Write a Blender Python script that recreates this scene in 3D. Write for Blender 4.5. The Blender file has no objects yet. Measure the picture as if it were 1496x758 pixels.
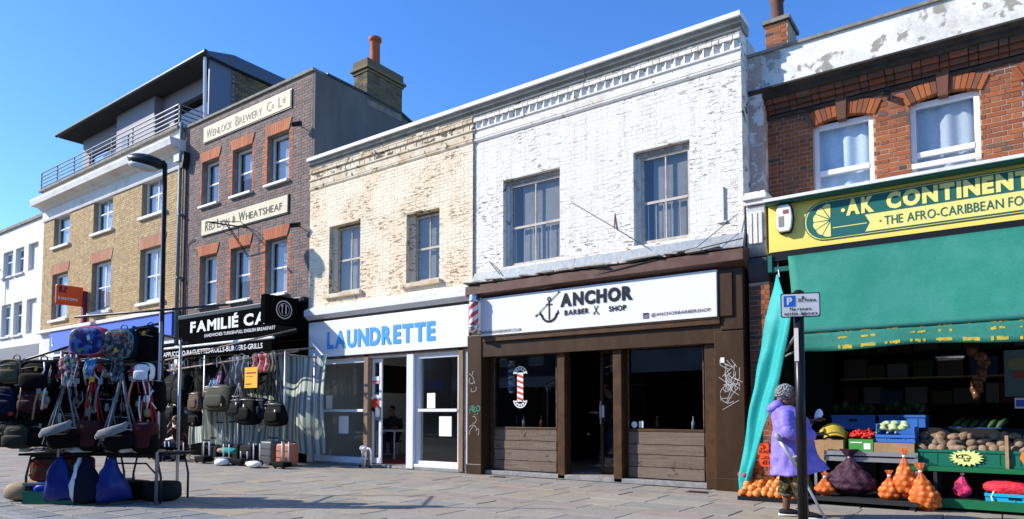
import bpy, bmesh, math, random
from mathutils import Vector, Matrix, Euler, noise as mnoise
random.seed(7)
S = bpy.context.scene
COL = S.collection
R = math.radians
# ------------------------------------------------------------------ camera
cd = bpy.data.cameras.new('camera')
cam = bpy.data.objects.new('camera', cd); COL.objects.link(cam)
cam.location = (3.27, -10.6, 1.2)
cam.rotation_euler = (R(93), 0, R(35.9))
cd.sensor_width = 36.0; cd.lens = 997 / 1496 * 36
cd.shift_y = (551 - 379) / 1496
cd.clip_start = 0.1; cd.clip_end = 2000
S.camera = cam
# ------------------------------------------------------------------ light
SUN_A, SUN_E = R(58), R(31)          # angle from the facade normal towards -x, elevation
W = bpy.data.worlds.new('World'); S.world = W; W.use_nodes = True
nt = W.node_tree; nt.nodes.clear()
sky = nt.nodes.new('ShaderNodeTexSky'); sky.sky_type = 'NISHITA'; sky.sun_disc = False
sky.sun_elevation = SUN_E; sky.sun_rotation = math.pi + SUN_A
sky.altitude = 0; sky.air_density = 1.0; sky.dust_density = 0.2; sky.ozone_density = 6.0
bg = nt.nodes.new('ShaderNodeBackground'); bg.inputs[1].default_value = 0.15
wo = nt.nodes.new('ShaderNodeOutputWorld')
hsv = nt.nodes.new('ShaderNodeHueSaturation'); hsv.inputs['Hue'].default_value = .508; hsv.inputs['Saturation'].default_value = 1.16; hsv.inputs['Value'].default_value = 1.08
nt.links.new(sky.outputs[0], hsv.inputs['Color']); nt.links.new(hsv.outputs[0], bg.inputs[0]); nt.links.new(bg.outputs[0], wo.inputs[0])
sd = bpy.data.lights.new('sun', 'SUN'); sd.energy = 4.0; sd.angle = R(0.5); sd.color = (1.0, 0.945, 0.86)
sun = bpy.data.objects.new('sun', sd); COL.objects.link(sun)
sdir = Vector((-math.sin(SUN_A) * math.cos(SUN_E), -math.cos(SUN_A) * math.cos(SUN_E), math.sin(SUN_E)))
sun.rotation_euler = sdir.to_track_quat('Z', 'Y').to_euler(); sun.location = (-20, -20, 30)
S.view_settings.view_transform = 'Standard'; S.view_settings.look = 'None'
S.view_settings.exposure = 0.8; S.view_settings.gamma = 1
S.cycles.max_bounces = 6; S.cycles.transparent_max_bounces = 10
S.cycles.caustics_reflective = False; S.cycles.caustics_refractive = False

# ------------------------------------------------------------------ materials
MATS = {}
def mat(name, col, col2=None, sc=6, lo=.4, hi=.6, rough=.8, bump=0, bsc=60, isl=None, metal=0,
        flake=None, fsc=9, flo=.62, fhi=.66, clus=0, fst=None, film=0, spots=None, grain=1, stretch=None, spec=.25, coat=0, bdist=.004, tex='pos', trans=0):
    """col: base; col2: second tone by noise; isl: list of colours picked per brick/piece; flake: a third tone in sharp patches"""
    if name in MATS: return MATS[name]
    m = bpy.data.materials.new(name); m.use_nodes = True
    n = m.node_tree; b = n.nodes['Principled BSDF']; L = n.links.new
    b.inputs['Roughness'].default_value = rough; b.inputs['Metallic'].default_value = metal
    b.inputs['Specular IOR Level'].default_value = spec; b.inputs['Coat Weight'].default_value = coat
    geo = n.nodes.new('ShaderNodeNewGeometry')
    pos = geo.outputs['Position']
    if tex == 'obj':
        tc = n.nodes.new('ShaderNodeTexCoord'); pos = tc.outputs['Object']
    if stretch:
        mp = n.nodes.new('ShaderNodeMapping'); mp.inputs['Scale'].default_value = stretch
        L(pos, mp.inputs[0]); pos2 = mp.outputs[0]
    else: pos2 = pos
    def noi(s, det=5, p=None):
        t = n.nodes.new('ShaderNodeTexNoise'); t.inputs['Scale'].default_value = s; t.inputs['Detail'].default_value = det
        t.inputs['Roughness'].default_value = .6
        L(p or pos2, t.inputs['Vector']); return t.outputs['Fac']
    def ramp(x, a, c):
        r = n.nodes.new('ShaderNodeMapRange'); r.inputs[1].default_value = a; r.inputs[2].default_value = c; L(x, r.inputs[0]); return r.outputs[0]
    def mix(f, a, c, mode='MIX'):
        x = n.nodes.new('ShaderNodeMix'); x.data_type = 'RGBA'; x.blend_type = mode
        if hasattr(f, 'is_linked'): L(f, x.inputs[0])
        else: x.inputs[0].default_value = f
        for s, v in ((x.inputs[6], a), (x.inputs[7], c)):
            if isinstance(v, tuple): s.default_value = (*v, 1)
            else: L(v, s)
        return x.outputs[2]
    c = tuple(col); out = c
    if isl:
        oi = n.nodes.new('ShaderNodeObjectInfo')
        ad = n.nodes.new('ShaderNodeMath'); ad.operation = 'ADD'; L(geo.outputs['Random Per Island'], ad.inputs[0]); L(oi.outputs['Random'], ad.inputs[1])
        fr = n.nodes.new('ShaderNodeMath'); fr.operation = 'FRACT'; L(ad.outputs[0], fr.inputs[0])
        cr = n.nodes.new('ShaderNodeValToRGB'); cr.color_ramp.interpolation = 'LINEAR'
        el = cr.color_ramp.elements
        while len(el) < len(isl): el.new(.5)
        for i, q in enumerate(isl): el[i].position = i / (len(isl) - 1); el[i].color = (*q, 1)
        L(fr.outputs[0], cr.inputs[0]); out = cr.outputs[0]
    if col2: out = mix(ramp(noi(sc), lo, hi), out, tuple(col2))
    if flake:
        fp = pos
        if fst:
            mp2 = n.nodes.new('ShaderNodeMapping'); mp2.inputs['Scale'].default_value = fst; L(pos, mp2.inputs[0]); fp = mp2.outputs[0]
        fm = ramp(noi(fsc, 8, fp), flo, fhi)
        if clus:                                   # wear gathers in patches
            cm2 = n.nodes.new('ShaderNodeMath'); cm2.operation = 'MULTIPLY'; L(fm, cm2.inputs[0]); L(ramp(noi(clus, 3, pos), .44, .58), cm2.inputs[1]); fm = cm2.outputs[0]
        out = mix(fm, out, tuple(flake))
    if spots:                                      # trodden-in gum and small stains
        vo = n.nodes.new('ShaderNodeTexVoronoi'); vo.inputs['Scale'].default_value = spots[0]; L(pos, vo.inputs['Vector'])
        out = mix(ramp(vo.outputs['Distance'], spots[1], spots[1] * .6), out, tuple(spots[2]))
    # a little fine tonal noise everywhere
    g = ramp(noi(35, 6, pos), .3, .7)
    mm = n.nodes.new('ShaderNodeMapRange'); mm.inputs[3].default_value = 1 - .13 * grain; mm.inputs[4].default_value = 1 + .09 * grain; L(g, mm.inputs[0])
    cm = n.nodes.new('ShaderNodeCombineColor'); [L(mm.outputs[0], cm.inputs[i]) for i in range(3)]
    out = mix(1.0, out, cm.outputs[0], 'MULTIPLY')
    L(out, b.inputs['Base Color'])
    if bump:
        bp = n.nodes.new('ShaderNodeBump'); bp.inputs['Strength'].default_value = bump; bp.inputs['Distance'].default_value = bdist
        L(noi(bsc, 6, pos), bp.inputs['Height']); L(bp.outputs[0], b.inputs['Normal'])
    if film:                                       # an open net: part of what lies behind shows through
        tp = n.nodes.new('ShaderNodeBsdfTransparent'); ms = n.nodes.new('ShaderNodeMixShader'); ms.inputs[0].default_value = film
        L(b.outputs[0], ms.inputs[1]); L(tp.outputs[0], ms.inputs[2]); L(ms.outputs[0], n.nodes['Material Output'].inputs[0])
    if trans:
        tr = n.nodes.new('ShaderNodeBsdfTranslucent'); L(out, tr.inputs[0])
        ms = n.nodes.new('ShaderNodeMixShader'); ms.inputs[0].default_value = trans
        L(b.outputs[0], ms.inputs[1]); L(tr.outputs[0], ms.inputs[2]); L(ms.outputs[0], n.nodes['Material Output'].inputs[0])
    MATS[name] = m; return m
def glassmat(name, tint=(.8, .86, .88), ior=1.7, wob=.0, wsc=2.5):
    m = bpy.data.materials.new(name); m.use_nodes = True; n = m.node_tree; L = n.links.new
    n.nodes.remove(n.nodes['Principled BSDF'])
    t = n.nodes.new('ShaderNodeBsdfTransparent'); t.inputs[0].default_value = (*tint, 1)
    g = n.nodes.new('ShaderNodeBsdfGlossy'); g.inputs['Roughness'].default_value = .01
    ge = n.nodes.new('ShaderNodeNewGeometry')
    dt = n.nodes.new('ShaderNodeVectorMath'); dt.operation = 'DOT_PRODUCT'; L(ge.outputs['Normal'], dt.inputs[0]); L(ge.outputs['Incoming'], dt.inputs[1])
    def mh(op, a, b=None):
        q = n.nodes.new('ShaderNodeMath'); q.operation = op; q.use_clamp = op == 'SUBTRACT'
        for i, v in enumerate((a, b)):
            if v is None: continue
            if isinstance(v, (int, float)): q.inputs[i].default_value = v
            else: L(v, q.inputs[i])
        return q.outputs[0]
    f0 = ((ior - 1) / (ior + 1)) ** 2                      # Schlick, the same from both sides of the sheet
    fac = mh('ADD', mh('MULTIPLY', mh('POWER', mh('SUBTRACT', 1.0, mh('ABSOLUTE', dt.outputs['Value'])), 5.0), 1 - f0), f0)
    x = n.nodes.new('ShaderNodeMixShader'); L(fac, x.inputs[0]); L(t.outputs[0], x.inputs[1]); L(g.outputs[0], x.inputs[2])
    if wob:
        no = n.nodes.new('ShaderNodeTexNoise'); no.inputs['Scale'].default_value = wsc; no.inputs['Detail'].default_value = 1
        L(ge.outputs['Position'], no.inputs['Vector'])
        bp = n.nodes.new('ShaderNodeBump'); bp.inputs['Strength'].default_value = wob; bp.inputs['Distance'].default_value = .05
        L(no.outputs[0], bp.inputs['Height']); L(bp.outputs[0], g.inputs['Normal'])
    L(x.outputs[0], n.nodes['Material Output'].inputs[0]); MATS[name] = m; return m
def plain(name, col, rough=.6, metal=0, spec=.25, coat=0, bump=0, bsc=200):
    return mat(name, col, rough=rough, metal=metal, spec=spec, coat=coat, bump=bump, bsc=bsc, grain=.25)

# ------------------------------------------------------------------ mesh builder
class MB:
    def __init__(s): s.v = []; s.f = []
    def add(s, vs, fs):
        n = len(s.v); s.v += [tuple(p) for p in vs]; s.f += [tuple(i + n for i in f) for f in fs]; return s
    def box(s, x0, x1, y0, y1, z0, z1):
        return s.add([(x0, y0, z0), (x1, y0, z0), (x1, y1, z0), (x0, y1, z0), (x0, y0, z1), (x1, y0, z1), (x1, y1, z1), (x0, y1, z1)],
                     [(0, 3, 2, 1), (4, 5, 6, 7), (0, 1, 5, 4), (1, 2, 6, 5), (2, 3, 7, 6), (3, 0, 4, 7)])
    def obox(s, c, size, rot=(0, 0, 0)):
        M = Euler([R(a) for a in rot]).to_matrix(); c = Vector(c)
        a, b, d = [q / 2 for q in size]
        vs = [c + M @ Vector(p) for p in ((-a, -b, -d), (a, -b, -d), (a, b, -d), (-a, b, -d), (-a, -b, d), (a, -b, d), (a, b, d), (-a, b, d))]
        return s.add(vs, [(0, 3, 2, 1), (4, 5, 6, 7), (0, 1, 5, 4), (1, 2, 6, 5), (2, 3, 7, 6), (3, 0, 4, 7)])
    def loft(s, pts, rad, n=10, cap=True, side=None, pw=1.0):
        """tube along pts; rad scalar, list of scalars or list of (across, other) radii; side: fixed 'across' direction"""
        P = [Vector(p) for p in pts]; m = len(P)
        if not isinstance(rad, (list, tuple)): rad = [rad] * m
        rad = [(q, q) if not isinstance(q, (list, tuple)) else q for q in rad]
        ref = Vector(side) if side else None; vs = []; last = None
        for i, p in enumerate(P):
            t = (P[min(i + 1, m - 1)] - P[max(i - 1, 0)]).normalized()
            if ref is not None: a = ref - t * ref.dot(t)
            elif last is None:
                a = Vector((0, 0, 1)) if abs(t.z) < .9 else Vector((1, 0, 0)); a = a - t * a.dot(t)
            else: a = last - t * last.dot(t)
            if a.length < 1e-6: a = Vector((1, 0, 0)) - t * t.x
            a.normalize(); last = a; b = t.cross(a)
            for k in range(n):
                th = 2 * math.pi * k / n; cx, sy = math.cos(th), math.sin(th)
                if pw != 1: cx = math.copysign(abs(cx) ** pw, cx); sy = math.copysign(abs(sy) ** pw, sy)
                vs.append(p + a * (cx * rad[i][0]) + b * (sy * rad[i][1]))
        fs = [(i * n + k, i * n + (k + 1) % n, (i + 1) * n + (k + 1) % n, (i + 1) * n + k) for i in range(m - 1) for k in range(n)]
        if cap: fs += [tuple(range(n - 1, -1, -1)), tuple(range((m - 1) * n, m * n))]
        return s.add(vs, fs)
    def cyl(s, p, q, r, n=10): return s.loft([p, q], r, n)
    def lathe(s, prof, c=(0, 0, 0), n=16):
        vs = []; m = len(prof)
        for r, z in prof:
            for k in range(n):
                t = 2 * math.pi * k / n; vs.append((c[0] + r * math.cos(t), c[1] + r * math.sin(t), c[2] + z))
        fs = [(i * n + k, i * n + (k + 1) % n, (i + 1) * n + (k + 1) % n, (i + 1) * n + k) for i in range(m - 1) for k in range(n)]
        fs += [tuple(range(n - 1, -1, -1)), tuple(range((m - 1) * n, m * n))]
        return s.add(vs, fs)
    def prism(s, poly, y0, y1):            # polygon in x,z pushed from y0 to y1 (poly counter-clockwise seen from -y)
        n = len(poly)
        return s.add([(x, y0, z) for x, z in poly] + [(x, y1, z) for x, z in poly],
                     [tuple(range(n)), tuple(range(2 * n - 1, n - 1, -1))] + [(i, i + n, (i + 1) % n + n, (i + 1) % n) for i in range(n)])
    def prismx(s, poly, x0, x1):           # polygon in y,z pushed along x (a moulding profile)
        n = len(poly)
        return s.add([(x0, y, z) for y, z in poly] + [(x1, y, z) for y, z in poly],
                     [tuple(range(n)), tuple(range(2 * n - 1, n - 1, -1))] + [(i, i + n, (i + 1) % n + n, (i + 1) % n) for i in range(n)])
    def sup(s, c, size, e1=.5, e2=.5, nu=16, nv=10, rot=None, jit=0, wide=0):
        """rounded box: superellipsoid, axis z; wide>0 makes the bottom wider than the top"""
        M = Euler([R(a) for a in rot]).to_matrix() if rot else None
        pw = lambda x, e: math.copysign(abs(x) ** e, x); vs = []; c = Vector(c)
        for j in range(nv + 1):
            ph = -math.pi / 2 + math.pi * j / nv; cz = pw(math.cos(ph), e1) if 0 < j < nv else 0.02; z = pw(math.sin(ph), e1)
            k2 = 1 - wide * (z * .5 + .5)
            for i in range(nu):
                th = 2 * math.pi * (i + .5) / nu
                p = Vector((size[0] / 2 * cz * pw(math.cos(th), e2) * k2, size[1] / 2 * cz * pw(math.sin(th), e2) * k2, size[2] / 2 * z))
                if jit: p += Vector((random.uniform(-jit, jit), random.uniform(-jit, jit), random.uniform(-jit, jit)))
                vs.append(c + (M @ p if M else p))
        fs = [(j * nu + i, j * nu + (i + 1) % nu, (j + 1) * nu + (i + 1) % nu, (j + 1) * nu + i) for j in range(nv) for i in range(nu)]
        fs += [tuple(range(nu - 1, -1, -1)), tuple(range(nv * nu, (nv + 1) * nu))]
        return s.add(vs, fs)
    def grid(s, fn, nu, nv):
        vs = [fn(i / nu, j / nv) for j in range(nv + 1) for i in range(nu + 1)]
        return s.add(vs, [(j * (nu + 1) + i, j * (nu + 1) + i + 1, (j + 1) * (nu + 1) + i + 1, (j + 1) * (nu + 1) + i) for j in range(nv) for i in range(nu)])
    def mesh(s, name, m):
        me = bpy.data.meshes.new(name); me.from_pydata(s.v, [], s.f); me.materials.append(m); return me
    def build(s, name, m, parent=None, smooth=False, bev=0, thick=0, label=None, loc=None, sub=0):
        me = s.mesh(name, m); o = bpy.data.objects.new(name, me)
        return link(o, parent, smooth, bev, thick, label, loc, sub)
WORLD = {}
def link(o, parent=None, smooth=False, bev=0, thick=0, label=None, loc=None, sub=0):
    COL.objects.link(o)
    if parent is not None:
        o.parent = parent; CH.setdefault(parent.name, []).append(o)
        if parent.name in WORLD: o.matrix_parent_inverse = Matrix.Translation(-Vector(WORLD[parent.name]))
    if loc: o.location = loc
    if smooth:
        for p in o.data.polygons: p.use_smooth = True
    if thick:
        q = o.modifiers.new('thick', 'SOLIDIFY'); q.thickness = thick; q.offset = 0
    if sub:
        q = o.modifiers.new('sub', 'SUBSURF'); q.levels = sub; q.render_levels = sub
    if bev:
        q = o.modifiers.new('bevel', 'BEVEL'); q.width = bev; q.segments = 2; q.limit_method = 'ANGLE'; q.angle_limit = R(40)
    if label: o['label'] = label
    return o
def tag(o, label=None, cat=None, group=None, kind=None):
    if label: o['label'] = label
    if cat: o['category'] = cat
    if group: o['group'] = group
    if kind: o['kind'] = kind
    return o
def thing(name, label, cat, loc=(0, 0, 0), world=True, group=None, rz=0):
    """an Empty at the thing's base; world=True: its parts are given in world coordinates"""
    o = bpy.data.objects.new(name, None); COL.objects.link(o); o.location = loc; o.rotation_euler.z = R(rz); o.empty_display_size = .2
    if world: WORLD[o.name] = tuple(loc)
    return tag(o, label, cat, group)
def struct(o): o['kind'] = 'structure'; return o
CH = {}
def kids(o): return list(CH.get(o.name, []))
def copy_tree(o, parent=None):
    c = o.copy(); COL.objects.link(c)
    if parent is not None: c.parent = parent; CH.setdefault(parent.name, []).append(c)
    for ch in kids(o): copy_tree(ch, c)
    return c
def put(src, loc, rz=0, label=None, first=False, scale=None):
    o = src if first else copy_tree(src)
    o.location = loc; o.rotation_euler.z = R(rz)
    if label: o['label'] = label
    if scale: o.scale = scale
    return o

# ------------------------------------------------------------------ lettering: curves turned to mesh, set into a plane
GL = {}
def glyph(ch, bold):
    if (ch, bold) in GL: return GL[ch, bold]
    cu = bpy.data.curves.new('text', 'FONT'); cu.body = ch; cu.offset = bold; cu.resolution_u = 3; cu.size = 1
    ob = bpy.data.objects.new('text', cu); COL.objects.link(ob)
    me = bpy.data.meshes.new_from_object(ob.evaluated_get(bpy.context.evaluated_depsgraph_get()))
    bpy.data.objects.remove(ob); bpy.data.curves.remove(cu)
    GL[ch, bold] = ([tuple(q.co) for q in me.vertices], [tuple(p.vertices) for p in me.polygons]); bpy.data.meshes.remove(me)
    return GL[ch, bold]
def text(body, org, w, h, m, parent, u=(1, 0, 0), v=(0, 0, 1), bold=0, depth=.004, shear=0, gap=.085, space=None, name='lettering'):
    vs, fs, x = [], [], 0
    for ch in body:
        if ch == ' ': x += .30; continue
        V_, F_ = glyph(ch, bold); x0 = min(q[0] for q in V_); x1 = max(q[0] for q in V_); n = len(vs)
        vs += [(q[0] - x0 + x + shear * q[1], q[1]) for q in V_]; fs += [tuple(i + n for i in f) for f in F_]; x += x1 - x0 + gap
    xs = [q[0] for q in vs]; ys = [q[1] for q in vs]; x0, x1, y0, y1 = min(xs), max(xs), min(ys), max(ys)
    U, V = Vector(u), Vector(v); N = U.cross(V); O = Vector(org); mb = MB()
    mb.add([O + U * ((a - x0) / (x1 - x0) * w) + V * ((b - y0) / (y1 - y0) * h) + N * depth for a, b in vs], fs)
    return mb.build(name, m, parent)

# ------------------------------------------------------------------ walls, bricks
def wall_cells(x0, x1, z0, z1, holes):
    xs = sorted({x0, x1, *[min(max(h[i], x0), x1) for h in holes for i in (0, 1)]})
    zs = sorted({z0, z1, *[min(max(h[i], z0), z1) for h in holes for i in (2, 3)]})
    out = []
    for j in range(len(zs) - 1):
        run = None
        for i in range(len(xs) - 1):
            cx, cz = (xs[i] + xs[i + 1]) / 2, (zs[j] + zs[j + 1]) / 2
            if any(h[0] < cx < h[1] and h[2] < cz < h[3] for h in holes):
                if run: out.append((*run, zs[j], zs[j + 1])); run = None
            else: run = (run[0], xs[i + 1]) if run else (xs[i], xs[i + 1])
        if run: out.append((*run, zs[j], zs[j + 1]))
    return out
def wall(x0, x1, z0, z1, y0, y1, holes, name, m, parent, **k):
    b = MB()
    for c in wall_cells(x0, x1, z0, z1, holes): b.box(c[0], c[1], y0, y1, c[2], c[3])
    return b.build(name, m, parent, **k)
def brick_rects(x0, x1, z0, z1, holes, bond='flemish', L=.225, H=.075, j=.01):
    out = []; rows = int(round((z1 - z0) / H))
    for r in range(rows):
        a, c = z0 + r * H + j / 2, z0 + (r + 1) * H - j / 2; zc = (a + c) / 2
        if c > z1 + .01: break
        x = x0 - (L / 2 if r % 2 else 0) * (1 if bond == 'stretcher' else .75); seq = 0; segs = []
        if bond == 'english': x = x0 - (0 if r % 2 else L * .25)
        while x < x1:
            w = (L if r % 2 else L / 2) if bond == 'english' else L if bond == 'stretcher' or seq % 2 == 0 else L / 2
            segs.append((x + j / 2, x + w - j / 2)); x += w; seq += 1
        hs = [(h[0], h[1]) for h in holes if h[2] < zc < h[3]]
        for p, q in segs:
            parts = [(max(p, x0), min(q, x1))]
            for h0, h1 in hs:
                nx = []
                for pa, pb in parts:
                    if h1 <= pa or h0 >= pb: nx.append((pa, pb)); continue
                    if pa < h0: nx.append((pa, h0))
                    if pb > h1: nx.append((h1, pb))
                parts = nx
            out += [(pa, pb, a, c) for pa, pb in parts if pb - pa > .025]
    return out
CAMP = Vector(cam.location)
def lay(rects, y, m, parent, n_obj=300, proud=.007, jit=.0015, name='brick', back=.02, pick=None):
    """bricks standing proud of a mortar sheet: the nearest n_obj as single objects, the rest as one mesh"""
    rects = sorted(rects, key=lambda r: (Vector(((r[0] + r[1]) / 2, y, (r[2] + r[3]) / 2)) - CAMP).length)
    mesh = {}; rest = {}
    for i, (a, b, c, d) in enumerate(rects):
        dy = random.uniform(-jit, jit); mm = pick(a, b, c, d) if pick else m
        if i < n_obj:
            key = (round(b - a, 3), round(d - c, 3), mm.name)
            if key not in mesh:
                w, h = (b - a) / 2, (d - c) / 2; e = .0022
                q = MB(); q.add([(-w, 0, -h), (w, 0, -h), (w, 0, h), (-w, 0, h), (-w + e, -proud, -h + e), (w - e, -proud, -h + e), (w - e, -proud, h - e), (-w + e, -proud, h - e),
                                 (-w, back, -h), (w, back, -h), (w, back, h), (-w, back, h)],
                                [(4, 5, 6, 7), (0, 1, 5, 4), (1, 2, 6, 5), (2, 3, 7, 6), (3, 0, 4, 7), (8, 9, 1, 0), (9, 10, 2, 1), (10, 11, 3, 2), (11, 8, 0, 3)])
                mesh[key] = q.mesh(name, mm)
            o = bpy.data.objects.new(name, mesh[key]); link(o, parent, loc=((a + b) / 2, y + dy, (c + d) / 2))
        else:
            if mm.name not in rest: rest[mm.name] = (MB(), mm)
            t = random.uniform(0, .0015); rest[mm.name][0].box(a + t, b - t, y - proud + dy, y + back, c + t, d - t)
    for q, mm in rest.values():
        o = q.build(name + 'work', mm, parent); o['kind'] = 'stuff'
def sash(x0, x1, z0, z1, y, parent, fm, gm, vbar=1, mid=.5, fr=.05, lower_y=.03, backm=None, curtain=None, name='window', sill=None, sillm=None, depth=.06, vb2=None, room=.5, bar=.022):
    """a sliding sash window: frame > panes, bars; sits with its outer face at y"""
    w = MB().box(x0, x0 + fr, y, y + depth, z0, z1).box(x1 - fr, x1, y, y + depth, z0, z1).box(x0 + fr, x1 - fr, y, y + depth, z1 - fr, z1).box(x0 + fr, x1 - fr, y, y + depth, z0, z0 + fr * 1.3)
    f = w.build(name, fm, parent, bev=.004)
    zm = z0 + (z1 - z0) * mid
    s = MB().box(x0 + fr, x1 - fr, y + .008, y + depth - .01, zm - .022, zm + .022)
    xa, xb = x0 + fr, x1 - fr
    for k in range(vbar):
        xc = xa + (xb - xa) * (k + 1) / (vbar + 1); s.box(xc - bar / 2, xc + bar / 2, y + .012, y + depth - .014, z0 + fr * 1.3, zm - .022); s.box(xc - bar / 2, xc + bar / 2, y + .012, y + depth - .014, zm + .022, z1 - fr)
    s.build('glazing_bar', fm, f)
    for a, c, dy in ((z0 + fr * 1.3, zm - .022, .02), (zm + .022, z1 - fr, .028)):
        for k in range(vbar + 1):
            p0 = xa + (xb - xa) * k / (vbar + 1) + (bar / 2 if k else 0); p1 = xa + (xb - xa) * (k + 1) / (vbar + 1) - (bar / 2 if k < vbar else 0)
            MB().box(p0, p1, y + dy, y + dy + .004, a, c).build('pane', gm, f)
    if backm:
        MB().box(x0 - .3, x1 + .3, y + room, y + room + .02, z0 - .3, z1 + .3).box(x0 - .32, x0 - .3, y + depth + .02, y + room, z0 - .3, z1 + .3).box(x1 + .3, x1 + .32, y + depth + .02, y + room, z0 - .3, z1 + .3).build('room_lining', backm, f)
    if curtain:
        cm, a, bfr, ztop, *fold = curtain; amp = fold[0] if fold else .012                      # material, from, to as fractions of the width, drop fraction
        ca, cb = xa + (xb - xa) * a, xa + (xb - xa) * bfr; n = max(8, int((cb - ca) * 40))
        MB().grid(lambda u, t: (ca + (cb - ca) * u, y + .11 + amp * (math.sin(u * (cb - ca) * 31) + .6 * math.sin(u * (cb - ca) * 17 + 1)) * (1 - .3 * t), z0 + (z1 - z0) * (1 - ztop * (1 - t))), n, 1).build('curtain', cm, f, smooth=True)
    if sill:
        o, hgt, pr = sill
        MB().box(x0 - o, x1 + o, y - pr, y + .02, z0 - hgt, z0 - .003).build('sill', sillm or fm, f, bev=.008)
    return f
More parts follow.
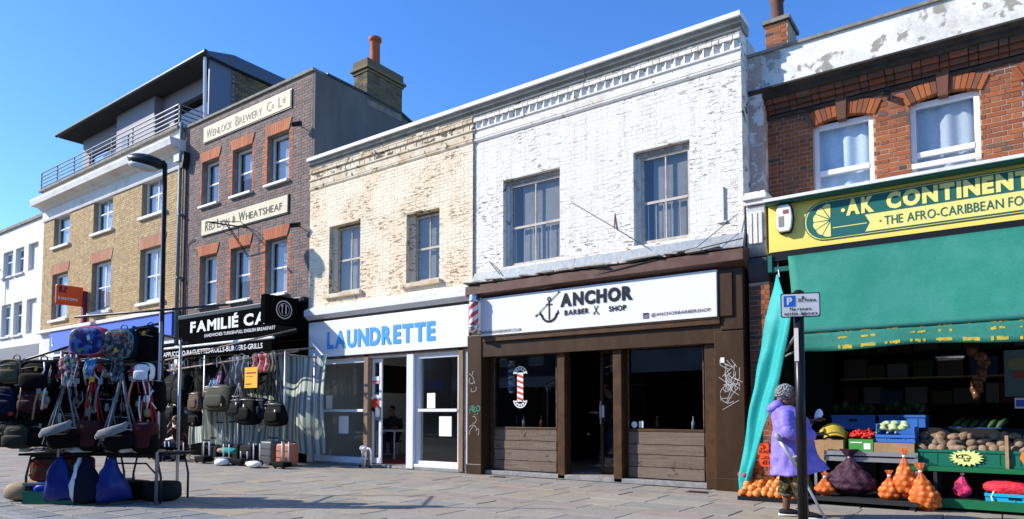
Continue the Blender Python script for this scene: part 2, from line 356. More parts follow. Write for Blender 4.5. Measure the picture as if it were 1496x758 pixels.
# ================================================================== the palette
M = dict(
 white_brick=mat('white painted brick', (.80, .77, .69), (.70, .64, .53), sc=2.2, lo=.48, hi=.72, stretch=(2.2, 2.2, .45), rough=.75, bump=.9, bsc=45, flake=(.20, .16, .12), fsc=6, flo=.565, fhi=.585, clus=.9, fst=(1.0, 1.0, 4.6)),
 white_joint=mat('dirty paint in the joints', (.77, .745, .685), (.50, .45, .37), sc=1.6, lo=.54, hi=.68, rough=.9, flake=(.12, .10, .08), fsc=5, flo=.53, fhi=.57, clus=1.4, fst=(1, 1, 2)),
 cream_joint=mat('dirty cream in the joints', (.76, .65, .48), (.50, .40, .26), sc=1.6, lo=.47, hi=.64, rough=.9, flake=(.12, .09, .06), fsc=5, flo=.50, fhi=.54, clus=1.1, fst=(1, 1, 2)),
 cream_brick=mat('cream painted brick', (.84, .735, .55), (.82, .64, .43), sc=.9, lo=.45, hi=.62, rough=.8, bump=1.0, bsc=40, flake=(.22, .17, .11), fsc=5.5, flo=.555, fhi=.58, clus=.9, fst=(1.0, 1.0, 4.2)),
 cream_band=mat('weathered cream moulding', (.74, .64, .48), (.58, .45, .28), sc=2.6, lo=.42, hi=.62, rough=.85, bump=.8, bsc=40, flake=(.15, .13, .08), fsc=6, flo=.60, fhi=.66),
 white_band=mat('white painted moulding', (.76, .73, .66), (.60, .54, .45), sc=3, lo=.5, hi=.75, rough=.75, bump=.5, bsc=45, flake=(.22, .18, .13), fsc=7, flo=.62, fhi=.66),
 coping=mat('white coping', (.76, .75, .71), (.52, .50, .44), sc=2.5, lo=.52, hi=.75, rough=.6),
 gutter_grey=mat('grey olive gutter', (.34, .33, .28), (.24, .23, .20), sc=4, rough=.7),
 shade_paint=mat('flaking grey white paint', (.68, .68, .66), (.45, .45, .43), sc=3, lo=.45, hi=.7, rough=.8, bump=.6, bsc=30, flake=(.16, .14, .13), fsc=3.2, flo=.60, fhi=.68),
 lead=mat('lead flashing', (.27, .30, .32), (.38, .39, .38), sc=5, lo=.4, hi=.7, rough=.6, metal=.2, stretch=(3, 3, .6), bump=.3, bsc=20),
 slate=mat('broken slate and mortar', (.30, .28, .25), (.55, .52, .46), sc=6, lo=.5, hi=.65, rough=.9, bump=.8, bsc=30),
 brown=mat('brown shopfront paint', (.044, .023, .010), (.064, .035, .016), sc=4, lo=.4, hi=.7, rough=.38, bump=.15, bsc=30, stretch=(1, 1, .3), flake=(.17, .12, .09), fsc=8, flo=.74, fhi=.77),
 brown_edge=mat('brown worn door post', (.086, .043, .017), (.058, .029, .012), sc=5, rough=.45, bump=.15, bsc=30, flake=(.03, .02, .015), fsc=9, flo=.72, fhi=.74),
 redbrown=mat('faded red brown fascia', (.105, .052, .038), (.15, .09, .07), sc=3, lo=.45, hi=.7, rough=.6, flake=(.25, .19, .15), fsc=9, flo=.70, fhi=.75),
 plank=mat('bare wood plank', (.13, .09, .06), (.19, .145, .112), sc=3, lo=.35, hi=.65, rough=.75, stretch=(.8, 1, 14), bump=.45, bsc=50, flake=(.04, .026, .016), fsc=8, flo=.575, fhi=.64, clus=3, isl=[(.10, .068, .046), (.17, .128, .098), (.125, .086, .06), (.15, .115, .09)]),
 sign_white=plain('white sign panel', (.78, .78, .775), .35), black=plain('black lettering', (.012, .012, .014), .4),
 blue_letter=plain('blue lettering', (.055, .33, .72), .4),
 white_frame=mat('white window paint', (.74, .74, .72), (.60, .60, .57), sc=6, lo=.5, hi=.75, rough=.55), upvc=plain('white plastic', (.80, .81, .82), .35),
 old_frame=mat('old cream window paint', (.58, .54, .46), (.40, .36, .29), sc=7, lo=.45, hi=.7, rough=.75, bump=.4, bsc=60, flake=(.16, .13, .10), fsc=16, flo=.64, fhi=.70),
 alu=plain('white aluminium', (.72, .74, .77), .35, .0), steel=plain('galvanised steel', (.45, .47, .48), .4, .7), dark_metal=plain('dark grey metal', (.05, .052, .055), .45, .5), black_metal=plain('black painted metal', (.012, .013, .014), .35),
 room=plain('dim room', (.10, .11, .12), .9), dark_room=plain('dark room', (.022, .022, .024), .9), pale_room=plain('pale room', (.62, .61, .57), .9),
 curtain=mat('net curtain', (.78, .80, .82), rough=.9, trans=.3), bluecurtain=mat('pale blue curtain', (.62, .70, .76), (.70, .76, .80), sc=3, rough=.9),
 tarmac=mat('asphalt', (.055, .055, .057), (.075, .074, .072), sc=1.2, rough=.9, bump=.7, bsc=180),
 joint=mat('paving joint', (.12, .11, .095), (.16, .145, .125), sc=8, rough=.95),
 kerb=mat('granite kerb', (.30, .29, .28), (.22, .22, .22), sc=9, rough=.8, bump=.4, bsc=90),
 slab=mat('paving slab', (.3, .27, .23), rough=.85, bump=.35, bsc=70, isl=[(.335, .285, .215), (.27, .255, .225), (.345, .265, .21), (.255, .25, .235), (.34, .285, .205), (.295, .27, .225), (.36, .315, .25), (.265, .25, .215), (.32, .26, .21), (.305, .285, .245)], col2=(.22, .195, .155), sc=2.2, lo=.52, hi=.78, flake=(.15, .135, .115), fsc=9, flo=.60, fhi=.66, clus=1.2, spots=(2.6, .075, (.10, .095, .09))),
 sett=mat('grey stone sett', (.2, .2, .2), rough=.85, bump=.45, bsc=60, isl=[(.20, .205, .20), (.26, .255, .24), (.185, .195, .20), (.29, .275, .25), (.225, .22, .21)], flake=(.12, .12, .115), fsc=7, flo=.60, fhi=.67, clus=1.1, spots=(2.6, .07, (.09, .09, .085))),
 pub_brick=mat('purple brown brick', (.2, .13, .11), rough=.85, bump=.4, bsc=60, isl=[(.165, .125, .115), (.235, .168, .145), (.20, .155, .145), (.28, .175, .135), (.145, .117, .112), (.26, .205, .178)], flake=(.42, .38, .34), fsc=3.4, flo=.74, fhi=.76),
 red_brick=mat('orange red rubbed brick', (.42, .13, .05), rough=.8, bump=.3, bsc=60, isl=[(.44, .125, .048), (.50, .165, .065), (.36, .105, .046), (.46, .15, .06)]),
 yellow_brick=mat('yellow stock brick', (.42, .28, .12), rough=.85, bump=.4, bsc=60, isl=[(.47, .325, .15), (.54, .385, .185), (.42, .285, .135), (.57, .42, .22), (.37, .25, .13), (.50, .35, .165)], col2=(.44, .31, .155), sc=.5, lo=.5, hi=.8),
 soft_red=mat('faded red brick arch', (.42, .18, .10), rough=.85, isl=[(.45, .20, .11), (.40, .16, .085), (.48, .245, .145)]),
 ak_brick=mat('bright orange red brick', (.4, .12, .05), rough=.85, bump=.6, bsc=60, isl=[(.33, .10, .036), (.38, .122, .044), (.28, .082, .033), (.35, .108, .04), (.22, .07, .034), (.36, .125, .05)]),
 ak_sooty=mat('sooty red brown brick', (.15, .08, .05), rough=.9, bump=.5, bsc=60, isl=[(.17, .075, .045), (.11, .062, .047), (.24, .085, .045), (.13, .078, .06), (.19, .095, .06)]),
 mortar=mat('pale mortar', (.50, .40, .29), (.40, .31, .22), sc=5, rough=.95), mortar_grey=mat('grey mortar', (.28, .24, .205), (.21, .18, .16), sc=5, rough=.95), mortar_yellow=mat('sandy mortar', (.36, .29, .19), (.29, .23, .16), sc=5, rough=.95),
 peel=mat('peeling white render', (.82, .80, .74), (.64, .61, .53), sc=2.2, lo=.45, hi=.65, rough=.85, bump=.8, bsc=18, flake=(.34, .32, .27), fsc=3.6, flo=.555, fhi=.60),
 soot=mat('soot black moulding', (.035, .03, .027), (.06, .05, .045), sc=5, rough=.9, bump=.5, bsc=40),  # near black with a slightly lighter mottle
 stucco=mat('pale stucco cornice', (.72, .70, .66), (.52, .50, .47), sc=2, lo=.5, hi=.75, rough=.8), white_render=mat('white house render', (.80, .78, .73), (.72, .70, .66), sc=.8, rough=.85),
 grey_render=mat('grey cement render', (.115, .108, .098), (.19, .178, .16), sc=.8, lo=.35, hi=.7, rough=.9, stretch=(1.6, 1.6, .35), bump=.3, bsc=20, flake=(.09, .09, .09), fsc=1.4, flo=.6, fhi=.8),
 penthouse=plain('lilac grey cladding', (.22, .22, .265), .6), zinc=plain('blue grey zinc', (.085, .11, .16), .5, .2), roof=plain('dark roofing', (.06, .06, .063), .85), gutter=plain('green black gutter', (.025, .045, .045), .45),
 stone_coping=mat('stone coping', (.30, .27, .22), (.20, .18, .15), sc=6, rough=.9), plate=mat('cream name plate', (.72, .65, .46), (.66, .58, .40), sc=3, rough=.7), plate_ink=plain('faded grey ink', (.27, .25, .21), .7), plate_ink2=plain('dark painted ink', (.07, .062, .05), .7),
 pipe=plain('teal grey pipe', (.16, .21, .23), .5), terracotta=mat('terracotta pot', (.45, .13, .055), (.36, .10, .045), sc=6, rough=.8), stock=mat('sooty stock brick', (.2, .16, .08), rough=.9, isl=[(.26, .20, .10), (.12, .10, .07), (.20, .155, .085), (.075, .068, .055)], bump=.5),
 shop_black=plain('black shop sign', (.005, .0055, .006), .8, spec=0), shop_blue=plain('bright blue shop sign', (.05, .12, .62), .4), yellow=plain('yellow sign', (.92, .72, .15), .45), sign_green=plain('sign green', (.02, .13, .11), .45),
 sign_yellow=plain('pale yellow letter', (.86, .74, .22), .45), orange_sign=plain('orange plastic sign', (.72, .085, .015), .35), maroon=plain('maroon print', (.16, .02, .05), .5),
 blind=mat('dusty grey blind', (.27, .265, .25), (.36, .35, .33), sc=1.3, rough=.9),
 floor=plain('worn floor', (.22, .20, .18), .6), red_mat=plain('red lino', (.42, .05, .055), .5), cable=plain('black cable', (.015, .015, .016), .6), paper=plain('white paper', (.82, .82, .80), .7),
)
glassmat('shop glass', (.80, .84, .86), 1.50); glassmat('old glass', (.90, .91, .91), 1.6, .05, 2.2); glassmat('window glass', (.93, .96, .98), 1.6, .03, 1.6)
M['shopglass'] = MATS['shop glass']; M['oldglass'] = MATS['old glass']; M['winglass'] = MATS['window glass']

# ================================================================== ground, road, pavement
struct(MB().add([(-400, -400, -.16), (400, -400, -.16), (400, 400, -.16), (-400, 400, -.16)], [(0, 1, 2, 3)]).build('ground', M['joint']))
struct(MB().box(-120, 120, -17, -7.55, -.155, -.12).build('road', M['tarmac']))
kerb = struct(MB().box(-120, 120, -7.4, 30, -.15, -.035).build('pavement', M['joint']))
struct(MB().box(-120, 120, -25, -17, -.15, 0).build('far_pavement', M['slab']))
def inview(x, y):
    d = Vector((x, y, 0)) - CAMP; a = d.x * -.586 + d.y * .81; r = d.x * .81 + d.y * .586
    return a > 1 and abs(r) / a < .80
slabs = []
y = -.02; row = 0
while y > -5.75:
    dep = random.choice((.46, .52, .58)); x = -30 + random.random() * .6
    while x < 14:
        w = random.choice((.52, .6, .68, .76, .86)); slabs.append((x, x + w, y - dep, y, 'paving_slab')); x += w
    y -= dep; row += 1
ybreak = y
while y > -7.35:
    dep = min(.36, y + 7.4); x = -30 + random.random() * .4
    while x < 14:
        w = random.choice((.42, .5, .56)); slabs.append((x, x + w, y - dep, y, 'paving_sett')); x += w
    y -= dep
slabs.sort(key=lambda s: (not inview((s[0] + s[1]) / 2, (s[2] + s[3]) / 2), (Vector(((s[0] + s[1]) / 2, (s[2] + s[3]) / 2, 0)) - CAMP).length))
cache = {}; rest = MB()
for i, (a, b, c, d, nm) in enumerate(slabs):
    g = .006 if nm == 'paving_slab' else .011
    dz = random.uniform(-.004, .003)
    if i < 300:
        key = (round(b - a, 3), round(d - c, 3), nm)
        if key not in cache:
            w, h = (b - a) / 2 - g, (d - c) / 2 - g
            cache[key] = MB().add([(-w, -h, -.04), (w, -h, -.04), (w, h, -.04), (-w, h, -.04), (-w, -h, -.006), (w, -h, -.006), (w, h, -.006), (-w, h, -.006), (-w + .006, -h + .006, 0), (w - .006, -h + .006, 0), (w - .006, h - .006, 0), (-w + .006, h - .006, 0)],
                                  [(8, 9, 10, 11), (4, 5, 9, 8), (5, 6, 10, 9), (6, 7, 11, 10), (7, 4, 8, 11), (0, 1, 5, 4), (1, 2, 6, 5), (2, 3, 7, 6), (3, 0, 4, 7)]).mesh(nm, M['slab'] if nm == 'paving_slab' else M['sett'])
        o = bpy.data.objects.new(nm, cache[key]); link(o, kerb, loc=((a + b) / 2, (c + d) / 2, dz)); o.rotation_euler = (random.uniform(-.004, .004), random.uniform(-.004, .004), random.uniform(-.004, .004))
    else: rest.box(a + g, b - g, c + g, d - g, -.04, dz - .003)
rest.build('paving_beyond', M['slab'], kerb)['kind'] = 'stuff'
me = MB().box(-.447, .447, -.075, .075, -.15, .003).mesh('kerbstone', M['kerb']); rest = MB()
for k in range(60):
    x = -26 + k * .9
    if k < 40: link(bpy.data.objects.new('kerbstone', me), kerb, bev=.012, loc=(x, -7.475, random.uniform(-.003, .003)))
    else: rest.box(x - .447, x + .447, -7.55, -7.4, -.15, .003)
rest.build('kerb_beyond', M['kerb'], kerb)['kind'] = 'stuff'
for gx, gy in ((-4.45, -.33), (-.55, -.5)):
    g = MB()
    for k in range(7): g.box(gx - .16 + k * .046, gx - .16 + k * .046 + .022, gy - .07, gy + .07, .001, .008)
    g.box(gx - .18, gx + .18, gy - .09, gy - .07, .001, .009).box(gx - .18, gx + .18, gy + .07, gy + .09, .001, .009)
    t = g.build('cellar_grate', M['dark_metal']); tag(t, 'small iron grate in the paving under the left barber window' if gx < -3 else 'small iron grate in the paving under the right barber window', 'grate', 'iron grates in the pavement')

# ================================================================== barber shop building
B = thing('barber_shop_building', 'white painted brick building over a brown barber shopfront', 'building', (-2.6, 0, 0))
bh = [(-4.62, -3.31, 4.03, 5.76), (-1.82, -.81, 4.06, 5.69)]
w = wall(-5.35, .05, 3.7, 7.3, .005, .3, bh, 'wall', M['white_joint'], B)
lay(brick_rects(-5.35, .05, 3.75, 6.68, bh, j=.0055), .005, M['white_brick'], w, 300, proud=.0016, jit=.0013)
lay(brick_rects(-5.35, .05, 7.10, 7.25, []), -.045, M['white_brick'], w, 0, proud=.006, jit=.003, back=.06)
MB().prismx([(.01, 6.68), (-.012, 6.68), (-.035, 6.715), (-.035, 6.745), (.01, 6.765)], -5.35, .052).build('string_course', M['white_band'], w)
MB().prismx([(.01, 6.765), (-.018, 6.767), (-.018, 6.90), (-.045, 6.925), (-.045, 6.955), (.01, 6.965)], -5.35, .053).build('upper_string_course', M['white_band'], w)
def dogtooth(x0, x1, m, par):
    me = MB().add([(-.072, .01, -.065), (0, -.054, -.065), (.072, .01, -.065), (-.072, .01, .065), (0, -.054, .065), (.072, .01, .065)], [(0, 1, 4, 3), (1, 2, 5, 4), (3, 4, 5), (0, 2, 1)]).mesh('dogtooth_brick', m)
    n = int((x1 - x0) / .162)
    for k in range(n):
        o = bpy.data.objects.new('dogtooth_brick', me); link(o, par, loc=(x0 + .09 + k * (x1 - x0 - .02) / n, .004 + random.uniform(0, .012), 7.03)); o.rotation_euler.z = random.uniform(-.06, .06)
dogtooth(-5.35, .05, M['white_band'], w)
def coping(x0, x1, par):
    MB().prismx([(.3, 7.39), (-.17, 7.39), (-.17, 7.475), (.3, 7.475)], x0, x1).build('coping', M['coping'], par, bev=.005)
    MB().prismx([(.29, 7.25), (-.05, 7.25), (-.06, 7.29), (-.11, 7.32), (-.125, 7.389), (.29, 7.389)], x0, x1 - .01).build('gutter_moulding', M['gutter_grey'], par)
    MB().box(x0, x1 - .03, -.075, -.05, 7.215, 7.25).build('gutter_board', mat('grey gutter board', (.16, .155, .14), rough=.8), par)  # dark grey strip paints the shade under the coping
coping(-5.35, -2.7, w); coping(-2.698, .1, w)
MB().box(-5.35, .04, .3, 9, 6.6, 6.75).box(-.25, .04, .302, 9, 0, 6.6).box(-5.34, .04, 8.8, 9, 0, 6.6).build('roof', M['roof'], B)
# the right-hand flank that looks up the street: flaking paint
MB().box(-.2, .068, .3, .72, 3.4, 7.22).build('flank_wall', M['shade_paint'], B)
for (x0, x1, z0, z1) in bh:
    f = sash(x0 + .09, x1 - .03, z0 + .02, z1 - .09, .12, B, M['old_frame'], M['oldglass'], vbar=1, mid=.47, fr=.05, backm=M['room'], room=.7, curtain=(M['blind'], .17, 1.0, .98, .001))
    MB().box(x0, x1, .10, .29, z1 - .088, z1 - .002).build('lintel', M['slate'], f)
    MB().box(x0 + .002, x0 + .088, .10, .28, z0, z1 - .09).build('reveal_lining', M['shade_paint'], f)
    bb = MB()
    for k in range(6): xx = x0 + .2 + k * (x1 - x0 - .3) / 5; bb.cyl((xx, .165, z0 + .08), (xx, .165, z0 + (z1 - z0) * .46), .008, 6)
    bb.build('window_bars', M['white_frame'], f)
# lead flashing and the broken cornice
xs = [-5.33, -3.05, -2.98, -1.3, .06]
for k in range(4):
    d = .004 * (k % 2)
    MB().prismx([(.02, 4.0 + d), (-.012 - d, 4.0 + d), (-.11 - d, 3.80), (-.115 - d, 3.765), (.02, 3.765)], xs[k] + .003, xs[k + 1]).build('lead_flashing', M['lead'], B)
MB().prismx([(.02, 3.42), (-.30, 3.52), (-.30, 3.69), (.02, 3.755)], -5.33, .12).build('cornice', M['redbrown'], B, bev=.006)
for k in range(26):
    x = -5.2 + k * .2 + random.uniform(-.05, .05); 
    if x > -.1: break
    MB().obox((x, -.2 + random.uniform(-.05, .03), 3.725 + random.uniform(0, .03)), (random.uniform(.18, .5), random.uniform(.16, .26), random.uniform(.012, .035)), (random.uniform(-12, -3), random.uniform(-5, 5), random.uniform(-8, 8))).build('broken_slate', M['slate'], B)
MB().box(-5.33, .06, -.1, .02, 2.3, 3.5).build('fascia_board', M['brown'], B)
# sign
sg = MB().box(-5.03, -.33, -.19, -.105, 2.70, 3.44).build('shop_sign', M['sign_white'], B, bev=.006)
Y0 = -.196
def T(body, x, z, w, h, m, par, y=Y0, **k): return text(body, (x, y, z), w, h, m, par, **k)
T('ANCHOR', -3.19, 3.10, 1.43, .25, M['black'], sg, bold=.055)
T('BARBER', -3.10, 2.945, .50, .095, M['black'], sg, bold=.035); T('SHOP', -2.21, 2.935, .33, .095, M['black'], sg, bold=.035)
T('ANCHORBARBERSHOP.CO.UK', -5.02, 2.735, .98, .058, M['black'], sg, bold=.01); T('@ANCHORBARBERSHOP', -1.43, 2.775, 1.00, .07, M['black'], sg, bold=.012)
an = MB().box(-3.44, -3.415, Y0 - .003, Y0, 2.90, 3.24).box(-3.50, -3.355, Y0 - .003, Y0, 3.165, 3.185)
def ring(mb, cx, cz, r0, r1, a0, a1, y, n=16):
    for k in range(n):
        a, b = a0 + (a1 - a0) * k / n, a0 + (a1 - a0) * (k + 1) / n
        mb.prism([(cx + r0 * math.cos(a), cz + r0 * math.sin(a)), (cx + r1 * math.cos(a), cz + r1 * math.sin(a)), (cx + r1 * math.cos(b), cz + r1 * math.sin(b)), (cx + r0 * math.cos(b), cz + r0 * math.sin(b))], y - .003, y)
    return mb
ring(an, -3.4275, 3.275, .022, .042, 0, 2 * math.pi, Y0); ring(an, -3.4275, 3.03, .145, .185, math.pi * 1.05, math.pi * 1.95, Y0)
an.prism([(-3.64, 3.0), (-3.575, 2.955), (-3.615, 3.07)], Y0 - .003, Y0).prism([(-3.28, 2.955), (-3.215, 3.0), (-3.24, 3.07)], Y0 - .003, Y0)
an.build('anchor_logo', M['black'], sg)
rz = MB(); rz.cyl((-3.72, Y0 - .004, 2.985), (-3.22, Y0 - .004, 3.385), .005, 6).obox((-3.71, Y0 - .004, 2.995), (.05, .006, .02), (0, -38, 0)).obox((-3.22, Y0 - .004, 3.385), (.03, .006, .03)); rz.build('razor_mark', M['black'], sg)
sc = MB(); ring(sc, -2.50, 2.93, .012, .02, 0, 6.283, Y0, 10); ring(sc, -2.42, 2.925, .012, .02, 0, 6.283, Y0, 10)
sc.obox((-2.465, Y0 - .002, 3.0), (.012, .004, .15), (0, -28, 0)).obox((-2.455, Y0 - .002, 3.0), (.012, .004, .15), (0, 28, 0)); sc.build('scissors_mark', M['black'], sg)
ig = MB(); ring(ig, -1.525, 2.81, .018, .028, 0, 6.283, Y0, 12); ig.box(-1.575, -1.565, Y0 - .003, Y0, 2.765, 2.855).box(-1.485, -1.475, Y0 - .003, Y0, 2.765, 2.855).box(-1.565, -1.485, Y0 - .003, Y0, 2.765, 2.773).box(-1.565, -1.485, Y0 - .003, Y0, 2.838, 2.855); ig.build('camera_mark', M['black'], sg)
# beams under the sign, pilasters, posts
MB().box(-5.0, -.30, -.16, -.1, 2.585, 2.695).build('lower_beam', M['brown_edge'], B, bev=.008)
MB().box(-4.9, -.45, -.06, .12, 2.475, 2.58).build('door_head', M['brown_edge'], B, bev=.006)
MB().box(-4.9, -.45, .1, .16, 2.40, 2.475).build('head_rail', M['brown'], B)
def pil(x0, x1, z1, nm='pilaster'):
    p = MB().box(x0, x1, -.12, .25, 0.012, z1).build(nm, M['brown'], B, bev=.01)
    MB().box(x0 - .012, x1 + .012, -.135, .2, .004, .20).build('plinth', M['brown'], p, bev=.01); return p
p1 = pil(-5.42, -5.06, 2.74); p2 = pil(-.41, .05, 2.47)
MB().box(-.30, .052, -.125, .2, 2.49, 3.44).build('pilaster_head', M['brown'], B, bev=.01)
MB().box(-.33, -.10, -.16, -.126, 2.7, 3.4).build('fascia_panel', M['brown'], B, bev=.006)
MB().box(-.60, -.43, -.03, .2, .01, 2.47).build('door_post', M['brown_edge'], B, bev=.01)
for a, b in ((-3.37, -3.21), (-2.235, -2.07)): MB().box(a, b, -.02, .2, .01, 2.472).build('door_post', M['brown_edge'], B, bev=.012)
MB().box(-5.05, -.45, -.02, .3, 0.004, .085).build('shop_step', M['kerb'], B, bev=.01)
gr1 = [((-5.22, 1.75), 'a'), ((-5.23, 1.55), 'b'), ((-5.2, .95), 'c')]
def scribble(cx, cz, w, h, n, y, m, par, seed, r=.005):
    rr = random.Random(seed); b = MB()
    for k in range(n):
        pts = []; a = rr.uniform(0, 6.28); x, z = cx + rr.uniform(-w, w) * .6, cz + rr.uniform(-h, h) * .7; kk = rr.uniform(-2.2, 2.2)
        for q in range(9):
            pts.append((x, y, z)); a += kk * .35; x += math.cos(a) * w * .26; z += math.sin(a) * w * .26
            x = min(max(x, cx - w), cx + w); z = min(max(z, cz - h), cz + h)
        for p, q in zip(pts, pts[1:]):
            d = Vector(q) - Vector(p)
            if d.length > .004: b.obox((Vector(p) + d / 2), (d.length + r, .002, r * 1.6), (0, -math.degrees(math.atan2(d.z, d.x)), 0))
    return b.build('graffiti', m, par)
M['gpale'] = plain('pale spray paint', (.55, .53, .50), .6); M['ggreen'] = plain('green spray paint', (.05, .45, .28), .6)
scribble(-5.24, 1.82, .13, .2, 4, -.1215, M['gpale'], p1, 3); scribble(-5.22, 1.27, .13, .1, 5, -.1215, M['ggreen'], p1, 5, .008); scribble(-5.24, .98, .12, .22, 4, -.1215, M['gpale'], p1, 8)
scribble(-.17, 1.62, .15, .42, 9, -.1215, M['gpale'], p2, 11); scribble(-.17, 1.62, .15, .25, 6, -.1222, M['gpale'], p2, 19, .004)
rq = random.Random(31)
for k in range(16):
    cx, cz, a, L_ = -.17 + rq.uniform(-.07, .07), rq.choice((1.92, 1.7, 1.62, 1.3)) + rq.uniform(-.08, .08), rq.uniform(0, 180), rq.uniform(.12, .30)
    MB().obox((cx, -.1216 - .0003 * k, cz), (L_, .002, .0065), (0, a, 0)).build('graffiti', M['gpale'], p2)
MB().box(-.31, -.25, -.128, -.121, 1.98, 2.06).build('sticker', M['paper'], p2)
# windows with plank stallrisers
for (x0, x1, gx0, gx1, nm) in ((-5.04, -3.38, -4.93, -3.48, 0), (-2.06, -.61, -2.02, -.68, 1)):
    fr = MB().box(x0, gx0, .14, .22, .06, 2.4).box(gx1, x1, .14, .22, .06, 2.4).box(gx0, gx1, .14, .22, 2.30, 2.4).box(gx0, gx1, .13, .22, .885, .93).build('window', M['brown_edge'], B, bev=.006)
    MB().box(gx0, gx1, .175, .183, .93, 2.30).build('pane', M['shopglass'], fr)
    n = 4; hs = [.10, .29, .50, .67, .885]
    for k in range(n):
        MB().box(gx0 + .002, gx1 - .002, .125 + .006 * (k % 2) + (.004 if k == 3 else 0), .17, hs[k] + .005, hs[k + 1] - .005).build('plank', M['plank'], fr, bev=.004)
    MB().box(x0, x1, .17, .2, .05, .9).build('plank_backing', M['brown'], fr)
    if nm == 0:
        st = MB().prism([(-4.40, 1.42), (-4.26, 1.42), (-4.26, 1.98), (-4.40, 1.98)], .168, .1735).build('pole_sticker', M['paper'], fr)
        ss = MB()
        for k in range(5):
            z = 1.47 + k * .11; ss.prism([(-4.395, z), (-4.265, z - .045), (-4.265, z + .005), (-4.395, z + .05)], .164, .1685)
        ss.build('stripe', plain('sticker red', (.62, .05, .03), .5), st)
        sb = MB(); ring(sb, -4.33, 1.94, .07, .15, .15, 2.99, .171, 10); ring(sb, -4.33, 1.46, .07, .15, 3.3, 6.13, .171, 10); sb.build('sticker_band', M['black'], st)
        sb = MB(); ring(sb, -4.33, 1.94, .145, .165, .1, 3.04, .1695, 12); ring(sb, -4.33, 1.46, .145, .165, 3.24, 6.18, .1695, 12)
        for k in range(6):
            a = .35 + k * .49
            for cz, aa in ((1.94, a), (1.46, a + math.pi)): sb.obox((-4.33 + .11 * math.cos(aa), .167, cz + .11 * math.sin(aa)), (.03, .004, .05), (0, 90 - math.degrees(aa), 0))
        sb.build('sticker_lettering', M['paper'], st)
    else:
        b = MB(); ring(b, -1.925, 1.0, .0, .055, 0, 6.283, .171, 14); b.box(-1.84, -1.76, .168, .171, .95, 1.06); b.build('sticker', M['paper'], fr)
# door leaf standing open inside, with its handle
dl = MB().box(-2.74, -2.68, .45, .5, .06, 2.42).box(-2.26, -2.2, .45, .5, .06, 2.42).box(-2.68, -2.26, .45, .5, .06, .22).box(-2.68, -2.26, .45, .5, 2.28, 2.42).build('door', M['brown'], B, bev=.004)
MB().box(-2.68, -2.26, .47, .478, .22, 2.28).build('pane', M['shopglass'], dl)
MB().cyl((-2.71, .41, 1.0), (-2.71, .41, 1.42), .016, 8).box(-2.72, -2.70, .41, .45, 1.02, 1.05).box(-2.72, -2.70, .41, .45, 1.37, 1.40).build('handle', M['steel'], dl)
MB().box(-2.75, -2.66, .44, .449, 1.12, 1.34).build('notice', M['paper'], dl)
# the room behind
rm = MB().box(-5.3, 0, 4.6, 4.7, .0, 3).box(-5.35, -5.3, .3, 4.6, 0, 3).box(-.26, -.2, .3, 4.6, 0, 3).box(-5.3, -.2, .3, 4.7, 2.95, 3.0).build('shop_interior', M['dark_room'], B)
MB().box(-5.3, -.26, .3, 4.6, .01, .05).build('shop_floor', M['floor'], rm)
for x in (-4.9, -4.0, -1.6, -.9):
    MB().box(x - .3, x + .3, 4.54, 4.58, .95, 2.1).build('mirror', plain('mirror', (.25, .27, .28), .1, .8), rm)
MB().box(-5.2, -.4, 4.25, 4.55, .82, .88).build('counter', M['brown'], rm)
for x in (-4.75, -1.35): MB().cyl((x, 2.6, 2.86), (x + .5, 2.6, 2.86), .025, 8).build('tube_light', M['paper'], rm)
# cables and the loose batten on the wall
c = MB(); c.loft([(-3.02, -.02, 5.02), (-2.3, -.05, 4.52), (-1.55, -.10, 3.98)], .006, 6).loft([(-4.95, -.02, 4.2), (-4.6, -.12, 3.88)], .009, 6).loft([(-5.2, -.2, 3.5), (-3.5, -.25, 3.47), (-2, -.31, 3.62), (-.9, -.31, 3.74), (.1, -.22, 3.86)], .009, 6).loft([(-1.7, -.31, 3.70), (-.6, -.30, 3.80), (-.02, -.05, 4.3)], .006, 6)
c.build('wall_cable', M['cable'], B)
MB().box(-.315, -.255, -.03, .004, 4.22, 4.78).box(-.36, -.22, -.028, .004, 4.21, 4.235).build('wall_batten', M['white_band'], B)
MB().cyl((-2.18, -.03, 4.42), (-2.18, .02, 4.75), .012, 6).build('wall_bracket', plain('rust', (.25, .09, .04), .9), B)

# barber pole
bp = thing('barber_pole', 'red and white striped barber pole in chrome caps beside the barber sign', 'barber pole', (-5.1, -.31, 2.75))
gp = mat('barber stripes', (.8, .78, .76), rough=.25)
n = gp.node_tree; bs = n.nodes['Principled BSDF']; ge = n.nodes.new('ShaderNodeNewGeometry'); sp = n.nodes.new('ShaderNodeSeparateXYZ'); n.links.new(ge.outputs['Position'], sp.inputs[0])
def mth(op, a, b=None):
    x = n.nodes.new('ShaderNodeMath'); x.operation = op
    for i, q in enumerate((a, b)):
        if q is None: continue
        if isinstance(q, (int, float)): x.inputs[i].default_value = q
        else: n.links.new(q, x.inputs[i])
    return x.outputs[0]
ang = mth('ARCTAN2', mth('ADD', sp.outputs[1], .31), mth('ADD', sp.outputs[0], 5.1))
st = mth('FRACT', mth('ADD', mth('MULTIPLY', sp.outputs[2], 5.6), mth('MULTIPLY', ang, -.159 * 2)))
cr = n.nodes.new('ShaderNodeValToRGB'); cr.color_ramp.interpolation = 'CONSTANT'; cr.color_ramp.elements[0].color = (.78, .76, .75, 1); cr.color_ramp.elements[1].position = .5; cr.color_ramp.elements[1].color = (.55, .04, .05, 1)
n.links.new(st, cr.inputs[0]); n.links.new(cr.outputs[0], bs.inputs['Base Color']); bs.inputs['Coat Weight'].default_value = .6
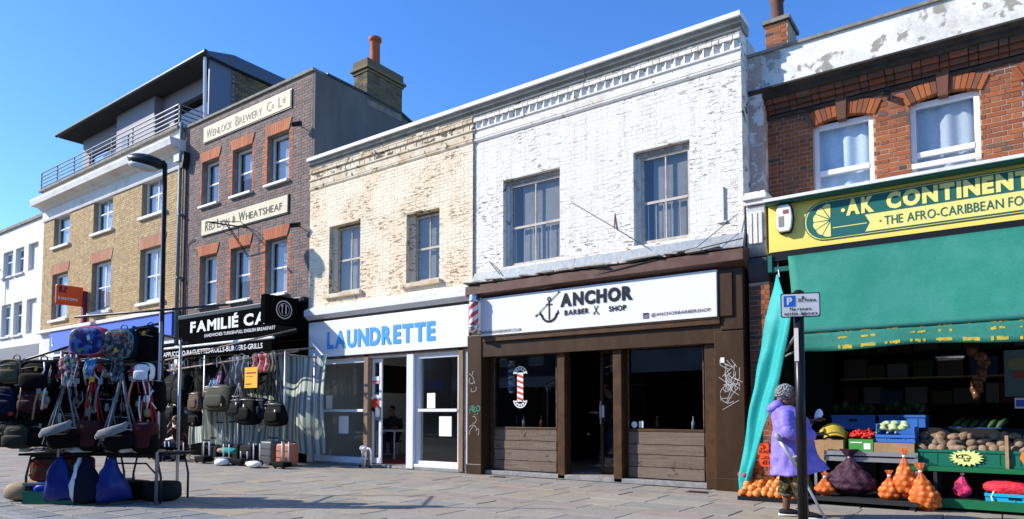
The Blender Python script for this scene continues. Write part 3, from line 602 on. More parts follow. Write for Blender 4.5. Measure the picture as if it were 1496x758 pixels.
MB().lathe([(.086, 2.90), (.088, 2.95), (.088, 3.32), (.086, 3.37)], (-5.1, -.31, 0), 20).build('striped_tube', gp, bp, smooth=True)
ch = plain('chrome', (.65, .66, .67), .18, .9)
MB().lathe([(.03, 2.75), (.07, 2.77), (.095, 2.80), (.085, 2.84), (.1, 2.87), (.1, 2.90), (.07, 2.91)], (-5.1, -.31, 0), 20).build('lower_cap', ch, bp, smooth=True)
MB().lathe([(.07, 3.36), (.1, 3.37), (.1, 3.40), (.085, 3.43), (.095, 3.47), (.07, 3.51), (.03, 3.53)], (-5.1, -.31, 0), 20).build('upper_cap', ch, bp, smooth=True)
MB().box(-5.12, -5.08, -.25, -.1, 2.80, 2.84).box(-5.12, -5.08, -.25, -.1, 3.42, 3.46).box(-5.15, -5.05, -.13, -.106, 2.76, 3.50).build('bracket', ch, bp)

# ================================================================== laundrette building
Lb = thing('laundrette_building', 'cream painted brick building with peeling paint over the laundrette', 'building', (-8, 0, 0))
lh = [(-9.8, -8.7, 4.03, 5.67), (-7.22, -6.26, 4.0, 5.52)]
w = wall(-10.55, -5.355, 3.6, 7.3, -.035, .3, lh, 'wall', M['cream_joint'], Lb)
lay(brick_rects(-10.55, -5.355, 3.75, 6.68, lh, j=.006), -.035, M['cream_brick'], w, 300, proud=.0022, jit=.0018)
lay(brick_rects(-10.55, -5.355, 7.10, 7.25, []), -.065, M['cream_band'], w, 0, proud=.006, jit=.005, back=.06)
MB().prismx([(-.03, 6.68), (-.045, 6.68), (-.065, 6.715), (-.065, 6.745), (-.03, 6.765)], -10.55, -5.357).build('string_course', M['cream_band'], w)
MB().prismx([(-.03, 6.765), (-.05, 6.767), (-.05, 6.90), (-.075, 6.925), (-.075, 6.955), (-.03, 6.965)], -10.55, -5.358).build('upper_string_course', M['cream_band'], w)
dogtooth(-10.5, -5.36, M['cream_band'], w)
coping(-10.55, -8.0, w); coping(-7.998, -5.352, w)
MB().box(-10.5, -5.36, .3, 9, 6.6, 6.75).box(-10.5, -5.36, 8.8, 9, 0, 6.6).build('roof', M['roof'], Lb)
for (x0, x1, z0, z1) in lh:
    f = sash(x0 + .13, x1 - .02, z0 + .02, z1 - .04, .13, Lb, M['old_frame'], M['oldglass'], vbar=1, mid=.5, fr=.05, backm=M['room'], room=.6, curtain=(M['blind'], .0, 1.0, .98, .001))
    MB().box(x0, x0 + .125, .06, .29, z0, z1).build('reveal_lining', M['cream_brick'], f)
    MB().box(x0 - .12, x1 + .08, -.12, .13, z0 - .1, z0 - .004).build('sill', M['cream_band'], f, bev=.012)
MB().prismx([(-.02, 3.44), (-.10, 3.47), (-.16, 3.53), (-.19, 3.54), (-.19, 3.69), (-.17, 3.70), (-.02, 3.78)], -10.53, -5.37).build('cornice', mat('worn white cornice', (.74, .75, .77), (.56, .56, .56), sc=3, lo=.55, hi=.8, rough=.7), Lb, bev=.006)
MB().box(-10.53, -5.37, -.06, .1, 2.47, 3.46).build('fascia_board', M['brown'], Lb)
sg = MB().box(-10.44, -5.40, -.10, -.062, 2.53, 3.385).build('shop_sign', M['sign_white'], Lb, bev=.004)
T('LAUNDRETTE', -9.75, 2.70, 3.45, .42, M['blue_letter'], sg, y=-.105, bold=.045)
# shopfront
M['bare_post'] = mat('bare brown wood', (.20, .13, .08), (.26, .18, .12), sc=5, rough=.8, stretch=(3, 3, .4))
MB().box(-10.53, -10.27, -.04, .2, .02, 2.47).build('frame_post', M['alu'], Lb, bev=.005)
MB().box(-8.50, -8.37, -.06, .2, .02, 2.52).build('timber_post', M['bare_post'], Lb, bev=.006)
MB().box(-7.17, -6.97, -.05, .2, .02, 2.50).build('frame_post', M['alu'], Lb, bev=.005)
MB().box(-5.70, -5.58, -.06, .2, .02, 2.52).build('timber_post', M['bare_post'], Lb, bev=.006)
MB().box(-5.57, -5.43, -.02, .2, .02, 3.4).build('pier', M['white_band'], Lb)
MB().box(-10.27, -5.7, -.03, .2, 2.44, 2.50).build('frame_head', M['alu'], Lb)
MB().box(-10.5, -5.45, -.03, .3, .004, .06).build('shop_step', M['kerb'], Lb)
for (x0, x1) in ((-10.26, -8.51), (-6.96, -5.71)):
    fr = MB().box(x0, x0 + .09, .02, .16, .08, 2.44).box(x1 - .08, x1, .02, .16, .08, 2.44).box(x0 + .09, x1 - .08, .02, .16, 2.36, 2.44).box(x0 + .09, x1 - .08, .0, .16, 1.225, 1.285).box(x0 + .09, x1 - .08, .02, .16, .08, .19).box(x0, x1, -.035, .02, .06, .12).build('window', M['alu'], Lb, bev=.005)
    MB().box(x0 + .09, x1 - .08, .09, .098, .19, 1.225).build('pane', M['shopglass'], fr); MB().box(x0 + .09, x1 - .08, .10, .108, 1.285, 2.36).build('pane', M['shopglass'], fr)
    MB().box(x0 + .27, x0 + .50, .085, .089, 1.30, 1.62).build('notice', M['paper'], fr)
    xx = x0 + (.75 if x0 < -8 else .62)
    MB().box(xx, xx + .34, .080, .084, .72, 1.13).build('notice', M['paper'], fr)
# door leaf pushed inward and the way in
dl = MB().box(-8.36, -8.30, .06, .1, .08, 2.42).box(-8.13, -8.05, .06, .1, .08, 2.42).box(-8.30, -8.13, .06, .1, 2.34, 2.42).box(-8.30, -8.13, .06, .1, .08, .2).build('door', M['alu'], Lb, bev=.004)
MB().box(-8.30, -8.13, .078, .086, .2, 2.34).build('pane', M['shopglass'], dl)
MB().box(-8.20, -8.06, .02, .059, 1.05, 1.32).build('lock_box', plain('grey plastic', (.16, .19, .25), .5), dl)
ns = MB().box(-8.36, -8.12, .05, .0585, 1.86, 2.02).build('door_notice', M['paper'], dl); MB().box(-8.35, -8.13, .046, .0495, 1.90, 1.93).box(-8.35, -8.13, .046, .0495, 1.87, 1.885).build('print', plain('sticker red', (.62, .05, .03), .5), ns)
b = MB(); ring(b, -8.24, 1.42, .0, .12, 0, 6.283, .055, 18); b.build('round_sticker', plain('sticker red', (.62, .05, .03), .5), dl)
for k in range(2): 
    b = MB(); ring(b, -8.24, 1.42, .12, .2, .6 + k * math.pi, 2.5 + k * math.pi, .055, 8); b.build('sticker_arc', M['black'] if k else M['paper'], dl)
rm = MB().box(-10.4, -5.5, 5.2, 5.3, 0, 3).box(-10.45, -10.4, .25, 5.2, 0, 3).box(-5.5, -5.45, .25, 5.2, 0, 3).box(-10.4, -5.5, .25, 5.3, 2.95, 3).build('shop_interior', M['pale_room'], Lb)
MB().box(-10.4, -5.5, .3, 5.2, .01, .06).build('shop_floor', M['floor'], rm); MB().box(-9.2, -7.1, .3, 2.6, .061, .068).build('floor_mat', M['red_mat'], rm)
MB().box(-10.395, -10.37, 1.9, 3.6, 1.75, 2.5).build('wall_picture', M['dark_room'], rm)
wm = plain('machine enamel', (.45, .46, .46), .4)
for k in range(5):
    x = -6.0 - k * .0; y = 1.2 + k * .75
    m1 = MB().box(-6.2, -5.52, y - .34, y + .34, .07, 1.0).build('washing_machine', wm, rm, bev=.02)
    MB().cyl((-6.2, y, .5), (-6.225, y, .5), .2, 16).build('machine_door', M['dark_metal'], m1)
tb = MB().box(-9.6, -8.9, 1.3, 2.0, .74, .78)
for x in (-9.57, -8.93):
    for y in (1.33, 1.97): tb.cyl((x, y, .07), (x, y, .74), .018, 6)
tb.build('folding_table', M['alu'], rm)

bp2 = thing('barber_pole', 'blue and white striped barber pole hanging inside the left barber window', 'barber pole', (-4.72, .42, 1.55), False)
MB().lathe([(.07, .1), (.072, .14), (.072, .60), (.07, .64)], n=16).build('striped_tube', mat('blue stripe tube', (.05, .09, .32), (.62, .62, .64), sc=7, lo=.48, hi=.52, rough=.3, stretch=(.6, .6, 1.6)), bp2, smooth=True)
for z in (.02, .63): MB().lathe([(.03, z), (.085, z + .03), (.08, z + .07), (.05, z + .09)], n=16).build('cap', ch, bp2, smooth=True)
MB().cyl((0, 0, .7), (0, 0, 1.35), .006, 5).build('cord', M['cable'], bp2)
rq = random.Random(5)
for k in (0, 1, 2, 5, 7):
    t = thing('bottle', ['dark', 'pale', 'amber'][k % 3] + ' bottle on the sill ' + ('inside the left barber window' if k < 5 else 'inside the right barber window'), 'bottle', ((-4.5 + k * k * .13) if k < 5 else (-1.6 + (k - 5) * .33), .30 + .04 * (k % 3), .92), False, 'bottles inside the barber windows')
    MB().lathe([(.03, 0), (.032, .1), (.03, .13), (.012, .16), (.012, .2)], n=10).build('glass', [plain('dark bottle', (.03, .03, .04), .15), plain('pale bottle', (.5, .5, .48), .2), plain('amber bottle', (.25, .10, .02), .15)][k % 3], t, smooth=True); MB().cyl((0, 0, .2), (0, 0, .23), .014, 8).build('cap', ch, t)
MB().box(-4.93, -3.48, .22, .5, .885, .915).box(-2.02, -.68, .22, .5, .885, .915).build('window_shelf', M['brown'], B)

# worn lighter beads round the barber panes, lit ceiling spots inside, threshold in the beige of sunlit floor
M['bead'] = mat('worn bead', (.17, .12, .08), (.08, .045, .025), sc=9, rough=.7)
for gx0, gx1 in ((-4.93, -3.48), (-2.02, -.68)):
    MB().box(gx0, gx1, .128, .14, 2.295, 2.312).box(gx1 - .012, gx1 + .004, .128, .14, .935, 2.29).box(gx0 - .004, gx0 + .010, .128, .14, .935, 2.29).build('glazing_bead', M['bead'], B)
MB().box(-3.2, -2.24, .0, .9, .086, .094).build('threshold', mat('dusty threshold', (.36, .30, .24), (.25, .21, .17), sc=6, rough=.9), B)  # pale beige stands in for sunlight on the floor at the door
MB().box(-4.9, -.45, -.075, -.061, 2.565, 2.585).box(-5.0, -.30, -.175, -.161, 2.675, 2.695).build('moulding_bead', M['brown_edge'], B)
em = bpy.data.materials.new('lit lamp'); em.use_nodes = True; eb = em.node_tree.nodes['Principled BSDF']; eb.inputs['Emission Color'].default_value = (1, .82, .6, 1); eb.inputs['Emission Strength'].default_value = 25
for k, (x, y, lb) in enumerate(((-3.55, 1.1, 'small lit ceiling spotlight inside the open barber door'), (-4.1, 1.6, 'small lit ceiling spotlight inside the left barber window'), (-1.55, 1.3, 'small lit ceiling spotlight inside the right barber window'))):
    t = thing('ceiling_light', lb, 'ceiling light', (x, y, 2.6), False); MB().lathe([(.05, .0), (.06, .02), (.06, .35), (.03, .36)], n=12).build('housing', M['black_metal'], t); MB().lathe([(.005, -.012), (.04, -.008), (.042, 0)], n=12).build('lamp', em, t)
# ================================================================== the old pub
Pb = thing('pub_building', 'narrow purple brown brick pub with cream name plates and red window arches', 'building', (-13.5, 0, 0))
ux = [(-15.63, -14.72), (-14.05, -13.11), (-12.43, -11.49)]
ph = [(a, b, 7.18, 8.52) for a, b in ux] + [(a, b, 4.24, 5.74) for a, b in ux]
w = wall(-16.62, -10.56, 3.3, 9.76, .006, .3, ph, 'wall', M['mortar_grey'], Pb)
arch = [(a - .12, b + .12, z, z + .3) for (a, b) in ux for z in (8.52, 5.74)]
def pubpick(a, b, c, d):
    for (h0, h1, z0, z1) in ph:
        if z0 - .05 < c < z1 and (abs(b - h0) < .02 or abs(a - h1) < .02) and b - a < .23: return M['red_brick']
    return M['pub_brick']
lay(brick_rects(-16.62, -10.56, 3.9, 9.72, ph + arch), .006, M['pub_brick'], w, 0, proud=.006, jit=.003, pick=pubpick)
def flat_arch(x0, x1, z0, h, y, m, par, splay=.12, n=11, proud=.02, name='flat_arch'):
    b = MB()
    for k in range(n):
        a0, a1 = x0 + (x1 - x0) * k / n + .003, x0 + (x1 - x0) * (k + 1) / n - .003
        f = lambda x: x + ((x - x0) / (x1 - x0) - .5) * 2 * splay
        b.prism([(a0, z0), (a1, z0), (f(a1), z0 + h), (f(a0), z0 + h)], y - proud, y + .1)
    o = b.build(name, m, par); o['kind'] = 'stuff'; return o
for a, b in ux:
    for z in (8.52, 5.74): flat_arch(a, b, z + .002, .292, .0, M['red_brick'], w)
for i, (a, b) in enumerate(ux):
    for z0, z1 in ((7.18, 8.52), (4.24, 5.74)):
        sash(a + .02, b - .02, z0 + .03, z1 - .01, .17, Pb, M['white_frame'], M['winglass'], vbar=0, mid=.5, fr=.065, backm=M['room'], curtain=(M['curtain'], 0, 1, .98 if i != 1 else .6), sill=(.06, .07, .26), bar=.02)
MB().box(-16.66, -10.5, -.05, .35, 9.762, 9.84).build('coping', M['stone_coping'], Pb, bev=.01)
MB().box(-10.56, -10.47, .3, 1.72, 6.5, 9.77).prismx([(1.72, 6.5), (12, 6.5), (12, 7.0), (3.0, 9.70), (1.72, 9.78)], -10.9, -10.472).box(-10.558, -10.472, .005, .3, 3.8, 9.76).build('flank_wall', M['grey_render'], Pb)
MB().box(-10.95, -10.44, .35, 1.62, 9.772, 9.835).prismx([(1.62, 9.785), (3.0, 9.705), (12.05, 6.95), (12.05, 7.02), (3.0, 9.775), (1.62, 9.84)], -10.95, -10.43).build('flank_coping', M['dark_metal'], Pb)
MB().box(-16.6, -10.95, .3, 6, 9.3, 9.5).box(-16.6, -10.95, 5.9, 6, 0, 9.3).box(-16.62, -16.55, .3, 6, 0, 9.7).build('roof', M['roof'], Pb)
cw = MB().box(-10.99, -10.46, 1.70, 3.0, 9.5, 10.44).build('chimney_stack', M['mortar_grey'], Pb)
b = MB()
for k in range(12):
    z = 9.68 + k * .064; o = .03 * (k % 2)
    for q in range(6): y = 1.70 + q * .2166; b.box(-10.45, -10.46 + .012, y + .005 + o * .3, y + .2116, z + .004, z + .06)
    for q in range(3): x = -10.99 + q * .177; b.box(x + .004, x + .173, 1.69, 1.702, z + .004, z + .06)
b.build('chimney_brickwork', M['stock'], cw)['kind'] = 'stuff'
MB().box(-11.03, -10.42, 1.66, 3.04, 10.44, 10.52).box(-11.08, -10.37, 1.61, 3.09, 10.522, 10.60).box(-11.02, -10.43, 1.67, 3.03, 10.602, 10.82).build('chimney_cap', M['stock'], cw, bev=.01)
MB().lathe([(.16, 10.80), (.14, 10.95), (.135, 11.5), (.15, 11.56), (.18, 11.58), (.18, 11.66), (.15, 11.68)], (-10.72, 2.2, 0), 14).build('chimney_pot', M['terracotta'], cw, smooth=True)
def plate(x0, x1, z0, z1, lines, ink, nm):
    p = MB().box(x0, x1, -.045, .0, z0, z1).build('name_plate', M['plate'], Pb, label=nm)
    MB().box(x0 - .03, x1 + .03, -.03, -.001, z0 - .03, z0 - .001).box(x0 - .03, x1 + .03, -.03, -.001, z1 + .001, z1 + .03).box(x0 - .03, x0 - .001, -.03, -.001, z0, z1).box(x1 + .001, x1 + .03, -.03, -.001, z0, z1).build('plate_frame', M['black_metal'], p)
    for body, x, z, wd, h, bold in lines: text(body, (x, -.047, z), wd, h, ink, p, bold=bold)
plate(-15.5, -11.41, 9.08, 9.52, [('W', -15.35, 9.17, .3, .27, 0), ('ENLOCK', -15.02, 9.17, .98, .20, 0), ('B', -13.88, 9.17, .17, .27, 0), ('REWERY', -13.68, 9.17, 1.05, .20, 0), ('C', -12.42, 9.17, .2, .27, 0), ('o', -12.2, 9.22, .1, .11, 0), ('L', -11.92, 9.17, .15, .27, 0), ('d', -11.73, 9.24, .1, .16, 0)], M['plate_ink'], 'cream name plate under the roof reading Wenlock Brewery Co Ld')
plate(-15.5, -11.46, 6.33, 6.78, [('R', -15.3, 6.43, .17, .26, .01), ('ED', -15.1, 6.43, .3, .19, .01), ('L', -14.68, 6.43, .15, .26, .01), ('ION', -14.5, 6.43, .42, .19, .01), ('&', -13.93, 6.45, .16, .19, .005), ('W', -13.62, 6.43, .3, .26, .01), ('HEATSHEAF', -13.28, 6.43, 1.6, .19, .01)], M['plate_ink2'], 'cream name plate between the floors reading Red Lion and Wheatsheaf')
# iron sign bracket
ib = MB()
for dx in (-.03, .03): ib.cyl((-13.2 + dx, 0, 6.20), (-13.2 + dx, -1.2, 6.10), .012, 6); ib.cyl((-13.2 + dx, -.62, 6.14), (-13.2 + dx, .0, 5.42), .012, 6)
ib.cyl((-13.2, -1.18, 6.1), (-13.2, -.25, 6.32), .01, 6).cyl((-13.2, -.25, 6.32), (-13.2, 0, 6.2), .01, 6).cyl((-13.2, -.3, 6.16), (-13.2, -.3, 5.78), .01, 6).cyl((-13.24, -1.18, 6.1), (-13.16, -1.18, 6.1), .012, 6)
ib.loft([(-13.2, -.62 + .14 * math.cos(t * .5), 6.0 + .1 * math.sin(t * .5)) for t in range(13)], .008, 5)
tag(ib.build('sign_bracket', M['black_metal']), 'rusty black iron sign bracket without a sign over the pub name plate', 'bracket')
for z, lb in ((8.42, 'small black floodlight high on the pub wall by the top windows'), (5.86, 'small black floodlight on the pub wall above the black cafe sign')):
    t = thing('floodlight', lb, 'floodlight', (-10.95, 0, z), False, 'floodlights on the pub wall')
    MB().cyl((0, .0, .0), (0, -.16, .03), .014, 6).build('arm', M['black_metal'], t); MB().obox((.06, -.22, 0), (.26, .12, .12), (20, 0, 20)).build('lamp_housing', M['black_metal'], t, bev=.02)
# café shopfront
MB().box(-16.5, -10.6, -.02, .25, 0, 3.9).build('shopfront', M['shop_black'], Pb)
MB().box(-16.5, -10.6, -.14, .02, 3.94, 4.06).build('fascia_cornice', M['black_metal'], Pb, bev=.01)
cf = MB().box(-16.35, -10.62, -.16, -.02, 3.18, 3.94).build('shop_sign', M['shop_black'], Pb, bev=.006)
T('FAMILIÉ CAFÉ', -15.75, 3.50, 4.35, .40, M['sign_white'], cf, y=-.163, bold=.04)
T('SANDWICHES-TURKISH-FULL ENGLISH BREAKFAST', -15.0, 3.33, 3.3, .09, M['sign_white'], cf, y=-.163, bold=.012)
pj = MB().box(-10.92, -10.74, -1.12, -.18, 3.32, 4.0).build('projecting_sign', M['shop_black'], Pb, bev=.01)
pq = MB()
def ringx(mb, x, cy, cz, r0, r1, n=20):
    for k in range(n):
        a, c = 6.2832 * k / n, 6.2832 * (k + 1) / n
        mb.prismx([(cy + r0 * math.cos(a), cz + r0 * math.sin(a)), (cy + r1 * math.cos(a), cz + r1 * math.sin(a)), (cy + r1 * math.cos(c), cz + r1 * math.sin(c)), (cy + r0 * math.cos(c), cz + r0 * math.sin(c))], x, x + .004)
ringx(pq, -10.738, -.6, 3.68, .20, .225); ringx(pq, -10.738, -.6, 3.68, .145, .155); pq.build('emblem_ring', M['gpale'], pj)
fk = MB().box(-10.738, -10.733, -.665, -.645, 3.58, 3.79).box(-10.738, -10.733, -.565, -.535, 3.58, 3.79)
for k in range(3): fk.box(-10.738, -10.733, -.685 + k * .022, -.677 + k * .022, 3.74, 3.82)
fk.build('knife_and_fork', M['gpale'], pj)
# awning, rolled out a little
aw = thing('cafe_awning', 'black cafe awning with white lettering on its hanging edge', 'awning', (-13, -.2, 3.1))
MB().add([(-16.2, -.16, 3.16), (-10.65, -.16, 3.16), (-10.65, -.95, 2.96), (-16.2, -.95, 2.96)], [(0, 1, 2, 3)]).build('canopy', M['shop_black'], aw, thick=.012)
MB().cyl((-16.2, -.98, 2.97), (-10.6, -.98, 2.97), .035, 10).build('front_rail', M['alu'], aw)
v = MB().box(-16.2, -10.65, -.985, -.975, 2.66, 2.945).build('valance', M['shop_black'], aw)
text('CAPPUCCINO-BAGUETTES-ROLLS-BURGERS-GRILLS', (-15.75, -.988, 2.74), 4.75, .13, M['sign_white'], v, bold=.015)

# ================================================================== yellow brick building
Yb = thing('yellow_brick_building', 'yellow stock brick building with white cornice and rooftop flat', 'building', (-21.8, 0, 0))
yx = [(-26.02, -24.62), (-22.66, -21.2), (-19.2, -17.66)]
yh = [(a, b, 7.47, 8.62) for a, b in yx] + [(a, b, 4.68, 6.44) for a, b in yx]
w = wall(-27.0, -16.7, 3.3, 8.62, .006, .3, yh, 'wall', M['mortar_yellow'], Yb)
yar = [(a - .12, b + .12, 6.44, 6.80) for a, b in yx]
lay(brick_rects(-27, -16.7, 4.35, 8.6, yh + yar), .006, M['yellow_brick'], w, 0, proud=.006, jit=.003)
for a, b in yx: flat_arch(a, b, 6.442, .35, .0, M['soft_red'], w, n=15, proud=.012)
for i, (a, b) in enumerate(yx):
    for z0, z1 in ((7.47, 8.85), (4.68, 6.44)):
        sash(a + .02, b - .02, z0 + .02, z1 - .01, .15, Yb, M['white_frame'], M['winglass'], vbar=1 if i else 0, mid=.5, fr=.09, backm=M['room'], curtain=(M['curtain'], .0, 1, .97), sill=(.12, .1, .24), sillm=M['stucco'], bar=.06, room=.4)
b = MB().prismx([(.3, 8.62), (-.03, 8.622), (-.05, 8.68), (-.05, 9.02), (-.12, 9.06), (-.20, 9.14), (-.46, 9.17), (-.50, 9.34), (-.50, 9.40), (.3, 9.40)], -27.02, -16.55).prismx([(.3, 9.402), (-.10, 9.402), (-.10, 9.78), (.3, 9.78)], -27.0, -16.72)
for (a, bb, z0, z1) in []: pass
b.build('cornice', M['stucco'], Yb)
MB().box(-27.05, -16.68, -.22, 1.6, 9.782, 9.86).build('balcony_slab', M['stone_coping'], Yb)
M['rail'] = plain('grey railing metal', (.16, .165, .175), .4, .5)
rl = thing('balcony_railing', 'grey metal railing round the rooftop balcony of the yellow brick building', 'railing', (-21.8, -.1, 9.86))
for z in (9.96, 10.1, 10.24, 10.38, 10.53): MB().cyl((-27.0, -.15, z), (-16.72, -.15, z), .024, 6).build('rail', M['rail'], rl); MB().cyl((-16.72, -.15, z), (-16.72, 1.15, z), .02, 6).build('rail', M['rail'], rl)
for k in range(8):
    x = -27.0 + k * 10.28 / 7; MB().cyl((x, -.13, 9.862), (x, -.13, 10.53), .024, 6).build('post', M['rail'], rl)
MB().cyl((-16.74, 1.1, 9.862), (-16.74, 1.1, 10.53), .024, 6).build('post', M['rail'], rl)
pw = [(-26.4, -23.9, 9.9, 11.6), (-19.8, -17.3, 9.9, 11.8)]
wl = wall(-27.0, -16.72, 9.86, 12.35, 1.3, 1.5, pw, 'penthouse_wall', M['penthouse'], Yb)
for a, bb, z0, z1 in pw:
    f = MB().box(a, bb, 1.40, 1.46, z0, z0 + .06).box(a, bb, 1.40, 1.46, z1 - .06, z1).box(a, a + .06, 1.40, 1.46, z0 + .06, z1 - .06).box(bb - .06, bb, 1.40, 1.46, z0 + .06, z1 - .06).build('window', M['dark_metal'], Yb)
    MB().box(a + .06, bb - .06, 1.42, 1.425, z0 + .06, z1 - .06).build('pane', M['winglass'], f); MB().box(a - .2, bb + .2, 1.9, 1.92, z0 - .2, z1 + .2).build('room_lining', M['dark_room'], f)
MB().box(-23.4, -20.6, 1.0, 1.3, 9.862, 12.32).build('penthouse_bay', M['penthouse'], Yb)
f = MB().box(-22.92, -22.43, .97, .999, 10.6, 11.4).build('window', M['dark_metal'], Yb); MB().box(-22.86, -22.49, .963, .9695, 10.66, 11.34).build('pane', M['winglass'], f)
MB().prismx([(.55, 12.34), (.7, 12.33), (6, 12.40), (6, 12.64), (1.4, 12.64), (.55, 12.42)], -27.5, -16.5).build('roof', M['roof'], Yb)
MB().cyl((-27.5, .5, 12.38), (-16.45, .5, 12.38), .07, 10).build('gutter', M['gutter'], Yb)
MB().box(-16.72, -16.66, .75, 1.5, 9.865, 12.3).build('penthouse_flank', plain('slate blue cladding', (.13, .16, .23), .5), Yb)
fw = MB().box(-16.72, -16.64, 1.5, 6, 9.6, 12.25).build('flank_wall', M['mortar_grey'], Yb)
b = MB()
for r in range(34):
    for q in range(20):
        y = 1.5 + q * .225 + (.11 if r % 2 else 0); z = 9.7 + r * .075; d = random.uniform(0, .012)
        if y < 5.8: b.box(-16.64, -16.625 + d, y + .006, y + .219, z + .005, z + .07)
b.build('brickwork', M['stock'], fw)['kind'] = 'stuff'
MB().prismx([(.5, 12.32), (1.45, 12.28), (6, 12.28), (6, 12.68), (1.45, 12.68), (.5, 12.42)], -16.64, -16.48).build('barge_board', M['zinc'], Yb)
MB().cyl((-16.68, .65, 9.9), (-16.68, .6, 12.3), .05, 8).build('downpipe', M['alu'], Yb)
MB().box(-27, -16.7, .3, 9, 9.3, 9.39).box(-27, -16.75, 8.9, 9, 0, 9.3).box(-27, -26.95, .3, 9, 0, 9.3).build('body', M['roof'], Yb)
MB().box(-27, -16.7, -.02, .28, 0, 4.33).build('shopfront', M['stucco'], Yb)
MB().box(-26.9, -16.72, -.2, .0, 4.22, 4.34).build('fascia_cornice', M['stucco'], Yb, bev=.01)
bs = MB().box(-25.7, -16.85, -.14, -.021, 3.52, 4.2).build('shop_sign', M['shop_blue'], Yb, bev=.006)
T('K', -21.75, 3.72, .3, .34, M['sign_white'], bs, y=-.143, bold=.03)
T('L', -25.5, 3.68, .14, .34, M['sign_white'], bs, y=-.143, bold=.03)
MB().box(-25.6, -16.9, -.03, -.021, .5, 3.3).build('shop_window', M['shop_black'], Yb)
# drainpipe between yellow building and pub
dp = thing('drainpipe', 'teal grey drainpipe with hopper between the yellow building and the pub', 'drainpipe', (-16.6, -.12, 0))
MB().cyl((-16.62, -.12, 3.2), (-16.62, -.12, 9.95), .055, 10).build('pipe', M['pipe'], dp, smooth=True)
MB().box(-16.78, -16.48, -.25, -.02, 8.72, 8.95).build('collar', M['stucco'], dp); 
for z in (5.2, 7.1): MB().box(-16.7, -16.54, -.18, -.0, z, z + .06).build('pipe_clip', M['pipe'], dp)
MB().prism([(-16.5, 8.5), (-16.38, 8.5), (-16.3, 8.75), (-16.3, 8.98), (-16.5, 8.98)], -.2, -.01).build('hopper', M['black_metal'], dp)
MB().loft([(-16.42, -.05, 3.9), (-16.42, -.05, 8.5)], .018, 6).loft([(-16.30, -.03, 3.9), (-16.30, -.03, 6.2), (-15.9, -.03, 6.3)], .014, 6).build('cable', M['cable'], dp)
# orange projecting sign
os_ = thing('projecting_sign', 'orange plastic sign box projecting from the yellow brick wall', 'sign', (-23, -.1, 5.2))
bx = MB().box(-23.1, -22.95, -.97, -.12, 4.93, 5.62).build('sign_box', M['orange_sign'], os_, bev=.05)
MB().box(-23.12, -22.93, -.13, .0, 4.3, 5.5).build('sign_mount', M['maroon'], os_, bev=.02)
MB().box(-22.948, -22.944, -.90, -.80, 5.34, 5.58).box(-22.948, -22.944, -.78, -.68, 5.34, 5.44).box(-22.948, -22.944, -.73, -.65, 5.45, 5.55).build('logo', M['maroon'], bx)
text('keatons', (-22.946, -.92, 5.10), .62, .13, M['sign_white'], bx, u=(0, 1, 0), bold=.01)

# ================================================================== white house far left
Wb = thing('white_rendered_house', 'plain white rendered house at the far left end of the terrace', 'building', (-31.5, 0, 0))
wx = [(-31.2, -30.12), (-29.85, -28.95), (-28.5, -27.5), (-33.5, -32.3)]
whh = [(a, b, z0, z1) for a, b in wx for z0, z1 in ((6.9, 8.0), (4.36, 5.75))]
wall(-37, -27.02, 0, 8.9, .02, .3, whh, 'wall', M['white_render'], Wb)
MB().box(-37, -27.02, -.06, .4, 8.9, 9.02).build('coping', M['stone_coping'], Wb); MB().box(-37, -27.02, .3, 9, 8.3, 8.4).box(-37, -27.02, 8.9, 9, 0, 8.3).build('roof', M['roof'], Wb)
for i, (a, b) in enumerate(wx):
    for z0, z1 in ((6.9, 8.0), (4.36, 5.75)):
        if i == 2: MB().box(a + .01, b - .01, .16, .28, z0 + .01, z1 - .01).build('blocked_window', M['white_render'], Wb)
        else: sash(a + .02, b - .02, z0 + .02, z1 - .02, .14, Wb, M['upvc'], M['winglass'], vbar=0, mid=.62, fr=.08, backm=M['room'], curtain=(M['curtain'], 0, 1, .9), sill=(.08, .08, .2), sillm=M['stucco'])
MB().box(-37, -27.02, -.03, .02, 3.0, 3.9).build('shop_sign', plain('grey sign', (.2, .2, .21), .6), Wb)
t = thing('wall_lantern', 'black lantern on a bracket on the white house at the left edge', 'lantern', (-31.35, -.3, 7.0), False)
MB().cyl((0, 0, .2), (0, .3, .3), .02, 6).cyl((0, 0, .2), (0, 0, -1.2), .025, 6).build('bracket', M['black_metal'], t); MB().lathe([(.05, -.1), (.13, .0), (.13, .3), (.05, .42)], (0, -.1, .0), 8).build('lamp_housing', M['black_metal'], t)

# ================================================================== street lamp
lp = thing('street_lamp', 'tall black street lamp with a flat oval head in front of the yellow building', 'street lamp', (-13.75, -2.0, 0))
MB().loft([(-13.78, -1.98, .0), (-13.78, -1.98, 1.2), (-13.77, -1.98, 1.21), (-13.66, -2.07, 7.42)], [.085, .085, .062, .055], 12).build('column', M['black_metal'], lp, smooth=True)
MB().cyl((-13.66, -2.07, 7.42), (-13.72, -2.1, 7.5), .06, 10).build('spigot', M['black_metal'], lp)
hd = MB().sup((-14.08, -2.33, 7.52), (.98, .50, .36), 1, .9, 20, 8, (0, 12, 32)).build('head', M['black_metal'], lp, smooth=True)
MB().sup((-14.14, -2.38, 7.40), (.78, .40, .24), 1, .9, 18, 6, (0, 12, 32)).build('lamp_glass', mat('lamp bowl', (.55, .55, .52), rough=.2), hd, smooth=True)

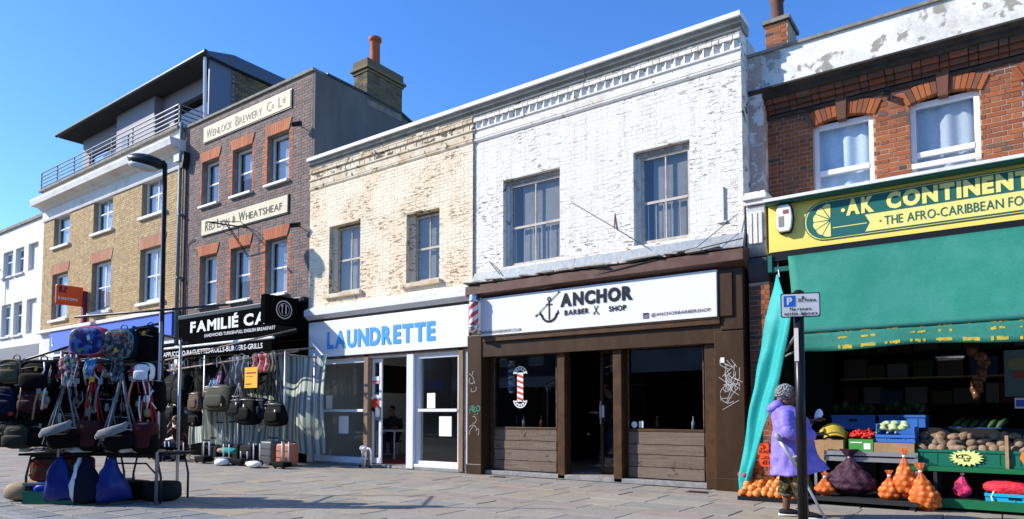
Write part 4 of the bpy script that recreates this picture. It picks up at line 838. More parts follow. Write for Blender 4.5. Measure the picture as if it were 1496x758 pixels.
# ================================================================== grocery building
Ab = thing('grocery_building', 'orange red brick building with peeling white parapet over the green and yellow grocery', 'building', (3, .7, 0))
ah = [(.95, 1.79, 4.35, 5.74), (2.26, 3.10, 4.35, 5.74), (3.58, 4.45, 4.35, 5.74), (5.0, 5.85, 4.35, 5.74)]
w = wall(.07, 7.5, 3.6, 6.2, .62, 1.0, ah, 'wall', M['mortar'], Ab)
def aarch(x0, x1):
    xc = (x0 + x1) / 2; return []
lay(brick_rects(.24, 7.5, 4.30, 5.791, ah + [q for a in ah for q in aarch(a[0], a[1])], bond='english', L=.225, H=.071, j=.011), .62, M['ak_brick'], w, 240, proud=.007, jit=.003,
    pick=lambda a, b, c, d: M['ak_sooty'] if (a * 7.3 + c * 3.1) % 1 < .05 else M['ak_brick'])
lay(brick_rects(.07, 7.5, 5.791, 6.004, [q for a in ah for q in aarch(a[0], a[1])], bond='english', H=.071, j=.011), .619, M['ak_sooty'], w, 60, proud=.007, jit=.004, pick=lambda a, b, c, d: M['ak_brick'] if (a * 3.7 + c) % 1 < .22 else M['ak_sooty'])
for k, (z, pr) in enumerate(((5.99, .04), (6.06, .11), (6.13, .19))):
    lay([(r[0], r[1], z + .004, z + .066) for r in brick_rects(.07, 7.5, 0, .075, [])], .62 - pr, M['ak_sooty'], w, 0, proud=.006, jit=.004, back=.2)
MB().prismx([(.62, 5.925), (.59, 5.925), (.565, 5.95), (.565, 5.97), (.62, 5.985)], .07, 7.5).build('string_course', M['soot'], w)
MB().prismx([(.62, 6.20), (.40, 6.20), (.34, 6.22), (.34, 6.26), (.25, 6.30), (.25, 6.33), (.62, 6.33)], .07, 7.5).build('eaves_moulding', M['soot'], w)
MB().box(.07, 7.5, .33, .7, 6.331, 6.91).build('parapet', M['peel'], w); MB().box(.05, 7.5, .29, .75, 6.91, 6.955).build('coping', M['stone_coping'], w)
MB().box(.07, 7.5, 1.0, 9, 6.2, 6.3).box(7.3, 7.5, 1.0, 9, 0, 6.2).box(.07, 7.4, 8.8, 9, 0, 6.2).build('roof', M['roof'], Ab)
# segmental arches with their wedge bricks and keystone
for i, (x0, x1, z0, z1) in enumerate(ah):
    xc = (x0 + x1) / 2; Rr = 1.05; half = (x1 - x0) / 2 + .03; cz = 5.74 - Rr; a0 = math.asin(half / Rr); n = 14
    for k in range(n):
        t0, t1 = -a0 + 2 * a0 * k / n, -a0 + 2 * a0 * (k + 1) / n; e = .0035
        key = k in (6, 7)
        if k == 7: continue
        if k == 6: t1 = -a0 + 2 * a0 * 8 / n
        r0, r1 = (Rr - .07, Rr + .27) if key else (Rr - .0, Rr + .215)
        pts = [(xc + r0 * math.sin(t0 + e), cz + r0 * math.cos(t0 + e)), (xc + r0 * math.sin(t1 - e), cz + r0 * math.cos(t1 - e)), (xc + r1 * math.sin(t1 - e), cz + r1 * math.cos(t1 - e)), (xc + r1 * math.sin(t0 + e), cz + r1 * math.cos(t0 + e))]
        m = M['ak_sooty'] if (k * 5 + i * 3) % 7 < 2 or key else M['ak_brick']
        MB().prism(pts, .62 - (.055 if key else .021) - random.uniform(0, .004), .72).build('keystone' if key else 'arch_brick', m, w, bev=.003)
    # window
    yy = .70
    f = MB().box(x0, x0 + .07, yy, yy + .07, z0, 5.69).box(x1 - .07, x1, yy, yy + .07, z0, 5.69).box(x0 + .07, x1 - .07, yy, yy + .07, 5.61, 5.69).box(x0 + .07, x1 - .07, yy - .01, yy + .07, 4.88, 4.96).build('window', M['upvc'], Ab, bev=.006)
    MB().box(x0 + .07, x1 - .07, yy + .03, yy + .036, 4.96, 5.61).build('pane', M['winglass'], f)
    if i == 1:
        sh = MB().obox((xc, .62, 4.74), (x1 - x0 - .02, .05, .07), (0, 0, 0)).build('open_sash', M['upvc'], f)
    MB().box(x0 + .07, x1 - .07, yy + .03, yy + .036, z0, 4.88).build('pane', M['winglass'], f)
    MB().box(x0, x1, .76, .98, 5.69, 5.735).build('head_board', M['soot'], f)  # near-black board colours in the shade between frame and arch
    MB().box(x0 - .4, x1 + .4, 1.5, 1.52, 4, 6).build('room_lining', M['room'], f)
    MB().grid(lambda u, v: (x0 + .05 + (x1 - x0 - .1) * u, yy + .13 + .02 * math.sin(u * 19 + v) + .014 * math.sin(u * 8), 4.2 + 1.45 * v), 40, 1).build('curtain', M['bluecurtain' if i != 1 else 'curtain'], f, smooth=True)
# pier, flank render, console bracket
MB().box(.072, .27, .31, .62, 4.6, 6.9).build('party_pier', mat('pinkish worn render', (.55, .42, .35), (.42, .30, .24), sc=5, rough=.9, bump=.5, bsc=30, flake=(.75, .72, .68), fsc=5, flo=.5, fhi=.58), Ab)
cs = thing('console_bracket', 'white painted console bracket between the barber shop and the grocery', 'bracket', (.24, 0, 3.5))
MB().prismx([(.5, 3.62), (.12, 3.62), (.02, 3.75), (.0, 4.3), (-.02, 4.38), (.5, 4.38)], .09, .37).build('console_body', M['shade_paint'], cs, bev=.01)
MB().box(.07, .40, -.06, .5, 4.40, 4.47).box(.05, .42, -.10, .5, 4.472, 4.54).box(.08, .39, -.05, .5, 4.542, 4.60).build('console_cap', M['white_band'], cs, bev=.008)
MB().box(.13, .18, -.035, .0, 3.8, 4.28).box(.20, .26, -.035, .0, 3.8, 4.28).box(.28, .33, -.035, .0, 3.8, 4.28).build('flute', M['white_band'], cs)
MB().prismx([(.5, 3.2), (.05, 3.2), (-.02, 3.28), (-.08, 3.48), (-.08, 3.56), (.5, 3.6)], .10, .42).build('lower_scroll', plain('black grey paint', (.05, .055, .065), .5), cs, bev=.02)
pr = MB().box(.10, .40, .03, .5, 0.006, 3.2).build('brick_pier', M['mortar'], Ab)
lay(brick_rects(.10, .41, .02, 3.2, [], L=.225, H=.0765), .03, M['ak_brick'], pr, 0, proud=.007, jit=.003, pick=lambda a, b, c, d: M['ak_sooty'] if a < .2 else M['ak_brick'])
ch = thing('chimney', 'short red brick chimney with a clay pot behind the white parapet', 'chimney', (.45, 1.2, 6.3))
cb = MB().box(.16, .52, 1.0, 1.6, 6.1, 7.74).build('stack', M['mortar'], ch)
lay(brick_rects(.16, .52, 6.9, 7.74, [], H=.07), 1.0, M['ak_brick'], cb, 0, proud=.006, jit=.003, pick=lambda a, b, c, d: M['ak_sooty'] if (a * 9 + c * 5) % 1 < .3 else M['ak_brick'])
MB().box(.12, .56, .96, 1.64, 7.742, 7.81).build('cap', M['stone_coping'], ch); MB().lathe([(.13, 7.81), (.11, 7.88), (.1, 8.2), (.13, 8.27)], (.3, 1.25, 0), 12).build('chimney_pot', plain('dark clay', (.13, .06, .045), .8), ch, smooth=True)
# fascia
fa = MB().box(.42, 7.5, .0, .6, 3.62, 4.33).build('shop_sign', M['yellow'], Ab)
MB().box(.40, 7.5, -.20, .8, 4.36, 4.405).build('fascia_lip', M['coping'], Ab); MB().box(.41, 7.5, -.16, .1, 4.331, 4.358).build('lip_board', M['sign_green'], Ab)
def panel(x0, x1, z0, z1, r, y0, y1, n=12):
    zc = (z0 + z1) / 2
    return [(x0 + r - r * math.sin(a), zc + r * math.cos(a)) for a in [math.pi * k / n for k in range(n + 1)]] + [(x1, z0), (x1, z1)]
MB().prism(panel(.93, 7.45, 3.70, 4.285, .2925, 0, 0), -.008, .0).build('sign_border', M['sign_green'], fa); MB().prism(panel(.945, 7.44, 3.714, 4.271, .2785, 0, 0), -.013, -.0082).build('sign_line', M['sign_yellow'], fa)
MB().prism(panel(.96, 7.43, 3.728, 4.257, .2645, 0, 0), -.018, -.0132).build('sign_panel', M['sign_green'], fa)
lm = []
for k in range(6):
    a0, a1 = math.pi / 2 + math.pi * k / 6 + .02, math.pi / 2 + math.pi * (k + 1) / 6 - .02; r = .235
    pts = [(1.30 + .03 * math.cos((a0 + a1) / 2), 3.985 + .03 * math.sin((a0 + a1) / 2))] + [(1.30 + (r + .012 * math.sin(math.pi * q / 5)) * math.cos(a0 + (a1 - a0) * q / 5), 3.985 + (r + .012 * math.sin(math.pi * q / 5)) * math.sin(a0 + (a1 - a0) * q / 5)) for q in range(6)]
    MB().prism(pts, -.022, -.0185).build('lime_segment', M['sign_yellow'], fa)
b = MB(); ring(b, 1.46, 4.10, 0, .028, 0, 6.283, -.018, 12); b.build('dot', M['sign_yellow'], fa)
text('AK', (1.50, -.019, 4.01), .36, .235, M['sign_yellow'], fa, bold=.06); text('CONTINENTAL', (2.01, -.019, 4.01), 1.98, .235, M['sign_yellow'], fa, bold=.06)
rb = MB().prism([(1.74, 3.745), (7.4, 3.745), (7.4, 3.985), (1.74, 3.985), (1.80, 3.865)], -.022, -.0185).build('ribbon', M['sign_yellow'], fa)
MB().box(1.32, 1.76, -.0215, -.0185, 3.86, 3.872).build('ribbon_line', M['sign_yellow'], fa)
b = MB(); ring(b, 1.93, 3.865, 0, .014, 0, 6.283, -.0222, 10); b.build('dot', M['sign_green'], rb)
text('THE AFRO-CARIBBEAN FOOD', (1.98, -.0225, 3.80), 1.74, .125, M['sign_green'], rb, bold=.004)
al = thing('alarm_box', 'white and grey alarm box on the left end of the yellow grocery sign', 'alarm box', (.67, -.0, 4.1), False)
oc = [(-.10, -.14), (-.07, -.2), (.07, -.2), (.10, -.14), (.115, 0), (.10, .14), (.07, .2), (-.07, .2), (-.10, .14), (-.115, 0)]
MB().prism([(a * 1.1, b * 1.08) for a, b in oc], -.05, 0).build('back_plate', M['black_metal'], al); MB().prism(oc, -.11, -.05).build('cover', M['upvc'], al, bev=.01)
MB().box(-.075, .0, -.114, -.1105, -.13, .03).build('print', M['plate_ink'], al); MB().box(-.01, .07, -.114, -.1105, .06, .12).build('print', plain('faded red print', (.30, .09, .08), .6), al)
# weeds growing on the wall left of the window
wd = MB(); rr = random.Random(4)
for k in range(7):
    p = Vector((.66 + rr.uniform(-.1, .16), .58, 4.45)); pts = [p.copy()]
    for q in range(6): p = p + Vector((rr.uniform(-.035, .05), rr.uniform(-.03, .015), rr.uniform(.05, .14))); pts.append(p.copy())
    wd.loft(pts, [.008 * (1 - q / 8) for q in range(7)], 5)
tag(wd.build('dry_weed', mat('dry stem', (.22, .17, .12), rough=.9)), 'dry bare weed growing behind the grocery sign beside the red brick window', 'weed')
t = thing('floodlight', 'small black spotlight between the two arches on the red brick wall', 'floodlight', (1.97, .58, 5.87), False); MB().obox((0, -.05, 0), (.12, .12, .05), (15, 0, 30)).build('lamp_housing', M['black_metal'], t, bev=.01)

# ================================================================== houses across the street, seen only as reflections
for k in range(5):
    x = -34 + k * 12; h = 8.2 + (k * 1.7) % 2.4
    t = thing('terraced_house', ['brown brick', 'grey brick', 'pale rendered', 'red brick', 'dark brick'][k] + ' house across the street', 'building', (x, -25, 0))
    m = [M['pub_brick'], M['grey_render'], M['stucco'], M['ak_brick'], M['stock']][k]
    MB().box(x - 5.9, x + 5.9, -33, -25, 0, h).build('body', m, t)
    for q in range(4):
        for z in (4.2, 6.6):
            f = MB().box(x - 5 + q * 2.8, x - 3.9 + q * 2.8, -25.0, -24.93, z, z + 1.4).build('window', M['white_frame'], t); MB().box(x - 4.92 + q * 2.8, x - 3.98 + q * 2.8, -24.93, -24.92, z + .08, z + 1.32).build('pane', M['winglass'], f)
    MB().box(x - 5.5, x + 5.5, -25, -24.9, .3, 2.8).build('shop_window', M['shop_black'], t); MB().box(x - 5.6, x + 5.6, -25, -24.75, 2.85, 3.5).build('shop_sign', [M['shop_blue'], M['sign_white'], M['shop_black'], M['sign_green'], M['maroon']][k], t)
# ================================================================== grocery front: awning, side sheet, interior
M['awning'] = mat('green awning cloth', (.026, .215, .155), (.04, .24, .18), sc=1.2, stretch=(2.5, 2.5, .5), rough=.6, bump=.25, bsc=7, trans=.12, bdist=.02)
M['sheet'] = mat('turquoise sheet', (.02, .40, .38), (.03, .46, .43), sc=2, rough=.55, trans=.2)
M['worn_yellow'] = mat('worn yellow stripe', (.60, .43, .02), (.35, .30, .05), sc=20, rough=.7)
ga = thing('grocery_awning', 'green shop awning with worn yellow dashes along its edge', 'awning', (4, -.1, 3.5))
AX0, AX1 = .72, 7.4
def awn(u, v):
    x = AX0 + .36 * v + (AX1 - AX0 - .36 * v) * u
    sag = .035 * math.sin(u * 19) * math.sin(math.pi * v) - .05 * math.sin(math.pi * v)
    return (x, -.12 - 1.15 * v, 3.52 - 1.27 * v + sag)
can = MB().grid(awn, 60, 14).build('canopy', M['awning'], ga, smooth=True, thick=.006)
def val(u, v):
    x = AX0 + .36 + (AX1 - AX0 - .36) * u
    return (x, -1.275 - .03 * v + .02 * math.sin(u * 33) * v, 2.245 - v * (.245 + .02 * math.sin(u * 21)))
MB().grid(val, 80, 4).build('valance', M['awning'], ga, smooth=True, thick=.005)
rr = random.Random(6)
for k in range(22):
    x = 1.32 + k * .262
    for (v0, v1, yy) in ((.0, .13, 0), (.30, .46, 1), (.72, .93, 2)):
        if yy == 1 and k % 3 == 0: continue
        if yy == 2 and k < 1: continue
        d = MB(); n = 6
        for q in range(n):
            if rr.random() < (.12, .42, .10)[yy]: continue
            a = x + .16 * q / n; u = (a - AX0 - .36) / (AX1 - AX0 - .36); p0 = val(u, v0 + rr.uniform(0, .05)); p1 = val(u, v1 - rr.uniform(0, .06)); w_ = .16 / n
            d.add([(p0[0], p0[1] - .006, p0[2]), (p0[0] + w_, p0[1] - .006, p0[2]), (p0[0] + w_, p1[1] - .006, p1[2]), (p0[0], p1[1] - .006, p1[2])], [(3, 2, 1, 0)])
        if d.v: d.build('yellow_dash', M['worn_yellow'], ga)
MB().cyl((1.1, -1.28, 2.25), (7.4, -1.28, 2.25), .022, 8).build('front_bar', M['sign_green'], ga)
MB().box(.47, 7.4, -.13, .0, 3.46, 3.60).build('cassette', M['black_metal'], ga); MB().box(.44, .50, -.16, .0, 3.30, 3.55).box(.5, .74, -.14, -.06, 3.30, 3.37).build('end_bracket', M['sign_green'], ga)
MB().cyl((.66, -.1, 2.12), (1.1, -1.26, 2.25), .02, 8).cyl((.62, .05, 2.05), (1.16, -.85, 2.14), .018, 8).build('folding_arm', M['steel'], ga)
hs = thing('hanging_sheet', 'turquoise sheet hanging twisted down the left side of the grocery', 'sheet', (.3, -.5, 0))
SH = [((.585, -.25, 3.235), (.62, -.32, 3.23)), ((.46, -.40, 2.57), (.86, -.60, 2.55)), ((.35, -.50, 1.75), (.735, -.68, 1.72)), ((.22, -.60, 1.06), (.54, -.76, 1.05)), ((.13, -.70, .24), (.30, -.82, .25)), ((.12, -.72, .01), (.26, -.84, .01))]
def sheet(u, v):
    s = v * 5; i = min(int(s), 4); t = s - i
    a = Vector(SH[i][0]).lerp(Vector(SH[i + 1][0]), t); c = Vector(SH[i][1]).lerp(Vector(SH[i + 1][1]), t)
    p = a.lerp(c, u); e = min(1, v * 4) * math.sin(math.pi * u) ** .5
    f = math.sin(u * 7 + v * 2.2 + 1.5 * mnoise.noise(Vector((u * 2, v * 3, 1)))) * .022 * e + .045 * mnoise.noise(Vector((u * 3, v * 7, 5))) * min(1, v * 5)
    return tuple(p + Vector((-.35, -.9, 0)) * f + Vector((.02 * mnoise.noise(Vector((u, v * 9, 3))), 0, 0)))
MB().grid(sheet, 36, 70).build('cloth', M['sheet'], hs, smooth=True, thick=.006)
MB().cyl((.62, -.22, 3.2), (.55, -.05, 3.45), .008, 5).build('tie', M['paper'], hs)
# the deep dark shop
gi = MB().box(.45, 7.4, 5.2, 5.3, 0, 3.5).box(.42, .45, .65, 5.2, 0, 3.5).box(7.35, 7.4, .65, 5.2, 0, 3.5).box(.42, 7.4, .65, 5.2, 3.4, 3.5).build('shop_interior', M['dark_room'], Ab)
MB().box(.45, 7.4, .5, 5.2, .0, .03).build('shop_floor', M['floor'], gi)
sh = thing('shop_shelving', 'dim shelves stacked with packets at the back of the grocery', 'shelving', (3.6, 4.8, 0))
for z in (1.35, 1.85, 2.35):
    MB().box(.6, 4.4, 4.3, 5.1, z, z + .035).build('shelf', M['yellow_brick'] if z == 1.85 else M['brown'], sh)
pk = [plain('packet %d' % i, c, .5) for i, c in enumerate(((.12, .10, .07), (.04, .07, .14), (.13, .04, .03), (.03, .08, .03), (.2, .18, .16), (.10, .075, .035)))]
rr = random.Random(3)
for z in (1.385, 1.885, 2.385):
    x = .65
    while x < 4.2:
        w_ = rr.uniform(.18, .42); h = rr.uniform(.2, .4); MB().box(x, x + w_, 4.35, 4.8, z + .001, z + h).build('packet', rr.choice(pk), sh); x += w_ + rr.uniform(.01, .12)
cl = thing('ceiling_light', 'dull fluorescent tube hanging in the dark grocery', 'ceiling light', (2.6, 1.2, 2.0)); MB().box(2.45, 2.80, 1.15, 1.25, 2.0, 2.03).cyl((2.47, 1.2, 1.985), (2.78, 1.2, 1.985), .014, 8).build('fitting', plain('dull tube', (.5, .5, .5), .4), cl); MB().cyl((2.5, 1.2, 2.03), (2.5, 1.2, 3.4), .004, 5).cyl((2.75, 1.2, 2.03), (2.75, 1.2, 3.4), .004, 5).build('cord', M['cable'], cl)
ps = thing('poster_board', 'faded food poster inside the shop behind the vegetables at right', 'poster', (3.55, .8, 1.4)); pb = MB().box(3.26, 3.95, .82, .84, 1.42, 2.05).build('board', plain('poster blue green', (.09, .15, .16), .6), ps)
b = MB(); b.prism([(3.42 + .13 * math.cos(t * .45), 1.86 + .085 * math.sin(t * .45)) for t in range(14)], .812, .818); b.build('oval', plain('poster oval', (.18, .21, .12), .6), pb); MB().box(3.36, 3.9, .812, .818, 1.67, 1.76).build('band', plain('poster red', (.28, .06, .06), .6), pb)
t = thing('price_ticket', 'small blue edged ticket hanging below the food poster', 'ticket', (3.42, .7, 1.28)); MB().box(3.36, 3.52, .7, .705, 1.26, 1.40).build('card', M['paper'], t); MB().box(3.375, 3.505, .695, .6995, 1.285, 1.375).build('print', M['shop_blue'], t)
t = thing('hanging_sweets', 'bundle of brown packets hanging from the ceiling right of the tube light', 'packets', (2.98, .8, 1.4))
for k in range(9): MB().sup((2.98 + rr.uniform(-.09, .09), .8 + rr.uniform(-.05, .05), 1.45 + k * .075), (.16, .09, .14), .6, .6, 8, 6, (rr.uniform(-20, 20), rr.uniform(-20, 20), rr.uniform(-90, 90))).build('packet', plain('shiny brown wrap', (.14, .06, .03), .15), t, smooth=True)
MB().cyl((2.98, .8, 2.0), (2.98, .8, 3.4), .006, 5).build('cord', M['cable'], t)
# ------------------------------------------------------------------ stands
M['crate_green'] = plain('green plastic crate', (.012, .15, .095), .45); M['crate_dark'] = plain('dark green painted board', (.012, .15, .06), .5); M['crate_blue'] = plain('blue plastic crate', (.05, .17, .55), .45); M['crate_cyan'] = plain('cyan plastic crate', (.02, .42, .65), .45)
M['card'] = mat('brown cardboard', (.36, .22, .11), (.42, .27, .14), sc=3, rough=.85); M['carton_green'] = plain('green printed carton', (.06, .30, .05), .6)
ra = thing('metal_rack', 'grey metal two tier rack holding the boxes of bananas, peppers and plantain', 'rack', (1.7, -.3, 0))
def rack(x0, x1, y0, y1, z, par, m): MB().box(x0, x1, y0, y1, z - .006, z).box(x0, x1, y0 - .012, y0, z - .045, z + .012).build('shelf', m, par)
rack(1.10, 2.34, -.52, .1, .68, ra, M['steel']); rack(1.10, 2.34, -.50, .1, .60, ra, M['steel']); rack(.98, 2.36, -.92, .1, .10, ra, M['dark_metal'])
for x in (1.12, 2.32):
    for y in (-.5, .08): MB().box(x - .018, x + .018, y - .018, y + .018, .0, .68).build('leg', M['steel'], ra)
for x in (1.05, 2.3): MB().box(x - .03, x + .03, -.9, -.8, .0, .06).build('foot', M['dark_metal'], ra)
def crate(name, label, cat, x0, x1, y0, y1, z0, h, m, slots=True, group=None, flare=0):
    t = thing(name, label, cat, ((x0 + x1) / 2, (y0 + y1) / 2, z0), True, group); w_ = .012
    b = MB().box(x0, x1, y0, y0 + w_, z0, z0 + h).box(x0, x1, y1 - w_, y1, z0, z0 + h).box(x0, x0 + w_, y0 + w_, y1 - w_, z0, z0 + h).box(x1 - w_, x1, y0 + w_, y1 - w_, z0, z0 + h).box(x0 + w_, x1 - w_, y0 + w_, y1 - w_, z0, z0 + w_)
    o = b.build('body', m, t)
    if slots:
        MB().box(x0 - .008, x1 + .008, y0 - .012, y0 - .001, z0 + h - .035, z0 + h - .002).box(x0 - .008, x1 + .008, y0 - .008, y0 - .001, z0 + .001, z0 + .03).build('rim', m, t)
        n = max(2, int((x1 - x0) / .16))
        for k in range(n): xx = x0 + (x1 - x0) * (k + .5) / n; MB().box(xx - .006, xx + .006, y0 - .006, y0 - .001, z0 + .03, z0 + h - .035).build('rib', m, t)
        MB().box((x0 + x1) / 2 - .06, (x0 + x1) / 2 + .06, y0 - .0095, y0 - .001, z0 + h * .55, z0 + h * .72).build('hand_slot', M['black'], t)
    return t
def lumps(name, label, cat, n, spot, size, m, group, seed, var=.2, e=1.0, kinds=6, lean=40):
    """n single pieces of one kind: a few meshes shared by all"""
    r = random.Random(seed); ms = []
    for k in range(kinds):
        q = MB().sup((0, 0, 0), [s * r.uniform(1 - var, 1 + var) for s in size], e, e, 9, 6, None, min(size) * .035)
        me = q.mesh(name, m); [setattr(p, 'use_smooth', True) for p in me.polygons]; ms.append(me)
    out = []
    for k in range(n):
        o = bpy.data.objects.new(name, r.choice(ms)); COL.objects.link(o); o.location = spot(r, k); o.rotation_euler = (R(r.uniform(-lean, lean)), R(r.uniform(-lean, lean)), R(r.uniform(0, 360)))
        tag(o, label, cat, group); out.append(o)
    return out
# potato crates
cr1 = crate('vegetable_crate', 'wide green plastic crate of earthy yams behind the yellow starburst card', 'crate', 2.30, 3.26, -.46, .15, .535, .21, M['crate_green'])
cr2 = crate('vegetable_crate', 'green plastic crate of earthy yams at the right edge of the grocery stand', 'crate', 3.29, 4.2, -.46, .15, .535, .21, M['crate_green'])
st = thing('produce_stand', 'dark green wooden stand with two stepped boards under the crates at right', 'stand', (3.4, -.2, 0))
MB().box(2.26, 5.2, -.5, .2, .49, .53).box(2.26, 5.2, -.53, -.5, .475, .535).build('shelf', M['crate_dark'], st); MB().box(2.5, 5.2, -.6, .2, .05, .09).box(2.5, 5.2, -.62, -.6, .04, .15).build('shelf', M['crate_dark'], st)
for x in (2.52, 3.9, 5.1):
    for y in (-.5, .15): MB().box(x - .02, x + .02, y - .02, y + .02, 0, .485).build('leg', M['dark_metal'], st)
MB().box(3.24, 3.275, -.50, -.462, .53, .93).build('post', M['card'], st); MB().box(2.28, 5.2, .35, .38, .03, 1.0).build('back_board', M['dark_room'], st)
yam = mat('earthy yam skin', (.20, .135, .085), (.30, .21, .14), sc=9, rough=.9, bump=.6, bsc=50)
lumps('yam', 'earthy brown yam heaped in the wide crate behind the starburst card', 'yam', 27, lambda r, k: (2.38 + (k % 9) * .105 + r.uniform(-.03, .03), -.40 + (k // 9) * .16 + r.uniform(-.03, .03), .735 + .075 * (k // 9) + r.uniform(-.01, .03)), (.17, .115, .11), yam, 'yams heaped in the green crates', 2, .28)
lumps('yam', 'earthy brown yam heaped in the crate at the right edge', 'yam', 18, lambda r, k: (3.36 + (k % 6) * .12 + r.uniform(-.03, .03), -.40 + (k // 6) * .16 + r.uniform(-.03, .03), .735 + .075 * (k // 6) + r.uniform(-.01, .03)), (.18, .12, .11), yam, 'yams heaped in the green crates', 5, .28)
def star(cx, cz, rx, rz, n=18, k=.72):
    return [(cx + rx * math.cos(6.2832 * i / (2 * n)) * (1 if i % 2 == 0 else k), cz + rz * math.sin(6.2832 * i / (2 * n)) * (1 if i % 2 == 0 else k)) for i in range(2 * n)]
M['lime_card'] = plain('lime yellow card', (.74, .83, .28), .7)
t = thing('price_card', 'lime yellow starburst price card on the green yam crate', 'price card', (2.85, -.5, .65))
MB().prism(star(2.85, .648, .185, .105), -.486, -.478).build('card', M['lime_card'], t); scribble(2.85, .665, .10, .02, 3, -.4875, M['black'], t, 4, .006); scribble(2.86, .625, .07, .015, 2, -.4875, M['black'], t, 9, .005)
t = thing('price_card', 'orange price card at the right edge on the second yam crate', 'price card', (3.44, -.5, .65)); MB().prism([(3.38, .66), (3.44, .55), (3.62, .56), (3.60, .73), (3.40, .74)], -.486, -.478).build('card', plain('orange card', (.75, .22, .05), .7), t)
# boxes on the rack
bn = crate('banana_box', 'brown cardboard box carrying the bananas on the metal rack', 'box', 1.14, 1.46, -.44, .05, .682, .15, M['card'], False)
M['banana'] = mat('ripe banana', (.68, .47, .05), (.60, .38, .03), sc=8, lo=.5, hi=.7, rough=.5)
for hnd in range(2):
    t = thing('banana_bunch', ('upper bunch of yellow bananas on the cardboard box', 'lower bunch of yellow bananas beside the hand of the woman in purple')[hnd], 'bananas', (1.3, -.4, .84))
    for k in range(6):
        y = -.44 + k * .035; z0 = .86 + .07 * (1 - hnd) + .012 * (k % 2)
        MB().loft([(1.16 + .05 * hnd + .28 * q / 8, y + .006 * q + .03 * hnd, z0 + .045 * math.sin(math.pi * q / 8) + .01 * k) for q in range(9)], [.006, .014, .019, .021, .021, .020, .017, .010, .005], 7).build('banana', M['banana'], t, smooth=True)
pbx = crate('pepper_carton', 'green printed carton of red peppers on the metal rack', 'box', 1.54, 1.83, -.50, .05, .682, .17, M['carton_green'], False); MB().box(1.72, 1.80, -.5035, -.5005, .72, .80).build('label', M['paper'], pbx); MB().box(1.56, 1.70, -.5035, -.5005, .80, .815).build('print', M['paper'], pbx)
redp = plain('red pepper skin', (.62, .03, .02), .3)
lumps('red_pepper', 'red pepper piled in the green carton', 'pepper', 46, lambda r, k: (1.56 + (k % 8) * .034 + r.uniform(-.01, .01), -.46 + (k // 8) * .075 + r.uniform(-.02, .02), .87 + .012 * (k // 8) + r.uniform(0, .035)), (.065, .04, .036), redp, 'red peppers in the green carton', 8, .25, .9)
tr = crate('cardboard_tray', 'brown cardboard tray under the blue plantain crate', 'tray', 1.84, 2.30, -.50, .06, .682, .13, M['card'], False)
bc = crate('plantain_crate', 'open blue plastic crate of green plantain on the cardboard tray', 'crate', 1.86, 2.30, -.44, .1, .815, .10, M['crate_blue'])
MB().box(1.86, 1.872, -.43, .1, .915, 1.06).box(2.288, 2.3, -.43, .1, .915, 1.02).box(1.872, 2.288, .085, .1, .915, 1.10).build('liner', M['crate_blue'], bc)
pl = mat('green plantain', (.36, .50, .20), (.55, .62, .36), sc=7, rough=.5)
rr = random.Random(12)
for k in range(9):
    x = 1.92 + (k % 3) * .12 + rr.uniform(-.02, .02); y = -.38 + (k // 3) * .13
    o = MB().loft([(x + rr.uniform(-.01, .01) + .07 * (q - 3) / 3, y + .02 * math.sin(q), .93 + .03 * (k // 3) + .05 * math.sin(math.pi * q / 6) + .05 * (q / 6)) for q in range(7)], [.008, .024, .03, .032, .03, .022, .008], 8).build('plantain', pl, None, smooth=True)
    tag(o, 'pale green plantain lying in the open blue crate', 'plantain', 'plantain in the blue crate')
cdb = thing('cardboard_flap', 'brown cardboard flap hanging on the rack behind the purple coat', 'cardboard', (1.2, -.5, .5)); MB().obox((1.16, -.545, .66), (.16, .008, .34), (4, 3, 0)).build('flap', M['card'], cdb)
